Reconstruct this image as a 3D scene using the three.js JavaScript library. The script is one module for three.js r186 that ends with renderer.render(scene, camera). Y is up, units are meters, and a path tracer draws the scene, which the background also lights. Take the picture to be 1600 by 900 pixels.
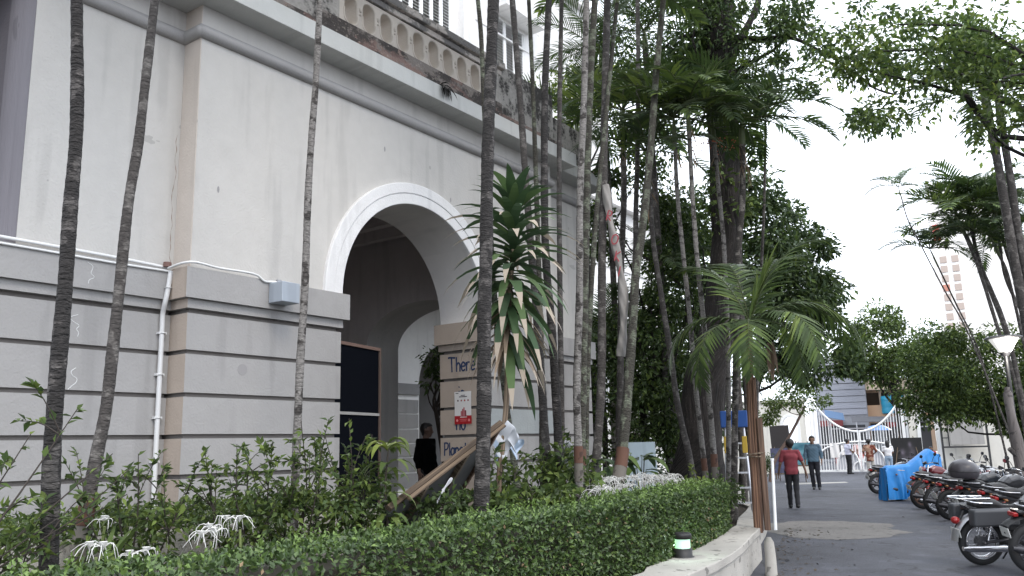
import * as THREE from 'three';
import { mergeGeometries } from 'three/addons/utils/BufferGeometryUtils.js';
import { RoundedBoxGeometry } from 'three/addons/geometries/RoundedBoxGeometry.js';

// ---------------------------------------------------------------- camera, sky, sun, exposure
const scene = new THREE.Scene();
const camera = new THREE.PerspectiveCamera(37.96, 16 / 9, 0.1, 600);
camera.position.set(0, 1.7, 0);
camera.rotation.set(0.18793, 0, -0.02399, 'XYZ');
scene.add(camera);

const renderer = new THREE.WebGLRenderer({ antialias: true });
renderer.setSize(1024, 576);
renderer.toneMapping = THREE.LinearToneMapping;
renderer.toneMappingExposure = 2.3;
renderer.shadowMap.enabled = true;

{ // bright, even overcast: a pale sheet of cloud, a little brighter overhead
  const W = 256, H = 128, px = new Float32Array(W * H * 4);
  for (let j = 0; j < H; j++) for (let i = 0; i < W; i++) {
    const up = Math.sin(((j + 0.5) / H - 0.5) * Math.PI), a = ((i + 0.5) / W) * Math.PI * 2;
    const wisp = 0.03 * Math.sin(a * 3 + up * 5) + 0.025 * Math.sin(a * 7 - up * 11);
    const l = up < 0 ? 0.22 : 1.0 + 0.22 * up + wisp;
    px.set(up < 0 ? [l, l, l] : [l * 0.935, l, l * 1.12], (j * W + i) * 4); px[(j * W + i) * 4 + 3] = 1;
  }
  const t = new THREE.DataTexture(px, W, H, THREE.RGBAFormat, THREE.FloatType);
  t.mapping = THREE.EquirectangularReflectionMapping; t.magFilter = THREE.LinearFilter; t.needsUpdate = true;
  scene.background = t; scene.environment = t;
}
const sun = new THREE.DirectionalLight(0xfff2e0, 0.6);
sun.position.set(26, 52, 30); sun.target.position.set(4, 0, -12);
sun.castShadow = true; sun.shadow.radius = 30; sun.shadow.mapSize.set(2048, 2048);
Object.assign(sun.shadow.camera, { left: -50, right: 50, top: 50, bottom: -50, near: 1, far: 160 });
scene.add(sun, sun.target);

// ---------------------------------------------------------------- helpers
let SEED = 7;
function rnd() { SEED |= 0; SEED = (SEED + 0x6D2B79F5) | 0; let t = Math.imul(SEED ^ (SEED >>> 15), 1 | SEED); t = (t + Math.imul(t ^ (t >>> 7), 61 | t)) ^ t; return ((t ^ (t >>> 14)) >>> 0) / 4294967296; }
const rr = (a, b) => a + (b - a) * rnd();
const V = (x, y, z) => new THREE.Vector3(x, y, z);
const clamp = (x, a, b) => Math.min(b, Math.max(a, x)), mixf = (a, b, t) => a + (b - a) * t;
const sstep = (a, b, x) => { const t = clamp((x - a) / (b - a), 0, 1); return t * t * (3 - 2 * t); };
// facade frame: t runs along the front of the building, s stands out from it towards the road, y up
const YAW = 0.618134, DT = V(Math.sin(YAW), 0, -Math.cos(YAW)), DS = V(Math.cos(YAW), 0, Math.sin(YAW)), FTURN = Math.PI / 2 - YAW;
const F = (t, y, s) => V(DT.x * t + DS.x * (s - 7.7), y, DT.z * t + DS.z * (s - 7.7));

const used = {};
const numbered = (n) => { const k = used[n] = (used[n] ?? -1) + 1; return k ? n + '_' + String(k).padStart(3, '0') : n; };
function tag(o, label, category, group, kind) {
  if (label) o.userData.label = label;
  if (category) o.userData.category = category;
  if (group) o.userData.group = group;
  if (kind) o.userData.kind = kind;
  return o;
}
function thing(name, label, category, pos = [0, 0, 0], turn = 0, group) {
  const o = new THREE.Group(); o.name = numbered(name);
  if (pos.isVector3) o.position.copy(pos); else o.position.set(...pos);
  o.rotation.y = turn; scene.add(o);
  return tag(o, label, category, group);
}
function part(name, geo, mat, parent, label) {
  const g = Array.isArray(geo) ? merge(geo) : geo, m = new THREE.Mesh(g, mat);
  m.name = parent ? name : numbered(name); m.castShadow = m.receiveShadow = true;
  (parent ?? scene).add(m);
  if (label) m.userData.label = label;
  return m;
}
const parts = (name, geos, mat, parent, label) => geos.map((g) => part(name, g, mat, parent, label));
function merge(list) {
  const ok = list.map((g) => { const h = g.index ? g.toNonIndexed() : g; for (const k of Object.keys(h.attributes)) if (!['position', 'normal', 'uv', 'color'].includes(k)) h.deleteAttribute(k); return h; });
  const hasColor = ok.some((g) => g.attributes.color);
  for (const g of ok) {
    const n = g.attributes.position.count;
    if (!g.attributes.normal) g.computeVertexNormals();
    if (!g.attributes.uv) g.setAttribute('uv', new THREE.BufferAttribute(new Float32Array(n * 2), 2));
    if (hasColor && !g.attributes.color) g.setAttribute('color', new THREE.BufferAttribute(new Float32Array(n * 3).fill(1), 3));
  }
  return ok.length === 1 ? ok[0] : mergeGeometries(ok);
}
function copyOf(root, name, pos, turn, label) {
  const c = root.clone(); c.name = numbered(name); c.userData = { ...root.userData };
  if (label) c.userData.label = label;
  c.position.copy(pos); c.rotation.y = turn; scene.add(c); return c;
}
function metricUV(g) { // uv in metres, laid on each face by the way it points
  g = g.index ? g.toNonIndexed() : g;
  const p = g.attributes.position, n = g.attributes.normal, uv = new Float32Array(p.count * 2);
  for (let i = 0; i < p.count; i += 3) {
    let nx = 0, ny = 0, nz = 0; for (let k = 0; k < 3; k++) { nx += n.getX(i + k); ny += n.getY(i + k); nz += n.getZ(i + k); }
    nx = Math.abs(nx); ny = Math.abs(ny); nz = Math.abs(nz);
    for (let k = 0; k < 3; k++) {
      const x = p.getX(i + k), y = p.getY(i + k), z = p.getZ(i + k);
      uv.set(ny > nx && ny > nz ? [x, z] : nx > nz ? [z + 1.7, y] : [x, y], (i + k) * 2);
    }
  }
  g.setAttribute('uv', new THREE.BufferAttribute(uv, 2)); return g;
}
function bx(x0, x1, y0, y1, z0, z1, r = 0) { // box between bounds, uv in metres
  const w = Math.abs(x1 - x0), h = Math.abs(y1 - y0), d = Math.abs(z1 - z0);
  const g = r ? new RoundedBoxGeometry(w, h, d, 2, Math.min(r, w / 2.01, h / 2.01, d / 2.01)) : new THREE.BoxGeometry(w, h, d);
  g.translate((x0 + x1) / 2, (y0 + y1) / 2, (z0 + z1) / 2);
  if (!r) { const gs = g.groups.slice(), m = metricUV(g); m.groups = gs.map((q) => ({ ...q })); return m; }
  return metricUV(g);
}
function tube(pts, rad, segs = 24, radial = 8, closed = false) { // tapered tube along a curve; rad(u, metres) or a number; v in metres
  const c = new THREE.CatmullRomCurve3(pts.map((p) => (p.isVector3 ? p : V(...p))), closed, 'centripetal'), L = c.getLength();
  const pos = [], nor = [], uv = [], idx = [], rf = typeof rad === 'function' ? rad : () => rad;
  let N = V(0, 0, 0), prevT = null;
  for (let i = 0; i <= segs; i++) {
    const u = i / segs, P = c.getPointAt(u), T = c.getTangentAt(u);
    if (!prevT) { N = Math.abs(T.y) < 0.9 ? V(0, 1, 0) : V(1, 0, 0); }
    N.sub(T.clone().multiplyScalar(N.dot(T))).normalize(); prevT = T;
    const B = T.clone().cross(N), r = rf(u, u * L);
    for (let k = 0; k <= radial; k++) {
      const a = (k / radial) * Math.PI * 2, q = N.clone().multiplyScalar(Math.cos(a)).addScaledVector(B, Math.sin(a));
      pos.push(P.x + q.x * r, P.y + q.y * r, P.z + q.z * r); nor.push(q.x, q.y, q.z); uv.push((k / radial) * 6.283 * Math.max(r, 0.01), u * L);
    }
  }
  const w = radial + 1;
  for (let i = 0; i < segs; i++) for (let k = 0; k < radial; k++) { const a = i * w + k; idx.push(a, a + 1, a + w, a + 1, a + w + 1, a + w); }
  if (!closed) for (const [row, flip] of [[0, 1], [segs, 0]]) { // end caps
    const P = c.getPointAt(row / segs), T = c.getTangentAt(row / segs).multiplyScalar(flip ? -1 : 1), at = pos.length / 3;
    pos.push(P.x, P.y, P.z); nor.push(T.x, T.y, T.z); uv.push(0, 0);
    for (let k = 0; k <= radial; k++) { const j = (row * w + k) * 3; pos.push(pos[j], pos[j + 1], pos[j + 2]); nor.push(T.x, T.y, T.z); uv.push(0, 0); }
    for (let k = 0; k < radial; k++) flip ? idx.push(at, at + 2 + k, at + 1 + k) : idx.push(at, at + 1 + k, at + 2 + k);
  }
  const g = new THREE.BufferGeometry();
  g.setAttribute('position', new THREE.Float32BufferAttribute(pos, 3)); g.setAttribute('normal', new THREE.Float32BufferAttribute(nor, 3)); g.setAttribute('uv', new THREE.Float32BufferAttribute(uv, 2)); g.setIndex(idx);
  return g;
}
const rod = (a, b, r0, r1 = r0, radial = 8) => tube([a, b], (u) => mixf(r0, r1, u), 1, radial);
function tf(g, { p = [0, 0, 0], r = [0, 0, 0], s = 1 } = {}) { // place a geometry
  const m = new THREE.Matrix4().compose(V(...p), new THREE.Quaternion().setFromEuler(new THREE.Euler(...r)), Array.isArray(s) ? V(...s) : V(s, s, s));
  return g.clone().applyMatrix4(m);
}
function extr(points, depth, bevel = 0, seg = 2, holes = []) { // outline in x-y, centred in z
  const s = points instanceof THREE.Shape ? points : new THREE.Shape(points.map((p) => new THREE.Vector2(...p)));
  for (const h of holes) s.holes.push(h);
  const g = new THREE.ExtrudeGeometry(s, { depth: Math.max(depth - 2 * bevel, 0.001), bevelEnabled: bevel > 0, bevelThickness: bevel, bevelSize: bevel, bevelOffset: -bevel, bevelSegments: seg, curveSegments: 24 });
  g.translate(0, 0, -Math.max(depth - 2 * bevel, 0.001) / 2); return g;
}

// ---------------------------------------------------------------- textures
function hash2(x, y, s) { let h = Math.imul(x, 374761393) + Math.imul(y, 668265263) + Math.imul(s, 974634777); h = Math.imul(h ^ (h >>> 13), 1274126177); return ((h ^ (h >>> 16)) >>> 0) / 4294967296; }
function vn(x, y, px, py, s) { // tileable value noise
  const xi = Math.floor(x), yi = Math.floor(y), fx = x - xi, fy = y - yi, u = fx * fx * (3 - 2 * fx), v = fy * fy * (3 - 2 * fy), m = (a, n) => ((a % n) + n) % n;
  const h = (i, j) => hash2(m(i, px), m(j, py), s);
  return mixf(mixf(h(xi, yi), h(xi + 1, yi), u), mixf(h(xi, yi + 1), h(xi + 1, yi + 1), u), v);
}
function fbm(u, v, fx, fy, oct, s) { let a = 0, w = 0.5, t = 0; for (let o = 0; o < oct; o++) { a += w * vn(u * fx, v * fy, fx, fy, s + o); t += w; w *= 0.5; fx *= 2; fy *= 2; } return a / t; }
function tex(w, h, fn, metresU, metresV = metresU, srgb = true) { // fn(u, v) -> [r, g, b] 0..1 (sRGB for colour maps)
  const d = new Uint8Array(w * h * 4);
  for (let j = 0; j < h; j++) for (let i = 0; i < w; i++) { const c = fn((i + 0.5) / w, (j + 0.5) / h), o = (j * w + i) * 4; d[o] = clamp(c[0], 0, 1) * 255; d[o + 1] = clamp(c[1], 0, 1) * 255; d[o + 2] = clamp(c[2], 0, 1) * 255; d[o + 3] = 255; }
  const t = new THREE.DataTexture(d, w, h, THREE.RGBAFormat);
  t.wrapS = t.wrapT = THREE.RepeatWrapping; t.magFilter = THREE.LinearFilter; t.minFilter = THREE.LinearMipmapLinearFilter; t.generateMipmaps = true;
  if (srgb) t.colorSpace = THREE.SRGBColorSpace;
  t.repeat.set(1 / metresU, 1 / metresV); t.needsUpdate = true; return t;
}
const grey = (g) => [g, g, g];
const std = (color, roughness = 0.85, extra = {}) => { const m = new THREE.MeshStandardMaterial({ roughness, ...extra }); Array.isArray(color) ? m.color.setRGB(...color) : m.color.set(color); return m; };

// painted plaster: soft mottling, hairline chips and pale scuffs
const plasterMap = tex(1024, 1024, (u, v) => {
  const a = fbm(u, v, 3, 3, 5, 11) - 0.5, b = fbm(u, v, 40, 40, 3, 23) - 0.5, st = fbm(u, v, 26, 3, 4, 31), chip = fbm(u, v, 18, 18, 4, 47);
  let g = 0.94 + a * 0.09 + b * 0.03 - 0.045 * sstep(0.56, 0.78, st);
  if (chip < 0.15) g -= 0.10;
  return [g, g * 0.995, g * 0.985];
}, 4.3);
const plasterBump = tex(512, 512, (u, v) => grey(0.5 + (fbm(u, v, 6, 6, 4, 3) - 0.5) * 0.7 + (fbm(u, v, 90, 90, 2, 5) - 0.5) * 0.35), 1.6, 1.6, false);
const plaster = (c) => std(c, 0.86, { map: plasterMap, bumpMap: plasterBump, bumpScale: 0.006 });
const M = {
  wall: plaster([0.60, 0.585, 0.565]), course: plaster([0.395, 0.388, 0.388]), beige: plaster([0.47, 0.40, 0.345]), wallBeige: plaster([0.62, 0.56, 0.51]),
  pale: plaster([0.40, 0.43, 0.44]), groove: plaster([0.20, 0.185, 0.175]), white: plaster([0.84, 0.84, 0.85]), inner: plaster([0.66, 0.62, 0.62]), cornice: plaster([0.62, 0.63, 0.62]), stone: plaster([0.58, 0.53, 0.48]),
};
// weathered render: black algae running down pale lime, with brick-coloured scars
const stainMap = tex(1024, 512, (u, v) => {
  const run = fbm(u, v, 14, 3, 5, 61), cl = fbm(u, v, 5, 4, 5, 67), fine = fbm(u, v, 60, 40, 3, 71);
  const m = sstep(0.46, 0.62, run * 0.55 + cl * 0.45 + (fine - 0.5) * 0.22);
  const base = [0.60, 0.585, 0.565], dark = [0.16, 0.15, 0.145], k = m * (0.82 + 0.3 * (fine - 0.5));
  const c = base.map((b, i) => mixf(b + (fine - 0.5) * 0.12, dark[i], clamp(k, 0, 1)));
  return c;
}, 2.6, 1.3);
const scarMap = tex(1024, 256, (u, v) => {
  const a = fbm(u, v, 10, 4, 5, 81), f = fbm(u, v, 70, 24, 3, 83), r = fbm(u, v, 6, 3, 4, 89);
  const c = [0.47, 0.44, 0.42], dk = [0.25, 0.23, 0.22], red = [0.50, 0.39, 0.36], pale = [0.62, 0.58, 0.54];
  const k = sstep(0.40, 0.60, a + (f - 0.5) * 0.3), q = sstep(0.58, 0.66, r + (f - 0.5) * 0.2), p = sstep(0.68, 0.74, f);
  return c.map((x, i) => mixf(mixf(mixf(x, dk[i], k), red[i], q * 0.6), pale[i], p * 0.5));
}, 3.1, 0.8);
M.stain = std(0xffffff, 0.95, { map: stainMap, bumpMap: plasterBump, bumpScale: 0.012 });
M.scar = std(0xffffff, 0.95, { map: scarMap, bumpMap: plasterBump, bumpScale: 0.02 });
const railMap = tex(512, 512, (u, v) => { const a = fbm(u, v, 8, 8, 5, 91), f = fbm(u, v, 60, 60, 2, 93); const k = sstep(0.42, 0.62, a + (f - 0.5) * 0.25); return [mixf(0.70, 0.44, k), mixf(0.67, 0.43, k), mixf(0.64, 0.42, k)]; }, 1.7);
M.rail = std(0xffffff, 0.95, { map: railMap, bumpMap: plasterBump, bumpScale: 0.012 });

// ground
const asphaltMap = tex(1024, 1024, (u, v) => { const a = fbm(u, v, 4, 4, 5, 101) - 0.5, s = hash2(Math.floor(u * 1024), Math.floor(v * 1024), 7), b = fbm(u, v, 30, 30, 3, 107) - 0.5, c = fbm(u, v, 14, 14, 4, 113), cr = Math.abs(fbm(u, v, 5, 5, 5, 131) - 0.5); let g = 0.40 + a * 0.22 + b * 0.10 + (s - 0.5) * 0.14; if (c > 0.64) g += 0.05; if (cr < 0.007) g -= 0.13; return [g * 0.99, g, g * 1.05]; }, 7.5);
const grainBump = tex(512, 512, (u, v) => grey(0.5 + (hash2(Math.floor(u * 256), Math.floor(v * 256), 3) - 0.5) * 0.6 + (fbm(u, v, 12, 12, 4, 9) - 0.5) * 0.5), 1.1, 1.1, false);
M.asphalt = std([0.36, 0.365, 0.40], 0.72, { map: asphaltMap, bumpMap: grainBump, bumpScale: 0.008 });
const concreteMap = tex(1024, 1024, (u, v) => { const a = fbm(u, v, 3, 3, 6, 121) - 0.5, d = fbm(u, v, 22, 22, 4, 127), s = hash2(Math.floor(u * 1024), Math.floor(v * 1024), 8); let g = 0.70 + a * 0.22 + (s - 0.5) * 0.05; if (d > 0.69) g -= 0.2 * sstep(0.69, 0.76, d); return [g, g * 0.975, g * 0.93]; }, 2.3);
M.concrete = std([0.9, 0.9, 0.9], 0.9, { map: concreteMap, bumpMap: grainBump, bumpScale: 0.006 });
M.patch = std([0.37, 0.37, 0.38], 0.92, { map: concreteMap, bumpMap: grainBump, bumpScale: 0.006 });
const soilMap = tex(512, 512, (u, v) => { const a = fbm(u, v, 9, 9, 6, 141), s = hash2(Math.floor(u * 512), Math.floor(v * 512), 8), g = 0.14 + a * 0.16 + (s - 0.5) * 0.08; return [g * 1.15, g, g * 0.82]; }, 1.5);
M.soil = std(0xffffff, 1, { map: soilMap, bumpMap: grainBump, bumpScale: 0.03 });

// bark: rings of old leaf scars with pale lichen
const ringBark = (seed, dark, light, ringEvery, lich) => tex(256, 1024, (u, v) => {
  const w = fbm(u, v, 4, 40, 3, seed + 5) - 0.5, ph = v * (2 / ringEvery) + w * 0.35, fr = ph - Math.floor(ph), ring = sstep(0.16, 0.0, Math.min(fr, 1 - fr));
  const l = sstep(0.54 - lich, 0.66 - lich * 0.6, fbm(u, v, 5, 22, 5, seed)), f = fbm(u, v, 24, 200, 3, seed + 9) - 0.5;
  const k = clamp(l * 0.75 + ring * 0.35 * (0.4 + l), 0, 1);
  return dark.map((d, i) => mixf(d, light[i], k) * (1 + f * 0.55));
}, 0.5, 2.0);
const barkBump = tex(256, 1024, (u, v) => { const ph = v * 44 + (fbm(u, v, 4, 30, 3, 7) - 0.5) * 1.2, fr = ph - Math.floor(ph); return grey(0.35 + 0.3 * sstep(0, 0.2, fr) + (fbm(u, v, 20, 160, 3, 15) - 0.5) * 0.7); }, 0.5, 2.0, false);
M.barkDark = std(0xffffff, 0.95, { map: ringBark(201, [0.17, 0.16, 0.155], [0.33, 0.315, 0.305], 0.045, -0.02), bumpMap: barkBump, bumpScale: 0.02 });
M.barkGrey = std(0xffffff, 0.95, { map: ringBark(231, [0.26, 0.245, 0.235], [0.40, 0.385, 0.37], 0.09, 0.0), bumpMap: barkBump, bumpScale: 0.012 });
M.barkPale = std(0xffffff, 0.95, { map: ringBark(261, [0.22, 0.205, 0.195], [0.50, 0.48, 0.455], 0.035, 0.05), bumpMap: barkBump, bumpScale: 0.012 });
M.barkRinged = std(0xffffff, 0.95, { map: ringBark(281, [0.47, 0.455, 0.44], [0.20, 0.185, 0.175], 0.045, -0.02), bumpMap: barkBump, bumpScale: 0.015 });
M.barkMossy = std(0xffffff, 0.95, { map: ringBark(291, [0.235, 0.225, 0.20], [0.40, 0.42, 0.36], 0.07, 0.06), bumpMap: barkBump, bumpScale: 0.02 });
const roughBark = tex(512, 1024, (u, v) => { const a = fbm(u, v, 16, 5, 5, 301), b = fbm(u, v, 5, 8, 4, 307), g = 0.085 + a * 0.11 + (b - 0.5) * 0.06; const l = fbm(u, v, 60, 60, 3, 311) > 0.70 ? 0.08 : 0; return [g * 1.08 + l, g * 0.98 + l, g * 0.93 + l]; }, 1.2, 2.4);
const roughBump = tex(512, 1024, (u, v) => grey(fbm(u, v, 22, 6, 5, 321)), 1.2, 2.4, false);
M.bark = std(0xffffff, 0.98, { map: roughBark, bumpMap: roughBump, bumpScale: 0.06 });
M.twig = std([0.045, 0.036, 0.030], 0.95);
const woodMap = (seed, a, b) => tex(256, 1024, (u, v) => { const g = fbm(u, v, 22, 2, 5, seed), f = fbm(u, v, 90, 8, 3, seed + 4), k = sstep(0.3, 0.7, g) * 0.8 + (f - 0.5) * 0.5; return a.map((x, i) => mixf(x, b[i], clamp(k, 0, 1))); }, 0.35, 1.4);
M.wood = std(0xffffff, 0.8, { map: woodMap(401, [0.33, 0.25, 0.20], [0.50, 0.40, 0.33]) });
M.woodOld = std(0xffffff, 0.9, { map: woodMap(421, [0.34, 0.29, 0.24], [0.57, 0.50, 0.42]) });
M.sheath = std(0xffffff, 0.85, { map: woodMap(441, [0.34, 0.25, 0.20], [0.56, 0.43, 0.34]) });
const along = (m) => { const c = m.clone(), t = m.map.clone(); t.rotation = Math.PI / 2; t.needsUpdate = true; c.map = t; return c; }; // grain along x
M.plank = along(M.wood); M.plankOld = along(M.woodOld); M.plankOld.color.setRGB(0.62, 0.58, 0.54);

// foliage (vertex colours carry each leaf's own tint)
const leafMat = (rough = 0.55, trans = 0.28, spec = 0.4) => new THREE.MeshPhysicalMaterial({ vertexColors: true, side: THREE.DoubleSide, roughness: rough, transmission: trans, thickness: 0, specularIntensity: spec });
const solidLeaf = (rough = 0.5) => new THREE.MeshStandardMaterial({ vertexColors: true, side: THREE.DoubleSide, roughness: rough });
M.leaf = leafMat(0.7, 0.4, 0.4); M.leafThin = leafMat(0.75, 0.5, 0.35); M.leafGloss = leafMat(0.45, 0.2, 0.8); M.frond = leafMat(0.65, 0.45, 0.4);
M.metalWhite = std([0.80, 0.80, 0.80], 0.45); M.black = std([0.012, 0.012, 0.013], 0.5); M.rubber = std([0.018, 0.018, 0.019], 0.8);
M.chrome = std([0.72, 0.72, 0.74], 0.16, { metalness: 1 }); M.steel = std([0.42, 0.42, 0.44], 0.38, { metalness: 0.9 }); M.darkMetal = std([0.05, 0.05, 0.055], 0.45, { metalness: 0.6 });
// ---------------------------------------------------------------- ground, road, planting bed
function flat(pts, y, mat, name, kind = 'structure') { // a level sheet through [x, z] corners
  const s = new THREE.Shape(pts.map(([x, z]) => new THREE.Vector2(x, -z)));
  let g = new THREE.ShapeGeometry(s, 12); g.rotateX(-Math.PI / 2); g.translate(0, y, 0);
  const o = part(name, metricUV(g), mat, null); return tag(o, null, null, null, kind);
}
flat([[-260, 60], [260, 60], [300, -420], [-300, -420]], -0.012, M.soil, 'ground');
const ts = (t, s) => { const p = F(t, 0, s); return [p.x, p.z]; };
flat([[-6, 12], [30, 12], [40, -20], [36, -70], [2, -70], [0, -26], ts(8, 1), ts(-6, 1)], 0, M.asphalt, 'road');
{ // concrete repair in the asphalt, with a ragged edge
  const pts = [], c = [[4.75, -16.9], [5.3, -18.2], [6.2, -18.7], [7.0, -18.2], [7.55, -17.4], [7.05, -16.6], [7.2, -15.9], [6.55, -15.3], [5.6, -15.0], [4.95, -15.4]];
  for (let i = 0; i < c.length; i++) { const a = c[i], b = c[(i + 1) % c.length]; for (let k = 0; k < 7; k++) { const u = k / 7; pts.push([mixf(a[0], b[0], u) + rr(-0.07, 0.07), mixf(a[1], b[1], u) + rr(-0.09, 0.09)]); } }
  flat(pts, 0.004, M.patch, 'road_patch');
}
flat([[10.5, -33.6], [13.2, -34.2], [13.35, -35.0], [10.9, -35.0]], 0.004, std([0.75, 0.75, 0.74], 0.8, { map: concreteMap }), 'painted_marking');
{ // crumbs of leaf litter and grit along the kerb
  const gs = [], leaf = new THREE.PlaneGeometry(0.06, 0.03);
  for (let i = 0; i < 420; i++) {
    const t = rr(9, 17), s = mixf(4.3, 2.1, (t - 9) / 8) + Math.abs(rr(-1, 1) * rr(0, 1)) * 1.3, p = F(t, 0, s);
    gs.push(tf(leaf, { p: [p.x, 0.012, p.z], r: [-Math.PI / 2 + rr(-0.3, 0.3), rr(-0.3, 0.3), rr(0, 6)], s: rr(0.3, 1.1) }));
  }
  for (let i = 0; i < 60; i++) gs.push(tf(leaf, { p: [rr(4, 12), 0.012, rr(-38, -9)], r: [-Math.PI / 2 + rr(-0.2, 0.2), rr(-0.2, 0.2), rr(0, 6)], s: rr(0.4, 1.3) }));
  tag(part('leaf_litter', gs, std([0.07, 0.055, 0.04], 1, { side: THREE.DoubleSide })), 'dry leaf crumbs scattered on the asphalt along the kerb', 'leaf litter', null, 'stuff');
}
// planter: low concrete wall that bends along the bed, slab nosing on top, soil inside
const EDGE = [[-7, 4.5], [0, 4.42], [4, 4.36], [6.4, 4.28], [7.7, 4.19], [8.6, 4.10], [9.4, 3.97], [10.2, 3.80], [10.9, 3.62], [11.5, 3.46], [12.1, 3.32], [12.5, 3.22]];
const EDGE2 = [[12.62, 3.12], [14, 2.62], [15.5, 2.2], [16.6, 1.86], [17.4, 1.4], [18.4, 0.9], [21, -0.25], [25, -1.6], [30, -3.3], [36, -5.6]];
function offset(edge, d) { return edge.map((p, i) => { const a = edge[Math.max(0, i - 1)], b = edge[Math.min(edge.length - 1, i + 1)], l = Math.hypot(b[0] - a[0], b[1] - a[1]); return [p[0] + ((b[1] - a[1]) / l) * d, p[1] - ((b[0] - a[0]) / l) * d]; }); }
function strip(out, inn, y0, y1) { const s = out.concat(inn.slice().reverse()).map(([t, q]) => ts(t, q)); const sh = new THREE.Shape(s.map(([x, z]) => new THREE.Vector2(x, -z))); const g = new THREE.ExtrudeGeometry(sh, { depth: y1 - y0, bevelEnabled: true, bevelThickness: 0.012, bevelSize: 0.012, bevelOffset: -0.012, bevelSegments: 2 }); g.rotateX(-Math.PI / 2); g.translate(0, y0, 0); return metricUV(g); }
const INNER = [[-7, 3.9], [0, 3.86], [4, 3.82], [6.4, 3.78], [7.7, 3.72], [8.2, 3.52], [8.9, 3.42], [9.6, 3.42], [10.4, 3.28], [11.2, 3.08], [12.0, 2.92], [12.7, 2.78]];
{
  const w = thing('planter_wall', 'low curved concrete planter wall below the clipped hedge', 'wall');
  const body = offset(EDGE, 0.03);
  part('wall', strip(body, INNER, -0.05, 0.385), M.concrete, w); part('coping', strip(EDGE, INNER, 0.388, 0.46), M.concrete, w);
  const w2 = thing('planter_wall', 'low pale concrete bed edge bulging beyond the brown post', 'wall');
  part('wall', strip(EDGE2, offset(EDGE2, 0.32), -0.05, 0.44), M.concrete, w2);
}
flat([...INNER.map(([t, s]) => ts(t, s)), ...offset(EDGE2, 0.2).map(([t, s]) => ts(t, s)), ts(40, -9), ts(14, -9), ts(-7, -0.1)], 0.40, M.soil, 'planting_bed');

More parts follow.
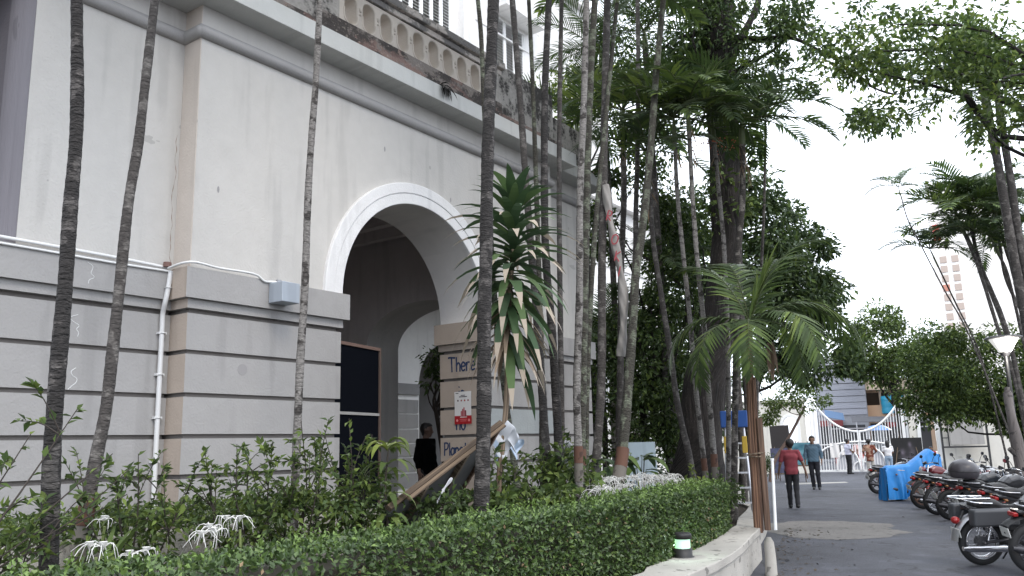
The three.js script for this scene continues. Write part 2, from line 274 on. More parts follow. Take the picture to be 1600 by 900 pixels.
// ---------------------------------------------------------------- the porch building
const ROWS = [[2.77, 3.15], [2.33, 2.725], [1.91, 2.285], [1.51, 1.865], [1.07, 1.463], [0.62, 1.022], [0.2, 0.572]];
const XL = 1.0, XA = 5.02, JL = 7.13, JR = 10.07, XB = 12.08, XR = 13.75, CX = 8.6, RAD = 1.47, SPR = 3.62;
const porch = thing('porch_building', 'grey plastered building with banded lower wall and tall round carriage arch', 'building', F(0, 0, 0), FTURN);
{
  const B = porch, mats = [M.course, M.beige, M.course, M.course, M.course, M.course], matsP = [M.pale, M.beige, M.pale, M.pale, M.pale, M.pale];
  const course = (x0, x1, z0, z1, m, rows = ROWS) => rows.map(([a, b]) => part('stone_course', bx(x0, x1, a, b, z0, z1), m, B));
  // groove cores
  parts('pier_core', [bx(XL, XA - 0.001, 0.1, 3.3, -0.75, -0.345), bx(XA + 0.045, JL - 0.025, 0.1, 3.3, -0.83, -0.045), bx(JR + 0.025, XB - 0.045, 0.1, 3.3, -0.83, -0.045), bx(XB + 0.001, XR - 0.045, 0.1, 3.3, -0.75, -0.345)], M.groove, B);
  course(XL, XA - 0.002, -0.7, -0.3, M.course); course(XA, JL + 0.02, -0.87, 0, mats);
  ROWS.forEach((r, i) => part(i === 2 ? 'painted_course' : 'stone_course', bx(JR - 0.02, XB, r[0], r[1], -0.87, 0), i === 2 ? matsP : mats, B, i === 2 ? 'pale blue-grey painted band on the right pier' : undefined));
  course(XB + 0.002, XR, -0.7, -0.3, M.course);
  // ledges with a thinner band beneath
  const ledge = (x0, x1, z0, z1) => part('ledge', bx(x0, x1, 3.30, 3.62, z0, z1), mats, B), band = (x0, x1, z0, z1) => part('ledge_band', bx(x0, x1, 3.20, 3.298, z0, z1), mats, B);
  ledge(XL, XA - 0.082, -0.74, -0.22); ledge(XA - 0.08, JL + 0.09, -0.93, 0.08); ledge(JR - 0.09, XB + 0.08, -0.93, 0.08); ledge(XB + 0.082, XR + 0.08, -0.74, -0.22);
  band(XL, XA - 0.022, -0.72, -0.27); band(XA - 0.02, JL + 0.03, -0.89, 0.025); band(JR - 0.03, XB + 0.02, -0.89, 0.025); band(XB + 0.022, XR + 0.02, -0.72, -0.27);
  // upper walls
  const sh = new THREE.Shape([[XA + 0.012, SPR], [XA + 0.012, 6.62], [XB, 6.62], [XB, SPR], [JR, SPR]].map((p) => new THREE.Vector2(...p)));
  sh.absarc(CX, SPR, RAD, 0, Math.PI, false); sh.lineTo(JL, SPR); sh.lineTo(XA + 0.012, SPR);
  const gw = new THREE.ExtrudeGeometry(sh, { depth: 0.87, bevelEnabled: false, curveSegments: 64 }); gw.translate(0, 0, -0.87);
  const groups = gw.groups.map((g) => ({ ...g })), uvw = metricUV(gw); uvw.groups = groups;
  part('arch_wall', uvw, [M.wall, plaster([0.80, 0.78, 0.77])], B);
  part('return_wall', bx(XA, XA + 0.011, SPR, 6.62, -0.87, -0.002), M.wallBeige, B);
  part('left_wall', bx(3.43, XA - 0.001, 3.62, 6.62, -0.7, -0.3), M.wall, B);
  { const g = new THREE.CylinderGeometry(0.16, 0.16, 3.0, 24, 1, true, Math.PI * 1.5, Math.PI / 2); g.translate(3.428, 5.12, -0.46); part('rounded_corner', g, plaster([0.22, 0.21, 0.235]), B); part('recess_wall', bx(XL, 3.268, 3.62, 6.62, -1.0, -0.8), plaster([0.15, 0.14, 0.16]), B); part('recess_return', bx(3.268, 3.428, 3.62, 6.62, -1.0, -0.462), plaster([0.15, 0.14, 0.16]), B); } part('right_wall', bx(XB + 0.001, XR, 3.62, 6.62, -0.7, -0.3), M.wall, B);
  // white arch surround in two steps
  const ring = (r0, r1) => { const s = new THREE.Shape(); s.absarc(CX, SPR, r1, 0, Math.PI, false); s.lineTo(CX - r0, SPR); s.absarc(CX, SPR, r0, Math.PI, 0, true); s.lineTo(CX + r1, SPR); return s; };
  const a1 = extr(ring(1.615, 1.765), 0.075, 0.012), a2 = extr(ring(RAD - 0.003, 1.618), 0.05, 0.01);
  for (const g of [a1, a2]) g.translate(0, 0.002, 0.018);
  part('arch_surround', [metricUV(a1)], M.white, B); part('arch_lip', [metricUV(a2)], M.white, B);
  // string moulding under the cornice
  const mold = (pts) => tube(pts, 0.072, 1, 12);
  part('moulding', [mold([[XL, 6.295, -0.29], [XA - 0.012, 6.295, -0.29]]), mold([[XA - 0.005, 6.295, -0.29], [XA - 0.005, 6.295, 0.004]]), mold([[XA - 0.005, 6.295, 0.01], [XB + 0.005, 6.295, 0.01]]), mold([[XB + 0.005, 6.295, 0.0], [XB + 0.005, 6.295, -0.29]]), mold([[XB + 0.012, 6.295, -0.29], [XR, 6.295, -0.29]]),
    tf(new THREE.SphereGeometry(0.0725, 12, 8), { p: [XA - 0.005, 6.295, 0.007] }), tf(new THREE.SphereGeometry(0.0725, 12, 8), { p: [XB + 0.005, 6.295, 0.007] }),
    bx(XL, XA - 0.024, 6.362, 6.383, -0.31, -0.279), bx(XA - 0.022, XB + 0.022, 6.362, 6.383, -0.31, 0.022), bx(XB + 0.024, XR, 6.362, 6.383, -0.31, -0.279)], M.course, B);
  // cornice
  parts('cornice', [bx(XL, XA - 0.352, 6.622, 6.86, -0.9, 0.05, 0.008), bx(XA - 0.35, XB + 0.35, 6.622, 6.862, -0.9, 0.35, 0.008), bx(XB + 0.352, XR + 0.3, 6.622, 6.858, -0.9, 0.05, 0.008)], M.cornice, B);
  parts('weathered_base', [bx(XL, XA - 0.1, 6.863, 7.0, -0.7, -0.06, 0.01), bx(XA - 0.098, XB + 0.09, 6.865, 7.0, -0.7, 0.24, 0.01), bx(XB + 0.092, XR + 0.1, 6.861, 6.98, -0.7, -0.06, 0.01),
    bx(6.56, 10.44, 7.002, 7.215, -0.5, 0.17, 0.012)], M.scar, B, 'crumbling brown base course under the balustrade');
  // pierced balustrade over the arch: nine stadium openings
  const bal = part('balustrade', (() => {
    const s = new THREE.Shape([[6.93, 7.217], [10.07, 7.217], [10.07, 7.735], [6.93, 7.735]].map((p) => new THREE.Vector2(...p)));
    for (let i = 0; i < 9; i++) { const c = 7.16 + i * 0.335, w = 0.108, h = new THREE.Path(); h.absarc(c, 7.575, w, 0, Math.PI, false); h.absarc(c, 7.375, w, Math.PI, Math.PI * 2, false); h.closePath(); s.holes.push(h); }
    const g = extr(s, 0.3, 0.02, 2); g.translate(0, 0, -0.06); return metricUV(g);
  })(), M.stone, B);
  for (let i = 0; i < 9; i++) {
    const c = 7.16 + i * 0.335, pts = []; for (let k = 0; k <= 12; k++) { const a = Math.PI * (1 + k / 12); pts.push([c + Math.cos(a) * 0.125, 7.375 + Math.sin(a) * 0.125, 0.092]); }
    part('opening_rim', tube([[c - 0.125, 7.46, 0.092], ...pts, [c + 0.125, 7.42, 0.092]], 0.011, 22, 6), M.stone, bal);
    if (i < 8) part('bead', [tf(new THREE.SphereGeometry(0.026, 10, 8), { p: [c + 0.1675, 7.53, 0.092], s: [1, 1.3, 0.8] }), tf(new THREE.SphereGeometry(0.02, 10, 8), { p: [c + 0.1675, 7.46, 0.092], s: [1, 0.8, 0.8] })], M.stone, bal);
  }
  part('rail', [bx(6.5, 10.5, 7.737, 7.83, -0.26, 0.125, 0.015), bx(6.46, 10.54, 7.832, 7.95, -0.3, 0.19, 0.02)], M.rail, B, 'grey moss-stained balustrade rail');
  parts('pedestal', [bx(6.58, 6.929, 7.217, 7.735, -0.24, 0.125, 0.01), bx(10.071, 10.42, 7.217, 7.735, -0.24, 0.125, 0.01)], M.stain, B);
  parts('parapet', [bx(XA, 6.57, 7.0, 7.93, -0.4, 0.10), bx(10.45, XB, 7.0, 7.93, -0.4, 0.10), bx(XL, XA - 0.003, 7.0, 7.8, -0.6, -0.16), bx(XB + 0.003, XR, 6.98, 7.72, -0.6, -0.16)], M.stain, B, 'parapet blackened by algae');
  part('roof_slab', bx(XL, XR, 6.4, 6.56, -9.25, -0.72), M.concrete, B);
  // inside of the porch
  part('porch_floor', bx(XL, XR + 0.3, 0.05, 0.45, -9.2, -0.2), M.concrete, B);
  part('ceiling', bx(XA + 0.5, XB - 0.02, 5.75, 5.85, -5.6, -0.88), M.inner, B);
  for (let i = 0; i < 8; i++) part('ceiling_beam', bx(6.0 + i * 0.7, 6.14 + i * 0.7, 5.55, 5.748, -5.2, -0.872), M.inner, B);
  part('back_wall', bx(XA + 0.01, XB - 0.01, 0.45, 6.4, -5.9, -5.2), M.inner, B);
  part('left_end_wall', bx(XA + 0.02, 5.9, 0.45, 6.4, -5.2, -0.872), M.inner, B);
  const e = new THREE.Shape([[0.872, 0.45], [0.872, 6.4], [5.19, 6.4], [5.19, 0.45], [3.66, 0.45], [3.66, SPR]].map((p) => new THREE.Vector2(...p)));
  e.absellipse(2.31, SPR, 1.35, 0.72, 0, Math.PI, false); e.lineTo(0.96, 0.45); e.lineTo(0.872, 0.45);
  const ge = new THREE.ExtrudeGeometry(e, { depth: 0.86, bevelEnabled: false, curveSegments: 40 }); ge.rotateY(Math.PI / 2); ge.translate(11.2, 0, 0);
  const eg = ge.groups.map((g) => ({ ...g })), eu = metricUV(ge); eu.groups = eg; part('end_arch_wall', eu, [M.inner, plaster([0.5, 0.49, 0.49])], B);
  // rear body of the porch building
  part('rear_wall', [bx(XL, XA, 0.1, 6.62, -5.9, -0.76)], M.course, B);
}

// ---------------------------------------------------------------- main building behind, white, with louvred shutters
{
  const Z = -9.3, mb = thing('main_building', 'tall white building with louvred shutters rising behind the porch roof', 'building', F(0, 0, 0), FTURN), wp = plaster([0.82, 0.82, 0.82]), shadedPlaster = plaster([0.26, 0.26, 0.265]);  // darker course plaster stands in for shade on the arcade piers and inner wall
  const s = new THREE.Shape([[-4, 0.1], [-4, 20.5], [31.0, 20.5], [31.0, 12.2], [37, 12.2], [37, 0.1]].map((p) => new THREE.Vector2(...p)));
  const rect = (a, b, c, d) => { const h = new THREE.Path(); h.moveTo(a, c); h.lineTo(a, d); h.lineTo(b, d); h.lineTo(b, c); h.closePath(); return h; };
  const arch = (c, r) => { const h = new THREE.Path(); h.moveTo(c - r, 0.45); h.lineTo(c - r, 3.6); h.absarc(c, 3.6, r, Math.PI, 0, true); h.lineTo(c + r, 0.45); h.closePath(); return h; };
  const wins = [[18.1, 20.75], [23.2, 25.2], [27.6, 29.3]];
  for (const [a, b] of wins) s.holes.push(rect(a, b, 14.0, 17.6));
  for (const c of [12.6, 16.2, 20.3, 24.3, 28.0, 32]) s.holes.push(arch(c, 1.35));
  const g = extr(s, 0.5); g.translate(0, 0, Z - 0.25); part('wall', metricUV(g), wp, mb);
  part('inner_wall', bx(-4, 37, 0.1, 12, Z - 4.2, Z - 4), shadedPlaster, mb); part('room_wall', bx(-3.4, 30.4, 12.31, 20.3, Z - 4.2, Z - 4), M.inner, mb); part('room_floor', bx(-3.4, 30.4, 12.1, 12.3, Z - 4.2, Z - 0.52), M.inner, mb); part('flat_roof', bx(-4, 31, 20.51, 20.75, Z - 4.4, Z + 0.3), wp, mb); part('arcade_ceiling', bx(-3.4, 36.4, 5.6, 5.8, Z - 3.99, Z - 0.52), M.inner, mb); part('arcade_floor', bx(-3.4, 36.4, 0.2, 0.44, Z - 3.99, Z + 0.1), M.concrete, mb);
  for (const [x, hw] of [[18.28, 0.6], [22.5, 0.42], [26.2, 0.5], [14.4, 0.5]]) {
    part('ledge', bx(x - hw - 0.02, x + hw + 0.02, 3.3, 3.62, Z - 0.48, Z + 0.08), shadedPlaster, mb);
    for (const [a, b] of ROWS.slice(0, 6)) part('stone_course', bx(x - hw, x + hw, a, b, Z - 0.46, Z + 0.04), shadedPlaster, mb);
  }
  const slat = new THREE.BoxGeometry(1, 0.012, 0.09), wm = std([0.80, 0.80, 0.79], 0.6);
  wins.forEach(([a, b], wi) => {
    const y0 = 14.0, y1 = 17.6, zf = Z - 0.06, w = part('window', [bx(a, b, y0, y0 + 0.07, zf - 0.1, zf + 0.05), bx(a, b, y1 - 0.07, y1, zf - 0.1, zf + 0.05), bx(a, a + 0.06, y0 + 0.07, y1 - 0.07, zf - 0.1, zf + 0.05), bx(b - 0.06, b, y0 + 0.07, y1 - 0.07, zf - 0.1, zf + 0.05)], wm, mb);
    const n = wi === 0 ? 5 : 3, pw = (b - a - 0.12) / n;
    for (let i = 0; i < n; i++) {
      const x0 = a + 0.06 + i * pw, gs = [bx(x0 + 0.005, x0 + 0.075, y0 + 0.08, y1 - 0.08, zf - 0.04, zf + 0.02), bx(x0 + pw - 0.075, x0 + pw - 0.005, y0 + 0.08, y1 - 0.08, zf - 0.04, zf + 0.02)];
      for (let y = y0 + 0.14; y < y1 - 0.1; y += 0.115) gs.push(tf(slat, { p: [x0 + pw / 2, y, zf - 0.02], r: [0.75, 0, 0], s: [pw - 0.15, 1, 1] }));
      part('louvre_shutter', gs, wm, w);
    }
    if (wi === 1) part('window_hood', bx(a - 0.25, b + 0.3, 17.65, 18.6, Z - 0.1, Z + 0.75), wp, mb);
  });
  part('added_shade_slab', bx(13.9, 31, 6.1, 6.3, Z + 0.005, Z + 2.6), wp, mb); part('pilaster', bx(21.1, 21.75, 12.2, 20.5, Z, Z + 0.22), wp, mb);  // the slab is an unseen addition that shades the arcade piers
  parts('string_course', [bx(-4, 31, 12.0, 12.25, Z, Z + 0.25), bx(21.9, 31, 16.85, 16.9, Z - 0.02, Z + 0.03), bx(31.1, 37.2, 12.0, 12.24, Z, Z + 0.35), bx(27, 37, 9.2, 9.3, Z, Z + 0.06), bx(27, 37, 7.7, 7.8, Z, Z + 0.06)], wp, mb);
  const rl = []; for (let x = 31.2; x < 37; x += 0.3) rl.push(bx(x, x + 0.04, 12.25, 13.2, Z - 0.1, Z - 0.06)); rl.push(bx(31, 37, 13.2, 13.27, Z - 0.13, Z - 0.03), bx(31, 37, 12.7, 12.74, Z - 0.11, Z - 0.05));
  part('roof_railing', rl, wm, mb);
  parts('side_wall', [bx(36.5, 37, 0.1, 12.2, Z - 12, Z - 0.5), bx(-4, -3.5, 0.1, 20.5, Z - 12, Z - 0.5), bx(30.5, 31, 12.31, 20.5, Z - 12, Z - 0.5)], wp, mb);
}
// ---------------------------------------------------------------- leaf and branch makers
class Leaves { // many small pointed leaves in one geometry, each with its own tint
  constructor() { this.p = []; this.n = []; this.c = []; }
  tri(a, b, c, n, col) { this.p.push(a.x, a.y, a.z, b.x, b.y, b.z, c.x, c.y, c.z); for (let i = 0; i < 3; i++) { this.n.push(n.x, n.y, n.z); this.c.push(col[0], col[1], col[2]); } }
  leaf(at, dir, face, len, wid, col, cup = 0.25) { // a folded rhombus: base, tip and two sides lifted off the midrib
    const d = dir.clone().normalize(), s = d.clone().cross(face).normalize(), n = s.clone().cross(d).normalize();
    const tip = at.clone().addScaledVector(d, len).addScaledVector(n, -len * 0.14), mid = at.clone().addScaledVector(d, len * 0.45);
    const L = mid.clone().addScaledVector(s, wid / 2).addScaledVector(n, wid * cup), R = mid.clone().addScaledVector(s, -wid / 2).addScaledVector(n, wid * cup);
    const n1 = n.clone().addScaledVector(s, -cup).normalize(), n2 = n.clone().addScaledVector(s, cup).normalize();
    this.tri(at, L, tip, n1, col); this.tri(at, tip, R, n2, col);
  }
  blade(at, dir, face, len, wid, col, { segs = 5, droop = 0.3, fold = 0.25, tipCol = null, base = 0.35, twist = 0 } = {}) { // long arching blade with a folded midrib
    const d = dir.clone().normalize(), s = d.clone().cross(face).normalize(); let P = at.clone(), prev = null;
    for (let i = 0; i <= segs; i++) {
      const u = i / segs, w = wid * (u < 0.35 ? mixf(base, 1, u / 0.35) : Math.pow(1 - (u - 0.35) / 0.65, 0.75)) / 2, n = s.clone().cross(d).normalize();
      const sv = s.clone().applyAxisAngle(d, twist * u);
      const row = [P.clone().addScaledVector(sv, w).addScaledVector(n, w * fold), P.clone(), P.clone().addScaledVector(sv, -w).addScaledVector(n, w * fold)];
      if (prev) {
        const cc = tipCol && u > 0.72 ? tipCol : col;
        for (const k of [0, 1]) { this.tri(prev[k], row[k], prev[k + 1], n, cc); this.tri(prev[k + 1], row[k], row[k + 1], n, cc); }
      }
      prev = row; P = P.clone().addScaledVector(d, len / segs); d.y -= droop / segs * (1 + u); d.normalize();
    }
  }
  geo() {
    const g = new THREE.BufferGeometry();
    g.setAttribute('position', new THREE.Float32BufferAttribute(this.p, 3)); g.setAttribute('normal', new THREE.Float32BufferAttribute(this.n, 3)); g.setAttribute('color', new THREE.Float32BufferAttribute(this.c, 3));
    g.setAttribute('uv', new THREE.BufferAttribute(new Float32Array(this.p.length / 3 * 2), 2)); return g;
  }
}
const rv = () => { let v; do v = V(rr(-1, 1), rr(-1, 1), rr(-1, 1)); while (v.lengthSq() > 1 || v.lengthSq() < 0.01); return v.normalize(); };
const G = { dark: [0.062, 0.100, 0.032], mid: [0.104, 0.158, 0.040], fresh: [0.165, 0.225, 0.050], lime: [0.23, 0.28, 0.060], blue: [0.066, 0.104, 0.052], yellow: [0.20, 0.19, 0.06], dead: [0.24, 0.17, 0.11] };
function tint(mix, vary = 0.3) { // pick a colour from [[colour, weight], ...] and vary it
  let k = rnd() * mix.reduce((a, m) => a + m[1], 0), c = mix[0][0]; for (const [col, w] of mix) { if ((k -= w) <= 0) { c = col; break; } }
  const f = 1 + rr(-vary, vary); return c.map((x) => x * f);
}
// clumps of leaves spread through a crown; returns where the clumps sit so limbs can reach them
function crownLeaves(L, spots, { per = 120, r = 0.5, len = 0.1, wid = 0.045, mix, droop = 0.3, squash = 0.75, vary = 0.3 }) {
  for (const c of spots) {
    const cr = r * rr(0.6, 1.3), n = Math.round(per * rr(0.7, 1.2));
    for (let i = 0; i < n; i++) {
      const o = rv().multiplyScalar(cr * Math.pow(rnd(), 0.45)); o.y *= squash;
      const out = o.clone().normalize().add(rv().multiplyScalar(0.7)); out.y -= droop;
      const face = rv().multiplyScalar(0.8).add(V(0, 1, 0));
      const k = rr(0.65, 1.25); L.leaf(c.clone().add(o), out, face, len * k, wid * k, tint(mix, vary));
    }
  }
}
function blobSpots(n, c, rad, hollow = 0.5) { const a = []; for (let i = 0; i < n; i++) { const d = rv().multiplyScalar(mixf(hollow, 1, Math.sqrt(rnd()))); a.push(V(c[0] + d.x * rad[0], c[1] + d.y * rad[1], c[2] + d.z * rad[2])); } return a; }
function limb(a, b, r0, r1, sag = 0.15, segs = 8, radial = 6) { const m1 = a.clone().lerp(b, 0.35), m2 = a.clone().lerp(b, 0.7), l = a.distanceTo(b) * sag; m1.add(rv().multiplyScalar(l)); m2.add(rv().multiplyScalar(l)); return tube([a, m1, m2, b], (u) => mixf(r0, r1, u), segs, radial); }
function tree(name, label, category, { pts, r, spots, leaves, limbs = 10, limbR = 0.05, mat = M.bark, from = 0.45, group, leafMat: lm = M.leaf, cutTop }) {
  const t = thing(name, label, category, pts[0], 0, group), P = pts.map((p) => V(...p).sub(V(...pts[0])));
  part('trunk', tube(P, r, 40, 14), mat, t);
  const curve = new THREE.CatmullRomCurve3(P), o = V(...pts[0]).negate(), sp = spots.map((s) => s.clone().add(o));
  for (let i = 0; i < limbs; i++) { const s = sp[Math.floor((i / limbs) * sp.length)]; part('limb', limb(curve.getPoint(rr(from, 0.98)), s, limbR * rr(0.7, 1.3), 0.012), mat, t); }
  const L = new Leaves(); crownLeaves(L, sp, leaves); part('crown', L.geo(), lm, t); return t;
}
// ---- palms
function frondGeo({ len = 1.4, n = 22, leaflet = 0.42, wid = 0.05, rise = 0.7, sag = 1.5, mix = [[G.mid, 1], [G.dark, 1]], vee = 0.35, ragged = 0.1 }) {
  const L = new Leaves(), rach = []; let d = V(Math.cos(rise), Math.sin(rise), 0), P = V(0, 0, 0);
  for (let i = 0; i <= n; i++) { rach.push([P.clone(), d.clone()]); P = P.clone().addScaledVector(d, len / n); d.y -= sag / n * (0.4 + i / n); d.normalize(); }
  for (let i = 3; i <= n; i++) for (const s of [-1, 1]) {
    if (rnd() < ragged) continue;
    const [p, q] = rach[i], u = i / n, up = V(-q.y, q.x, 0).normalize(), side = V(0, 0, s), fw = mixf(0.25, 1.3, u);
    const dir = side.clone().addScaledVector(q, fw).addScaledVector(up, vee + rr(-0.15, 0.15)).normalize();
    const l = leaflet * Math.sin(Math.PI * clamp(0.16 + u * 0.72, 0, 1)) * rr(0.85, 1.12);
    L.blade(p, dir, up, l, wid * rr(0.85, 1.15), tint(mix, 0.25), { segs: 3, droop: 0.55, fold: 0.3, base: 0.5 });
  }
  const stem = tube(rach.filter((_, i) => i % 2 === 0).map(([p]) => p), (u) => mixf(0.016, 0.004, u), 12, 5), c = new Float32Array(stem.attributes.position.count * 3);
  for (let i = 0; i < c.length; i += 3) c.set([0.09, 0.11, 0.04], i);
  stem.setAttribute('color', new THREE.BufferAttribute(c, 3));
  return merge([L.geo(), stem]);
}
const PALM = [[G.mid, 2], [G.fresh, 1], [G.dark, 2]], PALMDK = [[G.dark, 3], [G.mid, 1], [G.blue, 1]];
const FRONDS = [0, 1, 2].map((i) => frondGeo({ len: 1.5, n: 22, leaflet: 0.5, wid: 0.062, rise: [0.9, 0.5, 0.15][i], sag: [1.3, 1.5, 1.2][i], mix: PALM }));
const FRONDSDK = [0, 1, 2].map((i) => frondGeo({ len: 1.5, n: 22, leaflet: 0.5, wid: 0.06, rise: [0.95, 0.5, 0.1][i], sag: [1.3, 1.5, 1.3][i], mix: PALMDK }));
const FRONDFINE = [0, 1].map((i) => frondGeo({ len: 1.7, n: 34, leaflet: 0.5, wid: 0.034, rise: [0.95, 0.45][i], sag: [1.4, 1.7][i], mix: PALMDK, ragged: 0.05 }));
const shaftMat = std([0.085, 0.105, 0.045], 0.6), bandMat = std([0.21, 0.105, 0.075], 0.85, { map: concreteMap }), limeMat = std([0.30, 0.285, 0.27], 0.9, { map: concreteMap });
function headOf(t, top, dir, { fronds = FRONDS, n = 9, scale = 1, dead = 0, fruit = false, shaft = 0.5, r = 0.045 }) {
  if (shaft) part('crownshaft', tube([top.clone(), top.clone().addScaledVector(dir, shaft * 0.5), top.clone().addScaledVector(dir, shaft)], (u) => r * (1 + 0.3 * Math.sin(u * 3.1)) * mixf(1.1, 0.5, u), 10, 10), shaftMat, t);
  const at = top.clone().addScaledVector(dir, shaft * 0.95);
  for (let i = 0; i < n; i++) {
    const m = part('frond', fronds[i % fronds.length], M.frond, t); m.position.copy(at); m.scale.setScalar(scale * rr(0.85, 1.15)); m.rotation.set(rr(-0.12, 0.12), i * 2.4 + rr(-0.25, 0.25), rr(-0.15, 0.15), 'YXZ');
  }
  for (let i = 0; i < dead; i++) {
    const L = new Leaves(); for (let k = 0; k < 12; k++) L.blade(V(0, -k * 0.06, 0), V(rr(-0.5, 0.5), -1, rr(-0.5, 0.5)), rv(), rr(0.25, 0.4), 0.03, tint([[G.dead, 1]], 0.3), { segs: 3, droop: 0.2 });
    const m = part('dead_frond', L.geo(), M.leaf, t, 'dry brown hanging frond'); m.position.copy(top).add(V(rr(-0.08, 0.08), 0.05, rr(-0.08, 0.08)));
  }
  if (fruit) { const gs = []; for (let k = 0; k < 60; k++) { const a = rr(0, 6.3), l = rr(0.05, 0.45); gs.push(tf(new THREE.SphereGeometry(0.013, 6, 5), { p: [top.x + Math.cos(a) * l, top.y - 0.05 - l * 0.35 + rr(-0.04, 0.04), top.z + Math.sin(a) * l] })); } part('fruit_cluster', gs, std([0.42, 0.10, 0.045], 0.6), t, 'orange-red fruit sprays'); }
}
function palm(label, pts, r, { mat = M.barkGrey, ext = 2, band, head = {}, base = 0.38, rTop, rings = 0.06, group = 'thin palms in the planting bed' } = {}) {
  pts = pts.map((p) => V(...p)).reverse(); // base first
  if (pts[0].y > base) { const a = pts[0], b = pts[1], d = a.clone().sub(b).normalize(); if (d.y < -0.3) pts.unshift(a.clone().addScaledVector(d, (a.y - base) / -d.y)); }
  const end = pts[pts.length - 1], dir = end.clone().sub(pts[pts.length - 2]).normalize(); dir.y = Math.max(dir.y, 0.9); dir.normalize();
  if (ext) pts.push(end.clone().addScaledVector(dir, ext * 0.5), end.clone().addScaledVector(dir, ext));
  const b0 = pts[0].clone(), loc = pts.map((p) => p.clone().sub(b0)), t = thing('palm', label, 'palm', b0, 0, group), L = new THREE.CatmullRomCurve3(loc).getLength();
  const rt = rTop ?? r * 0.7, seg = Math.min(150, Math.round(L / rings) * 2), rad = (u, m) => (mixf(r, rt, Math.pow(u, 0.7)) + 0.03 * Math.exp(-m * 4)) * (1 + 0.05 * (Math.round((m / L) * seg) % 2)) * (1 + 0.04 * Math.sin(m * 7.3 + r * 90));
  part('trunk', tube(loc, rad, seg, 10), mat, t);
  const curve = new THREE.CatmullRomCurve3(loc);
  if (band) { const piece = (y0, y1, m, n) => { const q = [0, 0.5, 1].map((k) => { const y = mixf(y0, y1, k) - b0.y; let u = y / (end.y - b0.y + ext); for (let i = 0; i < 5; i++) u += (y - curve.getPoint(clamp(u, 0, 1)).y) / L; return curve.getPoint(clamp(u, 0, 1)); }); part(n, tube(q, r * 1.13, 6, 12), m, t); }; piece(band, band + 0.2, bandMat, 'painted_band'); piece(band - 0.22, band - 0.005, limeMat, 'limewash_band'); }
  if (head) headOf(t, loc[loc.length - 1], dir, { r: rt * 1.05, ...head });
  return t;
}
// ---------------------------------------------------------------- palms in the bed
palm('dark rough-barked palm nearest the left edge, in front of the left wall', [[-2.97, 4.82, -5.32], [-2.93, 3.9, -5.37], [-2.935, 3.34, -5.38], [-2.93, 2.79, -5.38], [-2.93, 2.17, -5.37], [-2.93, 1.72, -5.38], [-2.91, 1.1, -5.4]], 0.062, { mat: M.barkDark, rTop: 0.03, ext: 2.6, rings: 0.035 });
palm('smooth grey palm leaning right, left of the drainpipe', [[-3.07, 5.63, -6.73], [-3.09, 4.86, -6.69], [-3.11, 4.27, -6.67], [-3.14, 3.76, -6.63], [-3.16, 3.03, -6.61], [-3.17, 2.57, -6.59], [-3.18, 2.06, -6.56], [-3.21, 1.7, -6.52], [-3.24, 1.32, -6.49]], 0.054, { mat: M.barkGrey, rTop: 0.03, ext: 2.4, band: 1.2 });
palm('speckled slim palm between the lamp box and the white arch', [[-2.05, 6.61, -8.5], [-2.07, 5.62, -8.48], [-2.09, 5.1, -8.45], [-2.11, 4.38, -8.42], [-2.12, 3.35, -8.41], [-2.14, 2.63, -8.38], [-2.15, 1.99, -8.37]], 0.046, { mat: M.barkRinged, rTop: 0.03, ext: 2.2 });
palm('thick dark palm trunk crossing the right side of the arch', [[-0.13, 6.63, -8.62], [-0.17, 5.83, -8.56], [-0.21, 5.07, -8.5], [-0.24, 4.34, -8.46], [-0.26, 3.65, -8.43], [-0.29, 2.97, -8.4], [-0.3, 2.33, -8.38], [-0.32, 1.7, -8.35], [-0.35, 1.07, -8.31]], 0.078, { mat: M.barkDark, rTop: 0.056, ext: 2.5, rings: 0.05 });
palm('very thin palm stem close behind the thick dark trunk', [[-0.35, 7.35, -9.87], [-0.32, 6.92, -9.9], [-0.3, 6.06, -9.94], [-0.24, 4.01, -10.01], [-0.2, 3.22, -10.08], [-0.15, 2.71, -10.14], [-0.1, 2.19, -10.22], [-0.06, 1.84, -10.27]], 0.044, { mat: M.barkMossy, rTop: 0.024, ext: 1.8 });
palm('slim palm rising left of centre behind the rosette of strap leaves', [[0.1, 7.8, -10.67], [0.12, 7.43, -10.7], [0.19, 6.0, -10.8], [0.22, 5.23, -10.84], [0.34, 2.95, -11.01], [0.38, 2.0, -11.07]], 0.06, { mat: M.barkGrey, rTop: 0.036, ext: 1.8 });
palm('slim palm whose frond tips just hang into the top of the view', [[0.36, 8.39, -11.72], [0.38, 7.34, -11.75], [0.39, 5.61, -11.76], [0.39, 4.21, -11.77], [0.39, 2.92, -11.77], [0.37, 1.77, -11.74]], 0.05, { mat: M.barkMossy, rTop: 0.028, ext: 0.45, head: { fronds: FRONDSDK, shaft: 0.4, scale: 0.7 } });
palm('slim dark palm leaning behind the right of the strap-leaf rosette', [[0.62, 7.91, -10.88], [0.52, 6.56, -10.74], [0.48, 5.67, -10.69], [0.45, 4.14, -10.64], [0.5, 3.2, -10.71], [0.53, 2.2, -10.75], [0.54, 1.68, -10.77]], 0.06, { mat: M.barkDark, rTop: 0.04, ext: 2 });
palm('thinnest straight palm just right of the strap-leaf rosette', [[0.89, 8.6, -12.12], [0.79, 6.78, -11.98], [0.73, 5.34, -11.9], [0.68, 3.54, -11.82], [0.65, 2.2, -11.78], [0.63, 1.5, -11.76]], 0.046, { mat: M.barkGrey, rTop: 0.03, ext: 2, band: 1.35 });
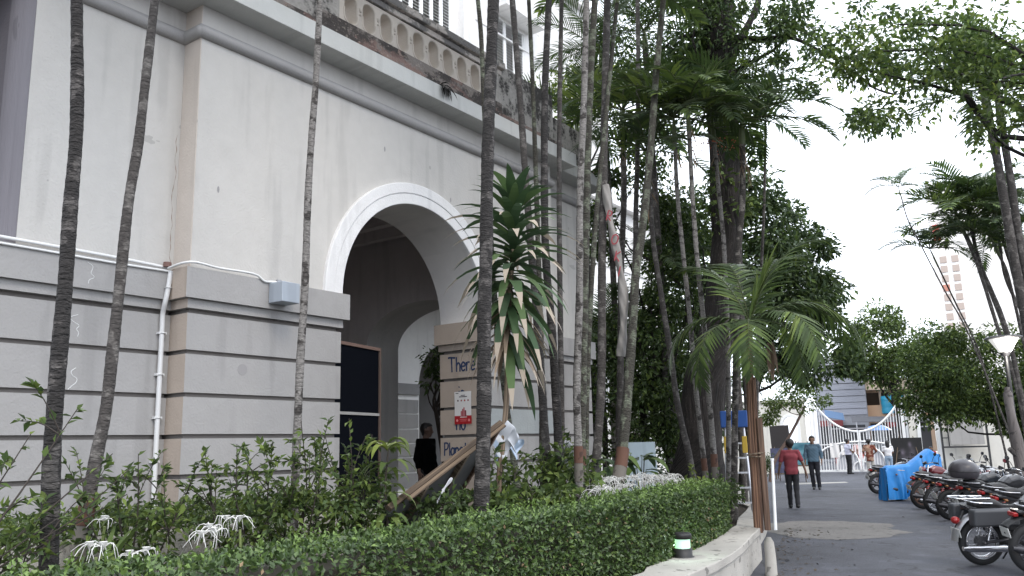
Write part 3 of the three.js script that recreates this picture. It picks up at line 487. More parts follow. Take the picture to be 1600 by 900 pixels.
palm('pale ringed palm, left one of a close pair at the building corner', [[1.16, 7.93, -10.96], [1.04, 6.26, -10.78], [0.93, 4.99, -10.63], [0.86, 3.6, -10.53], [0.77, 2.35, -10.4], [0.76, 1.67, -10.38], [0.75, 1.05, -10.37]], 0.05, { mat: M.barkRinged, rTop: 0.04, ext: 2.2, band: 1.5 });
palm('dull grey palm, right one of a close pair at the building corner', [[1.35, 8.28, -11.57], [1.17, 6.49, -11.31], [1.07, 5.15, -11.17], [0.97, 3.69, -11.03], [0.88, 2.38, -10.9], [0.83, 1.67, -10.83], [0.80, 1.03, -10.76]], 0.058, { mat: M.barkMossy, rTop: 0.045, ext: 2, band: 1.46 });
palm('straight grey palm carrying the strip of white cloth', [[1.69, 8.93, -12.73], [1.58, 7.46, -12.58], [1.49, 6.26, -12.45], [1.36, 4.42, -12.27], [1.25, 2.55, -12.11], [1.13, 1.57, -11.95], [1.07, 1.14, -11.86]], 0.062, { mat: M.barkGrey, rTop: 0.055, ext: 2.2 });
palm('palm leaning inward to cross the close pair high up', [[1.52, 6.7, -12.3], [1.3, 5.3, -11.9], [1.12, 3.9, -11.6], [0.98, 2.3, -11.5], [0.92, 1.1, -11.45]], 0.04, { mat: M.barkMossy, rTop: 0.032, ext: 2.4 });
palm('stout grey palm leaning right with two orange-red painted bands', [[2.74, 9.25, -13.34], [2.49, 7.82, -12.99], [2.22, 6.11, -12.61], [1.98, 4.83, -12.28], [1.83, 4.2, -12.07], [1.71, 3.33, -11.9], [1.59, 2.53, -11.73], [1.41, 1.47, -11.48], [1.32, 1.16, -11.35]], 0.078, { mat: M.barkMossy, rTop: 0.045, ext: 1.8, band: 1.45 });
palm('thin straight palm joining the stout leaning one halfway up', [[2.7, 10.61, -15.7], [2.62, 9.05, -15.59], [2.47, 7.08, -15.38], [2.38, 6.14, -15.26], [2.31, 5.26, -15.16], [2.11, 3.66, -14.87], [1.91, 2.18, -14.59], [1.8, 1.22, -14.44]], 0.058, { mat: M.barkGrey, rTop: 0.04, ext: 1.5 });
palm('palm with a broad fresh green crown in the centre of the grove', [[2.38, 8.08, -16.5], [2.33, 6.61, -16.5], [2.21, 5.22, -16.5], [2.11, 3.37, -16.5], [1.96, 1.15, -16.5]], 0.075, { mat: M.barkGrey, rTop: 0.055, ext: 0, head: { n: 12, scale: 1.15, dead: 3 } });
palm('leaning thin palm with dry fronds under its crown, left of the big trunk', [[2.52, 6.16, -14.5], [2.53, 5.31, -14.5], [2.62, 4.28, -14.5], [2.72, 3.27, -14.5], [2.77, 2.58, -14.5], [2.83, 2.1, -14.5], [2.93, 1.54, -14.5], [2.99, 1.03, -14.5]], 0.06, { mat: M.barkGrey, rTop: 0.04, ext: 0.3, head: { n: 10, fronds: FRONDSDK, scale: 0.95, dead: 3 } });
palm('thin palm with fresh fronds and a red band, left of two before the big trunk', [[2.92, 6.69, -14.0], [2.91, 5.99, -14.0], [2.95, 4.77, -14.0], [2.99, 3.78, -14.0], [3.01, 2.64, -14.0], [3.04, 2.08, -14.0], [3.08, 1.2, -14.0]], 0.045, { mat: M.barkRinged, rTop: 0.035, ext: 0.2, band: 1.25, head: { n: 11, scale: 1.05, dead: 1 } });
palm('thin palm with a red band standing right against the big trunk', [[3.09, 6.54, -13.6], [3.08, 5.66, -13.6], [3.09, 4.68, -13.6], [3.13, 3.54, -13.6], [3.13, 2.58, -13.6], [3.14, 2.07, -13.6], [3.15, 1.16, -13.6]], 0.05, { mat: M.barkRinged, rTop: 0.036, ext: 0.4, band: 1.32, head: { n: 10, scale: 1.0, dead: 1 } });
palm('thin pale palm in front of the big trunk with orange fruit sprays', [[3.77, 7.2, -14.6], [3.78, 6.78, -14.6], [3.79, 6.16, -14.6], [3.81, 5.31, -14.6], [3.79, 4.27, -14.6], [3.74, 3.13, -14.6], [3.61, 1.17, -14.6]], 0.048, { mat: M.barkRinged, rTop: 0.036, ext: 0, head: { n: 13, fronds: FRONDSDK, scale: 1.0, fruit: true, dead: 1 } });
palm('pale palm at the right edge of the big trunk with a wide dark crown', [[4.16, 6.9, -14.2], [4.10, 5.95, -14.2], [3.93, 4.79, -14.2], [3.84, 3.92, -14.2], [3.73, 2.66, -14.2], [3.6, 1.13, -14.2]], 0.056, { mat: M.barkPale, rTop: 0.048, ext: 0, head: { n: 14, fronds: FRONDSDK, scale: 1.05, dead: 2 } });
palm('hair-thin palm right of the big trunk against the dark tree', [[6.13, 8.74, -19.0], [5.97, 7.14, -19.0], [5.81, 5.82, -19.0], [5.61, 4.13, -19.0], [5.28, 1.0, -19.0]], 0.05, { mat: M.barkGrey, rTop: 0.03, ext: 0, head: { n: 8, fronds: FRONDSDK, scale: 0.8 } });

// ---------------------------------------------------------------- clipped hedge along the planter wall
{
  const h = thing('clipped_hedge', 'long box-clipped green hedge along the curved planter wall', 'hedge'), L = new Leaves();
  const front = [[-3, 3.70], [0, 3.68], [4, 3.64], [6.4, 3.60], [8.4, 3.56], [9.6, 3.46], [10.6, 3.26], [11.4, 3.08], [11.95, 2.94]], Hh = 1.09, back = 0.8;
  const at = (u) => { const k = u * (front.length - 1), i = Math.min(front.length - 2, Math.floor(k)), f = k - i; return [mixf(front[i][0], front[i + 1][0], f), mixf(front[i][1], front[i + 1][1], f)]; };
  const bump = (a, b) => (fbm((a * 0.13) % 1, (b * 0.13) % 1, 9, 9, 3, 5) - 0.5) * 0.10;
  const mixF = [[[0.046, 0.080, 0.024], 4], [[0.078, 0.130, 0.034], 3], [[0.125, 0.185, 0.046], 1.2]], mixT = mixF;
  for (let i = 0; i < 70000; i++) {
    const u = 1 - Math.pow(rnd(), 1.0) , [t, s] = at(u); if (t < 1.2) continue;
    const face = rnd(); let p, n, mx;
    if (face < 0.5) { const y = rr(0.42, Hh + 0.01); p = F(t, y, s + bump(t, y + 3) - 0.05 * rnd()); n = DS.clone(); mx = y > Hh - 0.05 ? mixT : mixF; }
    else if (face < 0.93) { const d = rr(0, back); p = F(t, Hh + bump(t, d) * 0.7 - 0.03 * rnd(), s - d); n = V(0, 1, 0); mx = mixT; }
    else if (face < 0.98) { p = F(t, rr(0.5, Hh), s - back + bump(t, 1)); n = DS.clone().negate(); mx = mixF; }
    else { p = F(11.97 + bump(u, 2) + rr(-0.04, 0.03), rr(0.42, Hh), 2.94 - rr(0, back)); n = DT.clone(); mx = mixF; }
    const dir = rv().multiplyScalar(0.9).addScaledVector(n, 0.55).add(V(0, 0.25, 0)), fc = n.clone().multiplyScalar(0.7).add(rv().multiplyScalar(0.75)).add(V(0, 0.35, 0)), k = rr(0.7, 1.3);
    L.leaf(p, dir, fc, 0.046 * k, 0.026 * k, tint(mx, 0.3), 0.2);
  }
  for (let i = 0; i < 500; i++) { const [t, s] = at(rnd()), d = rr(0, back); if (t < 1.2) continue; const p = F(t, Hh + 0.01, s - d); for (let k = 0; k < 5; k++) L.leaf(p.clone().add(V(0, k * 0.018, 0)), rv().add(V(0, 0.8, 0)), rv().add(V(0, 1, 0)), 0.036, 0.02, tint([[[0.14, 0.22, 0.05], 1]], 0.2)); }
  part('foliage', L.geo(), M.leafGloss, h);
  const inset = front.filter((p) => p[0] >= 0).map(([t, s]) => [t, s - 0.15]), inner = front.filter((p) => p[0] >= 0).map(([t, s]) => [t, s - back + 0.14]);
  { const D = new Leaves(); for (let i = 0; i < 260; i++) { const [t, s] = at(rnd()); if (t < 1.2) continue; D.leaf(F(t, rr(0.5, Hh), s + 0.01), rv(), rv(), 0.035, 0.02, tint([[[0.22, 0.15, 0.08], 1]], 0.3)); } part('dry_leaves', D.geo(), M.leafGloss, h, 'scattered dry brown leaves'); }
  part('light_block_core', strip(inset, inner, 0.42, Hh - 0.14), std([0.030, 0.026, 0.018], 1), h);  // solid dark core put inside the hedge to block light
}
// raised strip of groundcover along the foot of the left wall
{
  const w = thing('planter_wall', 'grey inner planter kerb along the foot of the left wall', 'wall', F(0, 0, 0), FTURN);
  part('kerb', bx(0.5, 6.8, 0.3, 1.08, 0.95, 1.1, 0.012), M.concrete, w); part('soil', bx(0.5, 6.8, 0.3, 1.0, 0.02, 0.948), M.soil, w);
  const L = new Leaves(), c = thing('groundcover', 'low leafy groundcover strip at the foot of the left wall', 'plants', F(0, 0, 0), FTURN); c.userData.kind = 'stuff';
  for (let i = 0; i < 9000; i++) { const p = V(rr(0.6, 6.7), 1.0 + Math.pow(rnd(), 0.6) * 0.26, rr(0.1, 1.12)); L.leaf(p, rv().add(V(0, 0.3, 0.2)), rv().add(V(0, 1, 0)), rr(0.03, 0.06), rr(0.018, 0.03), tint([[G.mid, 3], [G.fresh, 1], [G.dark, 2]])); }
  part('foliage', L.geo(), M.leaf, c);
}
// ---------------------------------------------------------------- shrubs
function shrub(label, base, tips, { len = 0.07, wid = 0.035, mix = [[G.mid, 3], [G.fresh, 2], [G.dark, 2]], per = 16, side = 3, dense = 0, blob = null, rad = 0.012, spread = 0.28, group } = {}) {
  const t = thing('shrub', label, 'shrub', base, 0, group), L = new Leaves(), st = [];
  for (const tp of tips) {
    const tip = V(...tp).sub(base), a = V(rr(-0.15, 0.15), 0, rr(-0.15, 0.15)), m = a.clone().lerp(tip, 0.5).add(V(rr(-0.1, 0.1), rr(0, 0.15), rr(-0.1, 0.1)));
    const c = new THREE.CatmullRomCurve3([a, m, tip]); st.push(tube([a, m, tip], (u) => mixf(rad, 0.003, u), 10, 5));
    const ends = [[c, 0.35, 1]];
    for (let k = 0; k < side; k++) { const p = c.getPoint(rr(0.35, 0.9)), e = p.clone().add(rv().multiplyScalar(spread)).add(V(0, spread * 0.5, 0)), q = new THREE.CatmullRomCurve3([p, p.clone().lerp(e, 0.5).add(V(0, 0.03, 0)), e]); st.push(tube(q.points, (u) => mixf(rad * 0.45, 0.002, u), 5, 4)); ends.push([q, 0.1, 1]); }
    for (const [q, u0, u1] of ends) for (let k = 0; k < per; k++) {
      const u = u0 + (u1 - u0) * Math.pow(rnd(), 0.6), p = q.getPoint(u), tn = q.getTangent(u), out = rv().addScaledVector(tn, 0.8), kk = rr(0.7, 1.25);
      out.y -= 0.05; L.leaf(p, out, rv().multiplyScalar(0.6).add(V(0, 1, 0)), len * kk, wid * kk, tint(mix, 0.3), 0.2);
    }
  }
  if (blob) crownLeaves(L, blobSpots(blob.n, V(...blob.c).sub(base).toArray(), blob.r, 0.2), { per: blob.per ?? 60, r: blob.cr ?? 0.2, len, wid, mix });
  part('stems', st, M.twig, t); part('foliage', L.geo(), M.leafThin, t); return t;
}
const FV = (t, h, s) => F(t, h, s).toArray();
shrub('loose shrub reaching in from the left edge beside the dark palm', F(1.6, 0.4, 2.3), [FV(2.72, 2.0, 2.4), FV(2.5, 1.85, 2.3), FV(2.94, 1.72, 2.45), FV(3.15, 1.62, 2.3), FV(2.9, 1.45, 2.5), FV(2.2, 1.7, 2.4), FV(2.4, 1.55, 2.1), FV(2.6, 1.35, 2.5), FV(3.2, 1.45, 2.2), FV(2.0, 1.4, 2.6)], { per: 15, side: 3, blob: { n: 9, c: FV(2.7, 1.15, 2.0), r: [0.5, 0.2, 0.4], per: 40, cr: 0.18 } });
shrub('small-leaved shrub in front of the drainpipe', F(3.8, 0.45, 1.5), [FV(3.62, 1.72, 1.6), FV(3.4, 1.55, 1.7), FV(3.9, 1.62, 1.5), FV(3.2, 1.45, 1.6), FV(4.1, 1.5, 1.6), FV(3.7, 1.4, 1.8), FV(3.3, 1.3, 1.4)], { per: 16, blob: { n: 10, c: FV(3.8, 1.15, 1.5), r: [0.4, 0.25, 0.3], per: 50 } });
shrub('broad open shrub before the left pier, right of the drainpipe', F(4.5, 0.45, 1.6), [FV(4.43, 1.78, 1.7), FV(4.2, 1.72, 1.6), FV(4.62, 1.74, 1.6), FV(4.8, 1.55, 1.7), FV(4.3, 1.5, 1.8), FV(4.9, 1.4, 1.8), FV(4.1, 1.45, 1.7), FV(4.7, 1.3, 1.9)], { per: 16, blob: { n: 14, c: FV(4.55, 1.15, 1.65), r: [0.5, 0.28, 0.3], per: 50 } });
shrub('tall twiggy shrub at the foot of the speckled slim palm', F(5.05, 0.45, 1.7), [FV(5.02, 1.98, 1.8), FV(4.8, 1.8, 1.7), FV(5.25, 1.85, 1.8), FV(5.4, 1.7, 1.7), FV(5.1, 1.6, 2.0), FV(4.9, 1.5, 1.9), FV(5.5, 1.55, 1.9)], { per: 18, side: 4, blob: { n: 14, c: FV(5.1, 1.2, 1.75), r: [0.42, 0.3, 0.3], per: 50 } });
shrub('twiggy shrub standing before the dark blue board', F(5.5, 0.45, 1.9), [FV(5.5, 2.0, 1.9), FV(5.3, 1.85, 1.8), FV(5.7, 1.85, 2.0), FV(5.62, 1.6, 2.1), FV(5.35, 1.55, 2.1), FV(5.9, 1.55, 2.0)], { per: 18, side: 4, blob: { n: 14, c: FV(5.6, 1.2, 2.0), r: [0.4, 0.3, 0.3], per: 45 } });
{ // young tree with long drooping bright leaves
  const b = F(5.62, 0.42, 2.25), t = thing('sapling', 'young tree with long drooping bright green leaves before the arch', 'sapling', b), st = [], stem = tube([[0, 0, 0], [0.03, 0.5, 0.02], [0, 0.95, 0], [0.03, 1.3, 0]], (u) => mixf(0.018, 0.006, u), 12, 6);
  part('stem', stem, M.twig, t);
  for (const [y, n, sp] of [[1.3, 11, 0.5], [1.12, 9, 0.3], [0.92, 10, 0.1], [0.7, 9, 0], [0.5, 6, 0]]) for (let i = 0; i < n; i++) {
    const L = new Leaves(), a = rr(0, 6.3); L.blade(V(0.02, y + rr(-0.05, 0.05), 0.0), V(Math.cos(a), sp + rr(-0.1, 0.35), Math.sin(a)), V(0, 1, 0), rr(0.24, 0.36), rr(0.06, 0.085), tint(y > 1.25 ? [[G.lime, 1], [G.fresh, 1]] : [[G.fresh, 2], [G.mid, 3]], 0.2), { segs: 5, droop: 2.0, fold: 0.3, base: 0.15 });
    part('leaf', L.geo(), M.leafThin, t);
  }
}
shrub('dense leafy shrub growing over the tilted plank top', F(8.9, 0.42, 1.8), [FV(9.5, 1.95, 1.7), FV(9.3, 1.8, 1.9), FV(8.9, 1.7, 1.9), FV(8.6, 1.5, 2.0), FV(9.7, 1.75, 1.7), FV(9.2, 1.5, 2.1)], { len: 0.1, wid: 0.055, per: 14, blob: { n: 34, c: FV(8.9, 1.15, 1.85), r: [0.75, 0.42, 0.45], per: 45, cr: 0.22 } });
shrub('leafy shrub beneath the tilted plank beside the thick dark palm', F(7.3, 0.42, 2.3), [FV(7.4, 1.55, 2.3), FV(7.7, 1.5, 2.2), FV(7.1, 1.4, 2.3), FV(7.9, 1.35, 2.3)], { len: 0.1, wid: 0.055, per: 12, blob: { n: 20, c: FV(7.4, 1.08, 2.35), r: [0.7, 0.3, 0.35], per: 40, cr: 0.2 } });
shrub('low dark shrub behind the hedge below the arch', F(6.5, 0.42, 2.4), [FV(6.4, 1.35, 2.3), FV(6.8, 1.3, 2.4), FV(6.1, 1.3, 2.4), FV(6.7, 1.2, 2.6)], { per: 14, len: 0.08, wid: 0.04, mix: [[G.dark, 3], [G.mid, 2]], blob: { n: 22, c: FV(6.4, 1.0, 2.4), r: [0.7, 0.25, 0.3], per: 40, cr: 0.18 } });
shrub('bright lime-green bush at the foot of the big trunk', F(12.3, 0.42, 2.2), [FV(12.2, 1.25, 2.3), FV(12.5, 1.2, 2.2), FV(12.0, 1.15, 2.3)], { per: 14, len: 0.09, wid: 0.045, mix: [[G.lime, 2], [G.fresh, 3]], blob: { n: 10, c: FV(12.2, 0.95, 2.3), r: [0.4, 0.2, 0.3], per: 40, cr: 0.18 } });
shrub('dark low bush filling the gap by the brown post', F(12.8, 0.42, 2.5), [FV(12.7, 1.1, 2.6), FV(13.0, 1.0, 2.5)], { per: 16, len: 0.08, wid: 0.04, mix: [[G.dark, 3], [G.mid, 2]], blob: { n: 12, c: FV(12.8, 0.8, 2.5), r: [0.3, 0.3, 0.3], per: 45, cr: 0.18 } });
// large-leaved plants behind the white lilies
for (const [i, t0, s0, lab] of [[0, 10.3, 1.6, 'large dark-leaved plant behind the left of the lily row'], [1, 11.2, 1.5, 'large dark-leaved plant behind the middle of the lily row'], [2, 12.2, 1.4, 'large dark-leaved plant left of the pale blue panel']]) {
  const t = thing('broadleaf_plant', lab, 'plant', F(t0, 0.42, s0));
  for (let k = 0; k < 14; k++) { const L = new Leaves(), a = rr(0, 6.3), h = rr(0.45, 1.15), p = V(Math.cos(a) * 0.12, h, Math.sin(a) * 0.12); L.blade(p, V(Math.cos(a), rr(0, 0.6), Math.sin(a)), V(0, 1, 0), rr(0.35, 0.55), rr(0.15, 0.24), tint([[G.dark, 2], [G.mid, 2], [G.blue, 2]], 0.25), { segs: 5, droop: 1.4, fold: 0.25, base: 0.4 }); part('leaf', L.geo(), M.leaf, t); part('leaf_stalk', rod(V(0, 0, 0), p, 0.008, 0.006, 5), M.twig, t); }
}
// ---------------------------------------------------------------- white spider lilies
const petalMat = std([0.66, 0.65, 0.62], 0.7, { side: THREE.DoubleSide }), stalkMat = std([0.17, 0.21, 0.07], 0.6);
function lily(label, base, { heads = 5, size = 0.17, stalk = 0.5, leaves = 7, group = 'white spider lilies' } = {}) {
  const t = thing('spider_lily', label, 'flower', base, rr(0, 6), group), top = V(rr(-0.04, 0.04), stalk, rr(-0.04, 0.04));
  part('stalk', tube([[0, 0, 0], [0.01, stalk * 0.6, 0], top], 0.009, 6, 6), stalkMat, t);
  for (let h = 0; h < heads; h++) {
    const c = top.clone().add(V(rr(-0.05, 0.05), rr(0, 0.05), rr(-0.05, 0.05))), gs = [], a0 = rr(0, 6.3), o = V(Math.cos(h * 2.4), 0.6, Math.sin(h * 2.4)).multiplyScalar(0.06); c.add(o);
    for (let k = 0; k < 6; k++) { const a = a0 + k * 1.047, d = V(Math.cos(a), 0, Math.sin(a)), l = size * rr(0.8, 1.15); gs.push(tube([c, c.clone().addScaledVector(d, l * 0.35).add(V(rr(-0.02, 0.02), l * rr(0.1, 0.34), rr(-0.02, 0.02))), c.clone().addScaledVector(d, l * rr(0.6, 0.8)).add(V(0, l * rr(-0.05, 0.2), 0)), c.clone().addScaledVector(d, l * rr(0.8, 1)).add(V(rr(-0.03, 0.03), -l * rr(0.2, 0.85), rr(-0.03, 0.03)))], (u) => 0.0042 * (1 - 0.6 * u), 7, 4)); }
    gs.push(tf(new THREE.ConeGeometry(0.026, 0.05, 8, 1, true), { p: [c.x, c.y + 0.01, c.z], r: [Math.PI, 0, 0] }));
    part('flower_head', gs, petalMat, t);
  }
  const L = new Leaves(); for (let k = 0; k < leaves; k++) { const a = rr(0, 6.3); L.blade(V(0, 0, 0), V(Math.cos(a) * 0.5, 1, Math.sin(a) * 0.5), V(-Math.cos(a), 0.5, -Math.sin(a)), rr(0.5, 0.75), 0.055, tint([[G.mid, 2], [G.dark, 1]], 0.2), { segs: 6, droop: 0.9, fold: 0.2, base: 0.7 }); }
  if (leaves) part('strap_leaves', L.geo(), M.leaf, t);
  return t;
}
lily('spider lily at the lower left corner, tallest of the left group', F(2.75, 0.5, 2.65), { heads: 2, size: 0.10, stalk: 0.62 });
lily('spider lily low beside the lower left one, partly in the hedge', F(2.98, 0.5, 2.75), { heads: 2, size: 0.10, stalk: 0.56 });
lily('small spider lily far back against the wall behind the left group', F(3.3, 0.8, 1.75), { heads: 1, size: 0.08, stalk: 0.42, leaves: 4 });
lily('wide spider lily drooping over the hedge left of the speckled palm', F(3.64, 0.5, 2.6), { heads: 3, size: 0.13, stalk: 0.62 });
lily('half-open spider lily just right of the wide drooping one', F(3.98, 0.5, 2.4), { heads: 2, size: 0.13, stalk: 0.66 });
const NTH = ['first', 'second', 'third', 'fourth', 'fifth', 'sixth', 'seventh', 'eighth', 'ninth', 'tenth', 'eleventh', 'twelfth', 'thirteenth', 'fourteenth', 'fifteenth'];
for (let i = 0; i < 15; i++) lily(`${NTH[i]} white spider lily from the left in the row behind the hedge`, F(8.75 + i * 0.21, 0.5, 2.5 - i * 0.018 + rr(-0.12, 0.12)), { heads: 3, size: rr(0.13, 0.18), stalk: rr(0.58, 0.72), leaves: 4, group: 'row of white spider lilies behind the hedge' });
// ---------------------------------------------------------------- the big tree and the growth behind the palms
{
  const pts = [[3.50, 0.3, -17], [3.62, 1.2, -17], [3.86, 2.86, -17], [4.32, 4.43, -17], [4.53, 6.2, -17], [4.6, 8.3, -17], [4.66, 9.9, -17], [4.8, 12.5, -17.2], [5.0, 15, -17.5]];
  const spots = [...blobSpots(34, [4.6, 10.2, -16.6], [2.0, 1.7, 1.4], 0.2), ...blobSpots(16, [3.2, 9.8, -18], [1.6, 1.5, 1.2], 0.2), ...blobSpots(30, [4.6, 14, -17], [4, 2.5, 4], 0.3)];
  const t = tree('great_tree', 'huge dark-trunked tree wrapped in climbers behind the palms', 'tree', { pts, r: (u, m) => (m < 1.6 ? mixf(0.66, 0.44, sstep(0, 1.6, m)) : mixf(0.44, 0.33, sstep(1.6, 6, m))) + 0.02 * Math.sin(m * 3.1), spots, limbs: 12, limbR: 0.08, from: 0.6, leaves: { per: 170, r: 0.62, len: 0.13, wid: 0.06, mix: [[G.dark, 4], [G.mid, 3], [G.blue, 2]] } });
  // the long thin limb that reaches out to the right, with its own sprays of leaves
  const o = V(...pts[0]), br = [[4.6, 10.4, -16.9], [5.2, 10.0, -16.3], [5.92, 9.83, -16], [6.67, 9.39, -16], [6.95, 9.35, -16], [7.16, 9.0, -16], [7.45, 8.71, -16], [7.88, 8.55, -16], [8.3, 8.7, -16]].map((p) => V(...p).sub(o));
  part('limb', tube(br, (u) => mixf(0.085, 0.012, Math.sqrt(u)), 30, 7), M.bark, t);
  const sp = [[5.9, 10.3], [6.3, 10.2], [6.6, 9.75], [6.9, 9.7], [6.2, 9.4], [5.7, 9.5], [7.3, 9.35], [7.6, 9.3], [7.9, 9.2], [7.7, 9.6], [7.5, 8.3], [7.3, 8.05], [7.65, 7.85], [7.0, 8.0], [7.75, 9.0], [7.2, 10.4], [7.9, 10.3], [8.3, 9.9], [8.2, 9.2], [8.6, 10.4], [5.5, 10.1], [5.35, 9.3], [5.9, 9.0], [6.15, 8.75]].map(([x, y]) => V(x + rr(-0.08, 0.08), y + rr(-0.06, 0.06), -16 + rr(-0.4, 0.4)).sub(o));
  const L = new Leaves(); crownLeaves(L, sp, { per: 120, r: 0.3, len: 0.12, wid: 0.065, mix: [[G.blue, 3], [G.mid, 3], [G.dark, 1]], squash: 0.8 }); part('spray', L.geo(), M.leafThin, t);
  sp.forEach((s, i) => { if (i % 2 === 0) part('twig', limb(br[3 + (i % 5)], s, 0.016, 0.004, 0.1, 5, 5), M.bark, t); });
  // climbing leaves on the trunk
  const C = new Leaves(); crownLeaves(C, Array.from({ length: 26 }, () => { const y = rr(5.6, 11.5), a = rr(0, 6.3); return V(mixf(4.5, 4.7, (y - 5) / 6) + Math.cos(a) * 0.42, y, -17 + Math.sin(a) * 0.42).sub(o); }), { per: 70, r: 0.3, len: 0.15, wid: 0.08, mix: [[G.dark, 3], [G.mid, 3], [G.fresh, 1]] }); part('climber', C.geo(), M.leaf, t, 'leafy climber wrapped round the upper trunk');
}
const DARKMIX = [[G.dark, 5], [G.mid, 2], [G.blue, 3]];
tree('understorey_tree', 'dense dark tree right of the big trunk, in front of the gate wall', 'tree', { pts: [[6.7, 0.3, -25.5], [6.9, 2.5, -25], [7.6, 5, -24.2], [7.9, 7.5, -24]], r: (u) => mixf(0.16, 0.06, u), limbs: 12, limbR: 0.05, from: 0.35,
  spots: [...blobSpots(70, [7.9, 6.6, -24], [1.6, 2.3, 1.4], 0.15), ...blobSpots(26, [8.9, 5.6, -24], [0.8, 1.0, 0.8], 0.1), ...blobSpots(22, [8.3, 4.0, -24], [1.4, 0.8, 0.9], 0.1), ...blobSpots(14, [7.3, 9.0, -24], [0.8, 0.8, 0.8], 0.2)], leaves: { per: 150, r: 0.5, len: 0.19, wid: 0.085, mix: DARKMIX, droop: 0.5 } });
tree('understorey_tree', 'leafy tree filling the gap between the building corner and big trunk', 'tree', { pts: [[3.0, 0.3, -20.5], [3.1, 2.5, -20.4], [3.2, 5, -20.2]], r: (u) => mixf(0.12, 0.05, u), limbs: 12, limbR: 0.04, from: 0.25,
  spots: [...blobSpots(44, [3.3, 3.6, -20], [1.6, 1.7, 1.3], 0.2), ...blobSpots(22, [4.3, 5.8, -20.4], [0.9, 1.5, 0.9], 0.2)], leaves: { per: 130, r: 0.46, len: 0.15, wid: 0.075, mix: [[G.dark, 5], [G.mid, 3], [G.fresh, 0.7]] } });
tree('understorey_tree', 'darker tree beyond, seen low between the slim palm stems', 'tree', { pts: [[5.6, 0.2, -26], [5.6, 3, -26], [5.8, 6, -26]], r: (u) => mixf(0.14, 0.06, u), limbs: 10, limbR: 0.04, from: 0.25,
  spots: [...blobSpots(40, [5.4, 3.4, -26], [2.2, 2.2, 1.4], 0.1), ...blobSpots(30, [6.0, 7.4, -26], [1.6, 2.2, 1.2], 0.15)], leaves: { per: 130, r: 0.55, len: 0.19, wid: 0.09, mix: DARKMIX } });
tree('yellow_green_tree', 'yellow-green tree above the right end of the parapet', 'tree', { pts: [[2.0, 0.3, -21.5], [2.0, 5, -21.5], [1.9, 9.5, -21.3]], r: (u) => mixf(0.14, 0.05, u), limbs: 10, limbR: 0.04, from: 0.6,
  spots: [...blobSpots(18, [1.75, 10.9, -21.5], [0.75, 1.4, 0.9], 0.2), ...blobSpots(14, [2.8, 11.6, -22], [1.1, 1.2, 0.9], 0.2)], leaves: { per: 70, r: 0.42, len: 0.14, wid: 0.065, mix: [[G.fresh, 3], [G.lime, 2], [G.mid, 2]] }, leafMat: M.leafThin });
tree('understorey_tree', 'dark leafy screen of young growth right behind the slim palms', 'tree', { pts: [[3.4, 0.3, -18.6], [3.3, 1.5, -18.6], [3.2, 3.2, -18.6]], r: (u) => mixf(0.09, 0.04, u), limbs: 14, limbR: 0.03, from: 0.2,
  spots: [...blobSpots(60, [2.75, 2.9, -18.4], [1.25, 2.0, 0.8], 0.1), ...blobSpots(26, [3.6, 5.0, -18.8], [0.7, 1.5, 0.7], 0.1), ...blobSpots(24, [3.9, 7.2, -19.4], [0.8, 1.1, 0.7], 0.1), ...blobSpots(16, [2.0, 6.6, -19.4], [0.5, 0.9, 0.6], 0.1), ...blobSpots(12, [2.9, 8.2, -19.4], [0.9, 0.5, 0.6], 0.1)], leaves: { per: 110, r: 0.36, len: 0.13, wid: 0.065, mix: [[G.dark, 6], [G.mid, 3], [G.fresh, 0.5]] } });
// fan-palms and fine fronds behind the corner of the parapet
{
  const mk = (label, x, y, z, n, fr, sc, base) => { const t = thing('background_palm', label, 'palm', [x, base, z], 0, 'background palms in the grove'); part('trunk', tube([[0, 0, 0], [0.05, (y - base) * 0.5, 0], [0, y - base, 0]], 0.07, 60, 8), M.barkGrey, t); headOf(t, V(0, y - base, 0), V(0, 1, 0), { fronds: fr, n, scale: sc, r: 0.06 }); };
  mk('feathery dark palm behind the low end of the parapet', 1.6, 8.6, -18.5, 13, FRONDFINE, 1.0, 0.3);
  mk('feathery palm filling the sky gap left of the grove centre', 2.3, 10.6, -19, 13, FRONDFINE, 1.0, 0.3);
  mk('short feathery palm whose fronds hide the white building corner', 2.0, 3.7, -19.5, 12, FRONDFINE, 1.0, 0.3);
  mk('tall feathery palm at the top of the view, left of the big trunk', 3.3, 10.9, -18.5, 13, FRONDFINE, 1.05, 0.3);
  mk('mid-height dark palm between the central crown and the big trunk', 3.5, 5.3, -19, 12, FRONDSDK, 1.0, 0.3);
  mk('dark palm whose crown overlaps the upper big trunk', 4.75, 9.6, -18.0, 13, FRONDSDK, 1.1, 0.3);
  mk('dark palm crown right of the upper big trunk', 5.0, 9.0, -18.3, 13, FRONDSDK, 1.1, 0.3);
}

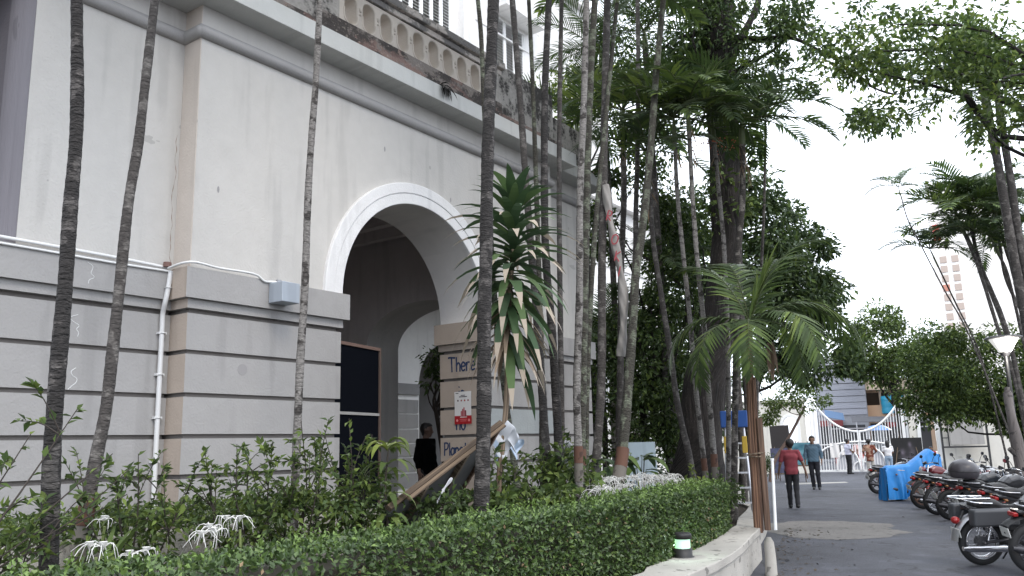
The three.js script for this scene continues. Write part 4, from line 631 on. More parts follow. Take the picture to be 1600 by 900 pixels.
// ---------------------------------------------------------------- gate, boundary wall and street beyond
const GP = V(17.6, 0, -44.0), GT = -22 * Math.PI / 180;
const GW = (u, y, w) => V(GP.x + Math.cos(GT) * u + Math.sin(GT) * w, y, GP.z - Math.sin(GT) * u + Math.cos(GT) * w);
const whitePaint = plaster([0.80, 0.78, 0.72]);
{
  const wall = (label, x0, x1, niche) => {
    const t = thing('boundary_wall', label, 'wall', GW(0, 0, 0), GT), s = new THREE.Shape([[x0, 0], [x1, 0], [x1, 3.7], [x0, 3.7]].map((p) => new THREE.Vector2(...p))), nw = 0.34;
    for (const c of niche) { const h = new THREE.Path(); h.moveTo(c - nw, 0.5); h.lineTo(c - nw, 2.6); h.absarc(c, 2.6, nw, Math.PI, 0, true); h.lineTo(c + nw, 0.5); h.closePath(); s.holes.push(h); }
    part('wall', metricUV(extr(s, 0.4)), whitePaint, t); part('coping', bx(x0 - 0.06, x1 + 0.06, 3.702, 3.86, -0.28, 0.28, 0.02), whitePaint, t);
    for (const c of niche) { const r = new THREE.Shape(); r.absarc(c, 2.6, nw + 0.16, 0, Math.PI, false); r.lineTo(c - nw, 2.6); r.absarc(c, 2.6, nw, Math.PI, 0, true); r.lineTo(c + nw + 0.16, 2.6); const g = extr(r, 0.1, 0.01); g.translate(0, 0, 0.2); part('arch_trim', [g, bx(c - nw - 0.16, c - nw, 0.5, 2.598, 0.15, 0.25), bx(c + nw, c + nw + 0.16, 0.5, 2.598, 0.15, 0.25)], std([0.82, 0.82, 0.80], 0.8), t); }
  };
  wall('cream boundary wall with an arched opening left of the gate', -14, -2.42, [-3.2]);
  wall('cream boundary wall with an arched opening right of the gate', 2.5, 16, [3.36]);
  const wm = std([0.80, 0.80, 0.79], 0.5), g = thing('entrance_gate', 'white iron double gate with sagging top rail and arched scrollwork', 'gate', GW(0, 0, 0), GT);
  for (const s of [-1, 1]) {
    const X = (u) => s * u + 0.12, top = (u) => 2.08 + 1.55 * Math.pow(u / 2.1, 2.1);
    part('gate_post', bx(X(2.13) - 0.07, X(2.13) + 0.07, 0, 3.75, -0.07, 0.07, 0.01), wm, g); part('gate_post', bx(X(2.3) - 0.05, X(2.3) + 0.05, 0, 3.5, -0.05, 0.05, 0.01), wm, g);
    const rail = []; for (let k = 0; k <= 10; k++) rail.push([X(0.05 + k * 0.203), top(0.05 + k * 0.203), 0]);
    part('top_rail', tube(rail, 0.055, 24, 6), wm, g); part('bottom_rail', bx(X(0.05), X(2.06), 0.06, 0.16, -0.03, 0.03), wm, g); part('stile', bx(X(0.045) - 0.04, X(0.045) + 0.04, 0.06, 2.14, -0.04, 0.04), wm, g);
    part('middle_rail', bx(X(0.09), X(2.06), 1.42, 1.47, -0.02, 0.02), wm, g);
    for (let k = 1; k < 15; k++) { const u = 0.09 + k * 0.135; part('bar', rod(V(X(u), 0.1, 0), V(X(u), top(u), 0), 0.019, 0.019, 6), wm, g); }
    const arc = (cx, cy, rx, ry, a0, a1, r) => { const p = []; for (let k = 0; k <= 14; k++) { const a = mixf(a0, a1, k / 14); p.push([X(cx + Math.cos(a) * rx), cy + Math.sin(a) * ry, 0.05]); } return tube(p, r, 20, 6); };
    part('big_arc', arc(0.05, 0.85, 1.95, 0.72, 0.05, Math.PI / 2, 0.045), wm, g); part('scroll_arc', arc(0.62, 0.15, 0.56, 1.05, 0, Math.PI, 0.045), wm, g); part('scroll_arc', arc(0.05, 0.15, 0.36, 0.42, 0, Math.PI / 2, 0.035), wm, g);
    part('scroll_panel', (() => { const s2 = new THREE.Shape(); s2.absellipse(0, 0, 0.52, 0.98, 0, Math.PI, false); s2.closePath(); const q = extr(s2, 0.012); q.translate(X(0.62), 0.17, -0.03); return q; })(), std([0.52, 0.52, 0.56], 0.7), g);
  }
  // the street beyond: houses, balconies, awnings
  const bg = (x, y, z) => [x, y, z], hz = (label, x0, x1, h, z, mat, extra) => { const t = thing('street_house', label, 'building', [x0, 0, z], GT * 0.9); part('wall', bx(0, x1 - x0, 0, h, -6, 0), mat, t); extra && extra(t, x1 - x0); return t; };
  const dk = std([0.06, 0.06, 0.065], 0.9);
  hz('grey street house with slatted upper front, beyond the gate left', 24.2, 28.0, 8.2, -68, plaster([0.42, 0.43, 0.47]), (t, w) => { for (let i = 0; i < 9; i++) part('cladding_board', bx(0.05, w - 0.05, 3.6 + i * 0.5, 4.04 + i * 0.5, 0.001, 0.09 + 0.02 * (i % 2)), std([0.40, 0.41, 0.46], 0.8), t); part('shop_front', bx(0.2, w - 0.3, 0.2, 2.8, 0.002, 0.04), dk, t); part('sign_board', bx(0.2, 1.9, 2.75, 3.2, 0.05, 0.3), std([0.26, 0.06, 0.06], 0.6), t); });
  hz('peach house with a long open balcony beyond the gate', 28.2, 33, 6.2, -68, plaster([0.72, 0.52, 0.38]), (t, w) => { part('balcony', bx(-0.1, w, 3.3, 4.3, 0.002, 0.9), std([0.66, 0.42, 0.27], 0.8), t); part('balcony_shade_sheet', bx(0.1, w - 0.3, 4.32, 5.3, 0.002, 0.06), std([0.10, 0.075, 0.06], 0.9), t); for (const x of [1.0, 2.2, 3.4]) part('balcony_post', bx(x, x + 0.16, 4.302, 5.4, 0.5, 0.7), std([0.55, 0.42, 0.33], 0.8), t); part('roof_edge', bx(-0.3, w + 0.3, 5.5, 6.3, 0.002, 1.0), std([0.78, 0.64, 0.52], 0.8), t); part('shop_front', bx(0.2, w - 0.3, 0.1, 2.9, 0.002, 0.04), dk, t); part('sign_board', bx(1.4, 3.6, 2.6, 3.1, 0.05, 0.3), std([0.34, 0.045, 0.05], 0.6), t); part('shutter', bx(0.4, 1.2, 0.1, 2.5, 0.06, 0.09), std([0.32, 0.33, 0.34], 0.7), t); });  // a dark sheet paints the shaded opening above the balcony
  hz('pale street house at the far right beyond the wall', 33.4, 46, 5, -64, plaster([0.6, 0.58, 0.55]), (t, w) => { for (let i = 0; i < 4; i++) part('window', bx(0.8 + i * 3, 2.0 + i * 3, 2.6, 4, 0.002, 0.05), dk, t); });
  const tk = thing('water_tank', 'bright blue water tank on the balcony beyond the gate', 'tank', [29.75, 3.6, -66.6]); part('barrel', new THREE.LatheGeometry([[0.01, 0], [0.82, 0], [0.85, 0.06], [0.85, 0.45], [0.80, 0.48], [0.85, 0.52], [0.85, 0.95], [0.8, 0.98], [0.85, 1.02], [0.84, 1.35], [0.01, 1.45]].map((p) => new THREE.Vector2(...p)), 24), std([0.03, 0.33, 0.52], 0.45), tk); part('lid', tf(new THREE.CylinderGeometry(0.35, 0.4, 0.12, 16), { p: [0, 1.48, 0] }), std([0.05, 0.06, 0.08], 0.6), tk);
  const um = thing('street_umbrella', 'large blue and white vendor umbrella behind the gate', 'umbrella', [22.55, -0.1, -53.0], -0.95); part('pole', rod(V(0, 0, 0), V(0, 2.65, 0), 0.025), M.steel, um);
  for (let i = 0; i < 8; i++) { const g8 = new THREE.SphereGeometry(0.98, 6, 5, (i * Math.PI) / 4, Math.PI / 4, 0, 1.0); part('canopy_panel', tf(g8, { p: [0, 1.9, 0], s: [1, 0.75, 1] }), std(i < 4 ? [0.10, 0.19, 0.40] : [0.78, 0.78, 0.78], 0.7, { side: THREE.DoubleSide }), um); }
  const aw = thing('awning', 'slanting blue tarpaulin awning left above the gate', 'awning', [24.4, 3.7, -66.2], -0.3); part('sheet', tf(bx(-0.3, 1.1, 0.25, 0.28, 0, 1.2), { r: [0.5, 0, -0.25] }), std([0.12, 0.20, 0.33], 0.7), aw); part('sheet_pole', rod(V(0, -3.7, 1.4), V(0, -0.6, 1.4), 0.03), M.steel, aw);
  const aw2 = thing('awning', 'sagging dark grey awning strip above the street stalls', 'awning', [25.5, 3.35, -64.4], -0.35); part('sheet', tf(bx(0, 6, 0, 0.04, 0, 1.4), { r: [0.3, 0, -0.03] }), std([0.12, 0.12, 0.13], 0.8), aw2); for (const x of [0.3, 3, 5.8]) part('post', rod(V(x, -3.35, 1.3), V(x, -0.4, 1.3), 0.05), M.steel, aw2);
  const up = thing('utility_pole', 'weathered utility pole standing beyond the gate', 'pole', [30.15, 0, -69.6]); part('pole', rod(V(0, 0, 0), V(0.1, 9.6, 0), 0.16, 0.12, 10), std([0.50, 0.40, 0.34], 0.9), up); part('cross_arm', bx(-0.7, 0.9, 8.8, 8.95, 0.1, 0.24), M.woodOld, up);
  for (const [i, y, z] of [[0, 8.6, -66], [1, 7.7, -66.4], [2, 7.0, -65.5]]) tag(part('overhead_cable', tube([[18, y + 0.3, z], [24, y - 0.3, z], [30, y, z], [37, y + 0.6, z]], 0.02, 24, 5), M.black), ['top overhead cable strung across the street', 'middle overhead cable strung across the street', 'lowest overhead cable strung across the street'][i], 'cable', 'overhead cables across the street');
  // street floor and stalls
  for (const [i, x, z, c, l] of [[0, 20.2, -51.5, [0.5, 0.12, 0.1], 'red cloth-covered stall behind the left gate leaf'], [1, 24.0, -50.0, [0.7, 0.68, 0.66], 'white cloth-covered stall behind the right gate leaf']]) { const t = thing('street_stall', l, 'stall', [x, 0, z], GT); part('table', bx(-0.9, 0.9, 0, 0.9, -0.4, 0.4, 0.02), std(c, 0.9), t); part('canopy', bx(-1.1, 1.1, 2.3, 2.36, -0.7, 0.7), std([0.3, 0.3, 0.32], 0.9), t); for (const [px, pz] of [[-1, -0.6], [1, -0.6], [-1, 0.6], [1, 0.6]]) part('pole', rod(V(px, 0, pz), V(px, 2.3, pz), 0.02), M.steel, t); }
  const hw = thing('hanging_cloth', 'white cloths hung on the left leaf of the gate', 'cloth', GW(-0.85, 0.95, 0.09), GT); for (const [x, w, h] of [[-0.25, 0.45, 0.75], [0.25, 0.4, 0.5]]) { const gg = new THREE.PlaneGeometry(w, h, 10, 10), q = gg.attributes.position; for (let i = 0; i < q.count; i++) q.setZ(i, 0.03 * Math.sin(q.getX(i) * 22 + q.getY(i) * 3)); gg.translate(x, 0.2, 0); gg.computeVertexNormals(); part('cloth', gg, std([0.72, 0.70, 0.68], 0.9, { side: THREE.DoubleSide }), hw); }
}
// far tower
{
  const t = thing('tower_block', 'pale high-rise with small brown windows and a red panel far behind', 'building', [77.4, 0, -150], -0.45), wm = std([0.86, 0.83, 0.80], 0.8);
  part('wall', bx(0, 14, 0, 48, -10, 0), wm, t);
  const w1 = std([0.46, 0.38, 0.33], 0.6), w2 = std([0.50, 0.22, 0.16], 0.6);
  for (let r = 0; r < 8; r++) for (let c = 0; c < 2; c++) part('window', bx(0.9 + c * 1.9, 2.0 + c * 1.9, 20.6 + r * 1.75, 21.8 + r * 1.75, 0.01, 0.15), r === 4 && c === 0 ? w2 : w1, t);
  part('red_panel', bx(0.3, 1.4, 37.0, 40, 0.02, 0.3), std([0.55, 0.06, 0.05], 0.6), t);
}
// trees on the right
tree('street_tree', 'large pale green tree rising beyond the gate', 'tree', { pts: [[28.2, 0, -62], [28.0, 4, -62], [27.8, 8, -62]], r: (u) => mixf(0.35, 0.15, u), limbs: 14, limbR: 0.09, from: 0.4,
  spots: [...blobSpots(60, [27.6, 8.5, -62], [3.6, 2.9, 2.6], 0.3), ...blobSpots(26, [31, 7.4, -62], [2.6, 1.6, 2], 0.3), ...blobSpots(16, [24.8, 7.2, -62], [1.5, 1.2, 1.4], 0.3)], leaves: { per: 150, r: 0.8, len: 0.30, wid: 0.16, mix: [[G.mid, 3], [G.fresh, 1], [G.dark, 2]] } });
tree('courtyard_tree', 'spreading low green tree over the notice board and parked motorbikes', 'tree', { pts: [[17.7, 0, -29.4], [17.5, 1.2, -29.2], [16.9, 2.1, -29]], r: (u) => mixf(0.17, 0.1, u), limbs: 22, limbR: 0.055, from: 0.7,
  spots: [...blobSpots(110, [16.1, 3.95, -29], [2.6, 1.5, 1.9], 0.25), ...blobSpots(50, [17.0, 2.7, -28.4], [0.9, 1.2, 0.9], 0.1), ...blobSpots(40, [19.0, 3.6, -28.6], [2.0, 1.8, 1.6], 0.2), ...blobSpots(30, [15.6, 2.7, -28.8], [1.4, 0.5, 0.8], 0.1), ...blobSpots(30, [14.3, 3.2, -29], [1.1, 0.9, 0.9], 0.2)], leaves: { per: 130, r: 0.5, len: 0.15, wid: 0.08, mix: [[G.mid, 3], [G.fresh, 1.5], [G.dark, 3]] } });
tree('courtyard_tree', 'leafy tree at the upper right corner with a dark crossing limb', 'tree', { pts: [[9.7, 0, -12], [9.5, 3, -11.8], [9.0, 5.6, -11.5], [8.2, 6.6, -11.2]], r: (u) => mixf(0.22, 0.10, u), limbs: 12, limbR: 0.05, from: 0.7,
  spots: [...blobSpots(40, [7.1, 6.7, -11], [1.0, 0.95, 0.9], 0.15), ...blobSpots(22, [6.1, 6.9, -11.2], [0.85, 0.55, 0.7], 0.1), ...blobSpots(20, [7.6, 8.2, -10.6], [1.4, 0.7, 0.9], 0.2), ...blobSpots(14, [7.1, 5.9, -11], [0.7, 0.3, 0.5], 0.1), ...blobSpots(34, [5.9, 7.15, -11], [1.25, 0.6, 0.8], 0.1), ...blobSpots(22, [4.95, 7.15, -11.2], [0.6, 0.5, 0.5], 0.1), ...blobSpots(9, [5.25, 6.25, -11.2], [0.4, 0.3, 0.3], 0.1)], leaves: { per: 34, r: 0.36, len: 0.105, wid: 0.05, mix: [[G.mid, 4], [G.dark, 2], [G.fresh, 2], [G.lime, 0.3]] }, leafMat: M.leafThin });
{
  const rp = (label, pts, r, head) => palm(label, pts, r, { mat: M.barkGrey, ext: 0, head, rings: 0.12, group: 'palms on the right side' });
  const Z = -26, hd = (n, s, f = FRONDSDK) => ({ n, scale: s, fronds: f, shaft: 0.7 });
  rp('leftmost stem of the right palm clump, with a fresh low crown', [[14.5, 8.0, Z], [14.75, 7.1, Z], [15.15, 4.95, Z], [15.5, 3, Z], [15.6, 0.5, Z]], 0.07, hd(14, 1.25, FRONDS));
  rp('second stem of the right palm clump', [[15.0, 8.6, Z - 0.5], [15.05, 7.3, Z - 0.4], [15.4, 4.95, Z], [15.7, 0.5, Z]], 0.08, hd(14, 1.25));
  rp('third stem of the right palm clump, crossing leftwards', [[15.2, 7.2, Z + 0.5], [15.4, 6.8, Z + 0.4], [15.85, 4.95, Z], [16.2, 0.5, Z]], 0.06, hd(12, 1.1));
  rp('fourth stem of the right palm clump', [[15.45, 8.2, Z + 0.2], [15.6, 6.6, Z], [16.1, 4.95, Z], [16.5, 0.5, Z]], 0.06, hd(12, 1.2));
  rp('fifth stem of the right palm clump, near the frame edge', [[15.9, 8.8, Z - 0.6], [16.1, 7, Z - 0.4], [16.5, 4.95, Z], [16.8, 0.5, Z]], 0.07, hd(12, 1.2));
  rp('slim stem between the third and fourth of the right palm clump', [[15.3, 7.6, Z - 1], [15.6, 6.4, Z - 1], [16.0, 4.6, Z - 1], [16.4, 0.5, Z - 1]], 0.045, hd(11, 1.1, FRONDS));
  rp('slim stem at the very edge of the right palm clump', [[16.3, 8.2, Z - 1], [16.5, 6.4, Z - 1], [16.8, 4.6, Z - 1], [17.2, 0.5, Z - 1]], 0.045, hd(12, 1.2));
  rp('thinnest stem on the left of the right palm clump', [[14.3, 7.3, Z - 1.5], [14.75, 6.0, Z - 1.5], [15.3, 4.4, Z - 1.5], [15.8, 0.5, Z - 1.5]], 0.035, hd(11, 1.0));
  rp('sixth stem of the right palm clump, lowest dark crown', [[15.6, 6.6, Z + 0.9], [15.8, 5.6, Z + 0.8], [16.2, 3, Z], [16.4, 0.5, Z]], 0.05, hd(10, 0.8));
  const Z2 = -15; rp('thick dark palm trunk at the upper right, left of two', [[9.10, 7.6, Z2], [9.15, 6.6, Z2], [9.18, 5.5, Z2], [9.25, 3.9, Z2], [9.5, 0.3, Z2]], 0.10, hd(14, 1.1)); rp('thick dark palm trunk at the upper right, right of two', [[9.32, 7.4, Z2], [9.34, 6.4, Z2], [9.38, 4.5, Z2], [9.7, 0.3, Z2 + 0.4]], 0.09, hd(14, 1.1));
  palm('slender leaning palm with a small lone crown against the white sky', [[12.62, 9.2, -26], [12.72, 8.6, -26], [13.07, 7.67, -26], [13.6, 6.3, -26], [14.16, 4.98, -26], [15.4, 0.5, -26]], 0.035, { mat: M.barkGrey, ext: 0, rTop: 0.018, head: { n: 7, fronds: FRONDSDK, scale: 0.72, shaft: 0.5 }, group: 'palms on the right side' });
}
{ // small tree beside the post, before the left wall
  tree('small_tree', 'small light-leaved tree leaning over the left gate wall', 'tree', { pts: [[8.85, 0.3, -30], [9.0, 0.9, -30], [9.68, 1.9, -30], [10.3, 2.9, -30]], r: (u) => mixf(0.07, 0.04, u), limbs: 5, limbR: 0.022, from: 0.85, mat: std([0.16, 0.11, 0.09], 0.9),
    spots: [...blobSpots(18, [10.0, 3.3, -29.6], [1.3, 0.6, 0.8], 0.1), ...blobSpots(8, [9.1, 2.6, -30], [0.4, 0.6, 0.5], 0.1)], leaves: { per: 85, r: 0.3, len: 0.12, wid: 0.06, mix: [[G.mid, 3], [G.fresh, 2], [G.dark, 1]] }, leafMat: M.leafThin });
  const b = thing('round_bush', 'small clipped bush on the bed by the left gate wall', 'bush', [9.3, 0.4, -32]), L = new Leaves(); crownLeaves(L, blobSpots(16, [0, 0.4, 0], [0.4, 0.35, 0.4], 0.1), { per: 80, r: 0.25, len: 0.07, wid: 0.04, mix: [[G.mid, 2], [G.dark, 2]] }); part('foliage', L.geo(), M.leaf, b); part('stem', rod(V(0, 0, 0), V(0, 0.4, 0), 0.03), M.twig, b);
}
// ---------------------------------------------------------------- fittings on the building
const PB = porch.position, pvcMat = std([0.62, 0.62, 0.62], 0.5), cableMat = std([0.72, 0.72, 0.71], 0.55);
{
  const c = thing('wall_conduit', 'pair of thin white conduits along the left ledge', 'conduit', PB, FTURN);
  part('upper_conduit', tube([[XL, 3.665, -0.255], [3.2, 3.668, -0.255], [4.4, 3.66, -0.255], [4.93, 3.645, -0.25]], 0.017, 30, 7), cableMat, c);
  part('lower_conduit', tube([[XL, 3.595, -0.205], [3.4, 3.597, -0.205], [4.4, 3.592, -0.205], [4.94, 3.60, -0.205]], 0.012, 30, 7), cableMat, c);
  const d = thing('wall_conduit', 'white cable tube from the drainpipe to the lamp box', 'conduit', PB, FTURN);
  part('conduit', tube([[4.90, 3.63, -0.2], [4.93, 3.66, 0.02], [5.0, 3.67, 0.09], [5.3, 3.655, 0.093], [5.8, 3.652, 0.093], [5.9, 3.60, 0.094], [6.0, 3.605, 0.094], [6.09, 3.615, 0.1]], 0.014, 50, 7), cableMat, d);
  const p = thing('drainpipe', 'thin pale vertical drainpipe in the corner beside the pier', 'pipe', PB, FTURN);
  part('pipe', tube([[4.93, 3.60, -0.2], [4.90, 3.38, -0.19], [4.885, 3.26, -0.20], [4.90, 3.16, -0.255], [4.905, 3.0, -0.262], [4.91, 2, -0.262], [4.915, 1.1, -0.262], [4.92, 0.4, -0.262]], 0.026, 60, 10), pvcMat, p);
  for (const y of [3.42, 2.95, 2.52, 2.08, 1.64, 1.2]) part('clamp', [bx(4.865, 4.955, y - 0.012, y + 0.012, -0.297, -0.25), tf(new THREE.TorusGeometry(0.03, 0.007, 6, 14), { p: [y > 3.3 ? 4.905 : 4.91, y, y > 3.3 ? -0.19 : -0.262], r: [Math.PI / 2, 0, 0] })], pvcMat, p);
  part('junction_cap', tf(new THREE.CylinderGeometry(0.04, 0.045, 0.05, 12), { p: [4.9, 3.67, -0.22] }), std([0.16, 0.09, 0.075], 0.8), p);
  const l = thing('lamp_box', 'pale blue-grey box lamp fixed on the pier ledge', 'lamp', PB, FTURN);
  part('housing', bx(5.97, 6.22, 3.355, 3.585, 0.085, 0.32, 0.01), std([0.42, 0.47, 0.54], 0.5, { map: plasterMap }), l); part('bracket', bx(6.06, 6.12, 3.585, 3.64, 0.09, 0.12), M.steel, l);
  
  const sp = thing('dead_fern', 'blackened dead fern hanging from the cornice under the balustrade', 'plant', F(8.78, 6.88, 0.33), FTURN), L = new Leaves();
  for (let i = 0; i < 26; i++) L.blade(V(rr(-0.09, 0.09), rr(-0.02, 0.02), rr(-0.02, 0.03)), V(rr(-0.5, 0.5), rr(-1, 0.2), rr(0.2, 0.5)), V(0, 0, 1), rr(0.12, 0.32), 0.03, tint([[[0.02, 0.018, 0.016], 1]], 0.3), { segs: 4, droop: 1.6 });
  part('fronds', L.geo(), M.leaf, sp);
}
{ // old knocks and scribbles on the plaster
  const scuff = std([0.66, 0.66, 0.66], 0.9), dirt = std([0.30, 0.29, 0.29], 0.95), put = (g, x, y, z) => { g.translate(x, y, z); return g; };
  const squig = (x, y, z, w) => { const p = []; for (let i = 0; i < 7; i++) p.push([x + rr(-0.05, 0.05), y + 0.12 - i * 0.035, z]); return tube(p, w, 20, 5); };
  for (const [x, y] of [[4.05, 2.42], [4.02, 2.93], [4.1, 3.44]]) part('chalk_scuff', squig(x, y, y > 3.2 ? -0.2205 : -0.3, 0.0035), scuff, porch, 'faint white scribble');
  part('filled_patch', put(new THREE.CylinderGeometry(0.062, 0.062, 0.004, 20).rotateX(Math.PI / 2), 5.72, 2.60, 0.0), dirt, porch, 'round darker grey filled spot');
  const cr = []; for (let i = 0; i < 18; i++) cr.push([4.975 + rr(-0.02, 0.02), 5.15 - i * 0.085, -0.3005]); part('crack', tube(cr, (u) => 0.0015 + 0.0035 * Math.abs(Math.sin(u * 17) * Math.sin(u * 41)), 90, 5), std([0.27, 0.20, 0.16], 0.95), porch, 'rusty crack down the inner corner');
  for (const [x, y] of [[5.0 + 0.32, 4.55], [7.9, 5.75], [9.3, 5.35]]) part('chip', put(new THREE.CircleGeometry(0.02, 7).scale(0.8, 2, 1), x, y, 0.0015), dirt, porch);
}
// hand-painted words on the reveal of the right pier, each stroke a thin ribbon of paint
const GLYPH = { T: [[[0, 1], [0.1, 1.02], [0.62, 0.97]], [[0.30, 1], [0.32, 0.5], [0.34, 0]]], h: [[[0, 1], [0.02, 0]], [[0.02, 0.42], [0.16, 0.6], [0.30, 0.5], [0.32, 0]]], e: [[[0.03, 0.34], [0.33, 0.36], [0.30, 0.55], [0.16, 0.62], [0.04, 0.48], [0.03, 0.2], [0.14, 0.03], [0.34, 0.10]]], r: [[[0, 0.6], [0.02, 0]], [[0.02, 0.4], [0.12, 0.58], [0.28, 0.58]]], i: [[[0.05, 0.58], [0.06, 0]], [[0.05, 0.84], [0.06, 0.88]]], s: [[[0.30, 0.54], [0.12, 0.60], [0.04, 0.46], [0.26, 0.24], [0.24, 0.05], [0.02, 0.03]]], n: [[[0, 0.6], [0.02, 0]], [[0.02, 0.4], [0.16, 0.6], [0.30, 0.5], [0.32, 0]]], o: [[[0.18, 0.6], [0.04, 0.45], [0.03, 0.16], [0.16, 0.0], [0.32, 0.14], [0.33, 0.44], [0.18, 0.6]]], P: [[[0, 0], [0.02, 1]], [[0.02, 1], [0.34, 0.95], [0.38, 0.7], [0.26, 0.5], [0.02, 0.46]]], l: [[[0.04, 1], [0.05, 0]]], a: [[[0.32, 0.5], [0.16, 0.6], [0.03, 0.4], [0.05, 0.1], [0.18, 0.02], [0.32, 0.2]], [[0.33, 0.6], [0.34, 0]]], t: [[[0.14, 0.95], [0.15, 0.1], [0.28, 0.02]], [[0, 0.64], [0.30, 0.66]]], B: [[[0, 0], [0.02, 1]], [[0.02, 1], [0.32, 0.92], [0.30, 0.6], [0.02, 0.54], [0.38, 0.46], [0.38, 0.1], [0.0, 0.02]]], O: [[[0.3, 1], [0.05, 0.8], [0.03, 0.2], [0.28, 0], [0.52, 0.2], [0.54, 0.8], [0.3, 1]]], K: [[[0, 1], [0, 0]], [[0.4, 1], [0.03, 0.5], [0.44, 0]]], I: [[[0.08, 1], [0.08, 0]]], R: [[[0, 0], [0.02, 1]], [[0.02, 1], [0.34, 0.95], [0.38, 0.7], [0.26, 0.5], [0.02, 0.46], [0.42, 0]]] };
function brush(text, h, w, gap = 0.12, kern = 1) { // strokes drawn in x-y, thin in z
  let x = 0; const out = [];
  for (const ch of text) {
    if (ch === ' ') { x += 0.35 * h; continue; }
    let mx = 0; for (const s of GLYPH[ch]) { const pts = s.map(([a, b]) => { mx = Math.max(mx, a); return V(x + a * h * kern, b * h, 0); }); const c = new THREE.CatmullRomCurve3(pts, false, 'centripetal'), n = 4 * pts.length, q = c.getPoints(n); for (let i = 0; i < n; i++) { const a = q[i], b = q[i + 1], l = a.distanceTo(b), g = new THREE.BoxGeometry(l + w * 0.3, w * rr(0.85, 1.1), 0.002); g.rotateZ(Math.atan2(b.y - a.y, b.x - a.x)); g.translate((a.x + b.x) / 2, (a.y + b.y) / 2, i * 0.00005); out.push(g); } }
    x += (mx * kern + gap) * h;
  }
  return out;
}
{
  const ink = std([0.022, 0.040, 0.10], 0.85), onReveal = (g, y, z) => { g.rotateY(-Math.PI / 2); g.translate(JR - 0.0225, y, z); return g; };
  const rows = porch.children.filter((c) => c.name === 'stone_course' && Math.abs(c.geometry.boundingBox?.min.x ?? (c.geometry.computeBoundingBox(), c.geometry.boundingBox.min.x) - (JR - 0.02)) < 0.01);
  const put = (txt, y, z, h, w, rowY) => { const host = porch.children.filter((c) => /course/.test(c.name)).find((c) => { c.geometry.computeBoundingBox(); const b = c.geometry.boundingBox; return Math.abs(b.min.x - (JR - 0.02)) < 0.005 && b.min.y < rowY && b.max.y > rowY; }); const m = part('painted_word', merge(brush(txt, h, w)), ink, host, 'hand-painted dark blue letters'); onReveal(m.geometry, y, z); };
  put('There', 2.87, -0.70, 0.22, 0.026, 3.0); put('is', 2.44, -0.50, 0.22, 0.026, 2.5); put('no', 1.98, -0.55, 0.22, 0.026, 2.1); put('Planet B', 1.60, -0.79, 0.19, 0.024, 1.7);
  // notice stuck over the words
  const cv = document.createElement('canvas'); cv.width = 256; cv.height = 384; const c = cv.getContext('2d');
  c.fillStyle = '#dcdad8'; c.fillRect(0, 0, 256, 384); c.fillStyle = '#a31c22'; c.fillRect(0, 286, 256, 98);
  c.fillStyle = '#444048'; c.fillRect(18, 14, 44, 9); c.fillRect(96, 40, 66, 9); c.fillRect(70, 56, 122, 11);
  for (let i = 0; i < 4; i++) { c.fillStyle = ['#4a3038', '#8a3038', '#a03038', '#8a3038'][i]; c.beginPath(); c.arc(52 + i * 52, 106, 11, 0, 7); c.fill(); }
  for (const [x, y, w, h, f] of [[92, 240, 22, 62, '#b06a70'], [114, 214, 18, 90, '#9c4850'], [134, 196, 20, 108, '#b55a60'], [156, 232, 22, 72, '#7c3038']]) { c.fillStyle = f; c.fillRect(x, y, w, h); c.beginPath(); c.arc(x + w / 2, y, w / 2, Math.PI, 0); c.fill(); }
  c.fillStyle = '#d9d2cf'; c.fillRect(84, 298, 104, 10); c.fillStyle = '#cf6a6c'; c.fillRect(74, 326, 110, 8); c.fillRect(86, 344, 90, 8); for (const x of [38, 218]) { c.fillStyle = '#d88'; c.beginPath(); c.arc(x, 340, 16, 0, 7); c.fill(); }
  const tx = new THREE.CanvasTexture(cv); tx.colorSpace = THREE.SRGBColorSpace;
  const n = thing('poster', 'white and red poster stuck on the painted pier', 'poster', F(JR - 0.034, 2.31, -0.405), FTURN); const g = new THREE.PlaneGeometry(0.335, 0.49, 6, 6), q = g.attributes.position; for (let i = 0; i < q.count; i++) q.setZ(i, 0.006 * Math.sin(q.getX(i) * 9) * Math.cos(q.getY(i) * 5) + 0.004); g.rotateY(-Math.PI / 2); g.computeVertexNormals(); part('sheet', g, std(0xffffff, 0.6, { map: tx, side: THREE.DoubleSide }), n);
}
// dark blue boards propped inside the arch
{
  const b = thing('display_board', 'large dark navy board in a wooden frame propped inside the arch', 'board', F(7.78, 0.45, -0.52), FTURN + 0.24), w = M.wood, navy = new THREE.MeshPhysicalMaterial({ color: new THREE.Color().setRGB(0.004, 0.005, 0.008), roughness: 0.9, specularIntensity: 0.08 });
  part('upper_panel', bx(-0.76, 0.76, 1.76, 2.63, -0.02, 0.0), navy, b); part('lower_panel', bx(-0.76, 0.76, 0.1, 1.72, -0.02, 0.0), navy, b);
  part('stile', bx(0.76, 0.80, 0.02, 2.68, -0.04, 0.025, 0.006), std([0.10, 0.068, 0.055], 0.8), b); part('stile', bx(-0.80, -0.76, 0.02, 2.68, -0.04, 0.025, 0.006), std([0.10, 0.068, 0.055], 0.8), b); part('top_rail', bx(-0.76, 0.76, 2.632, 2.675, -0.035, 0.02), std([0.16, 0.10, 0.08], 0.8), b); part('middle_rail', bx(-0.76, 0.76, 1.722, 1.758, -0.03, 0.018), std([0.33, 0.32, 0.31], 0.8), b); part('bottom_rail', bx(-0.76, 0.76, 0.03, 0.098, -0.035, 0.02), w, b);
  b.rotation.x = 0; 
}
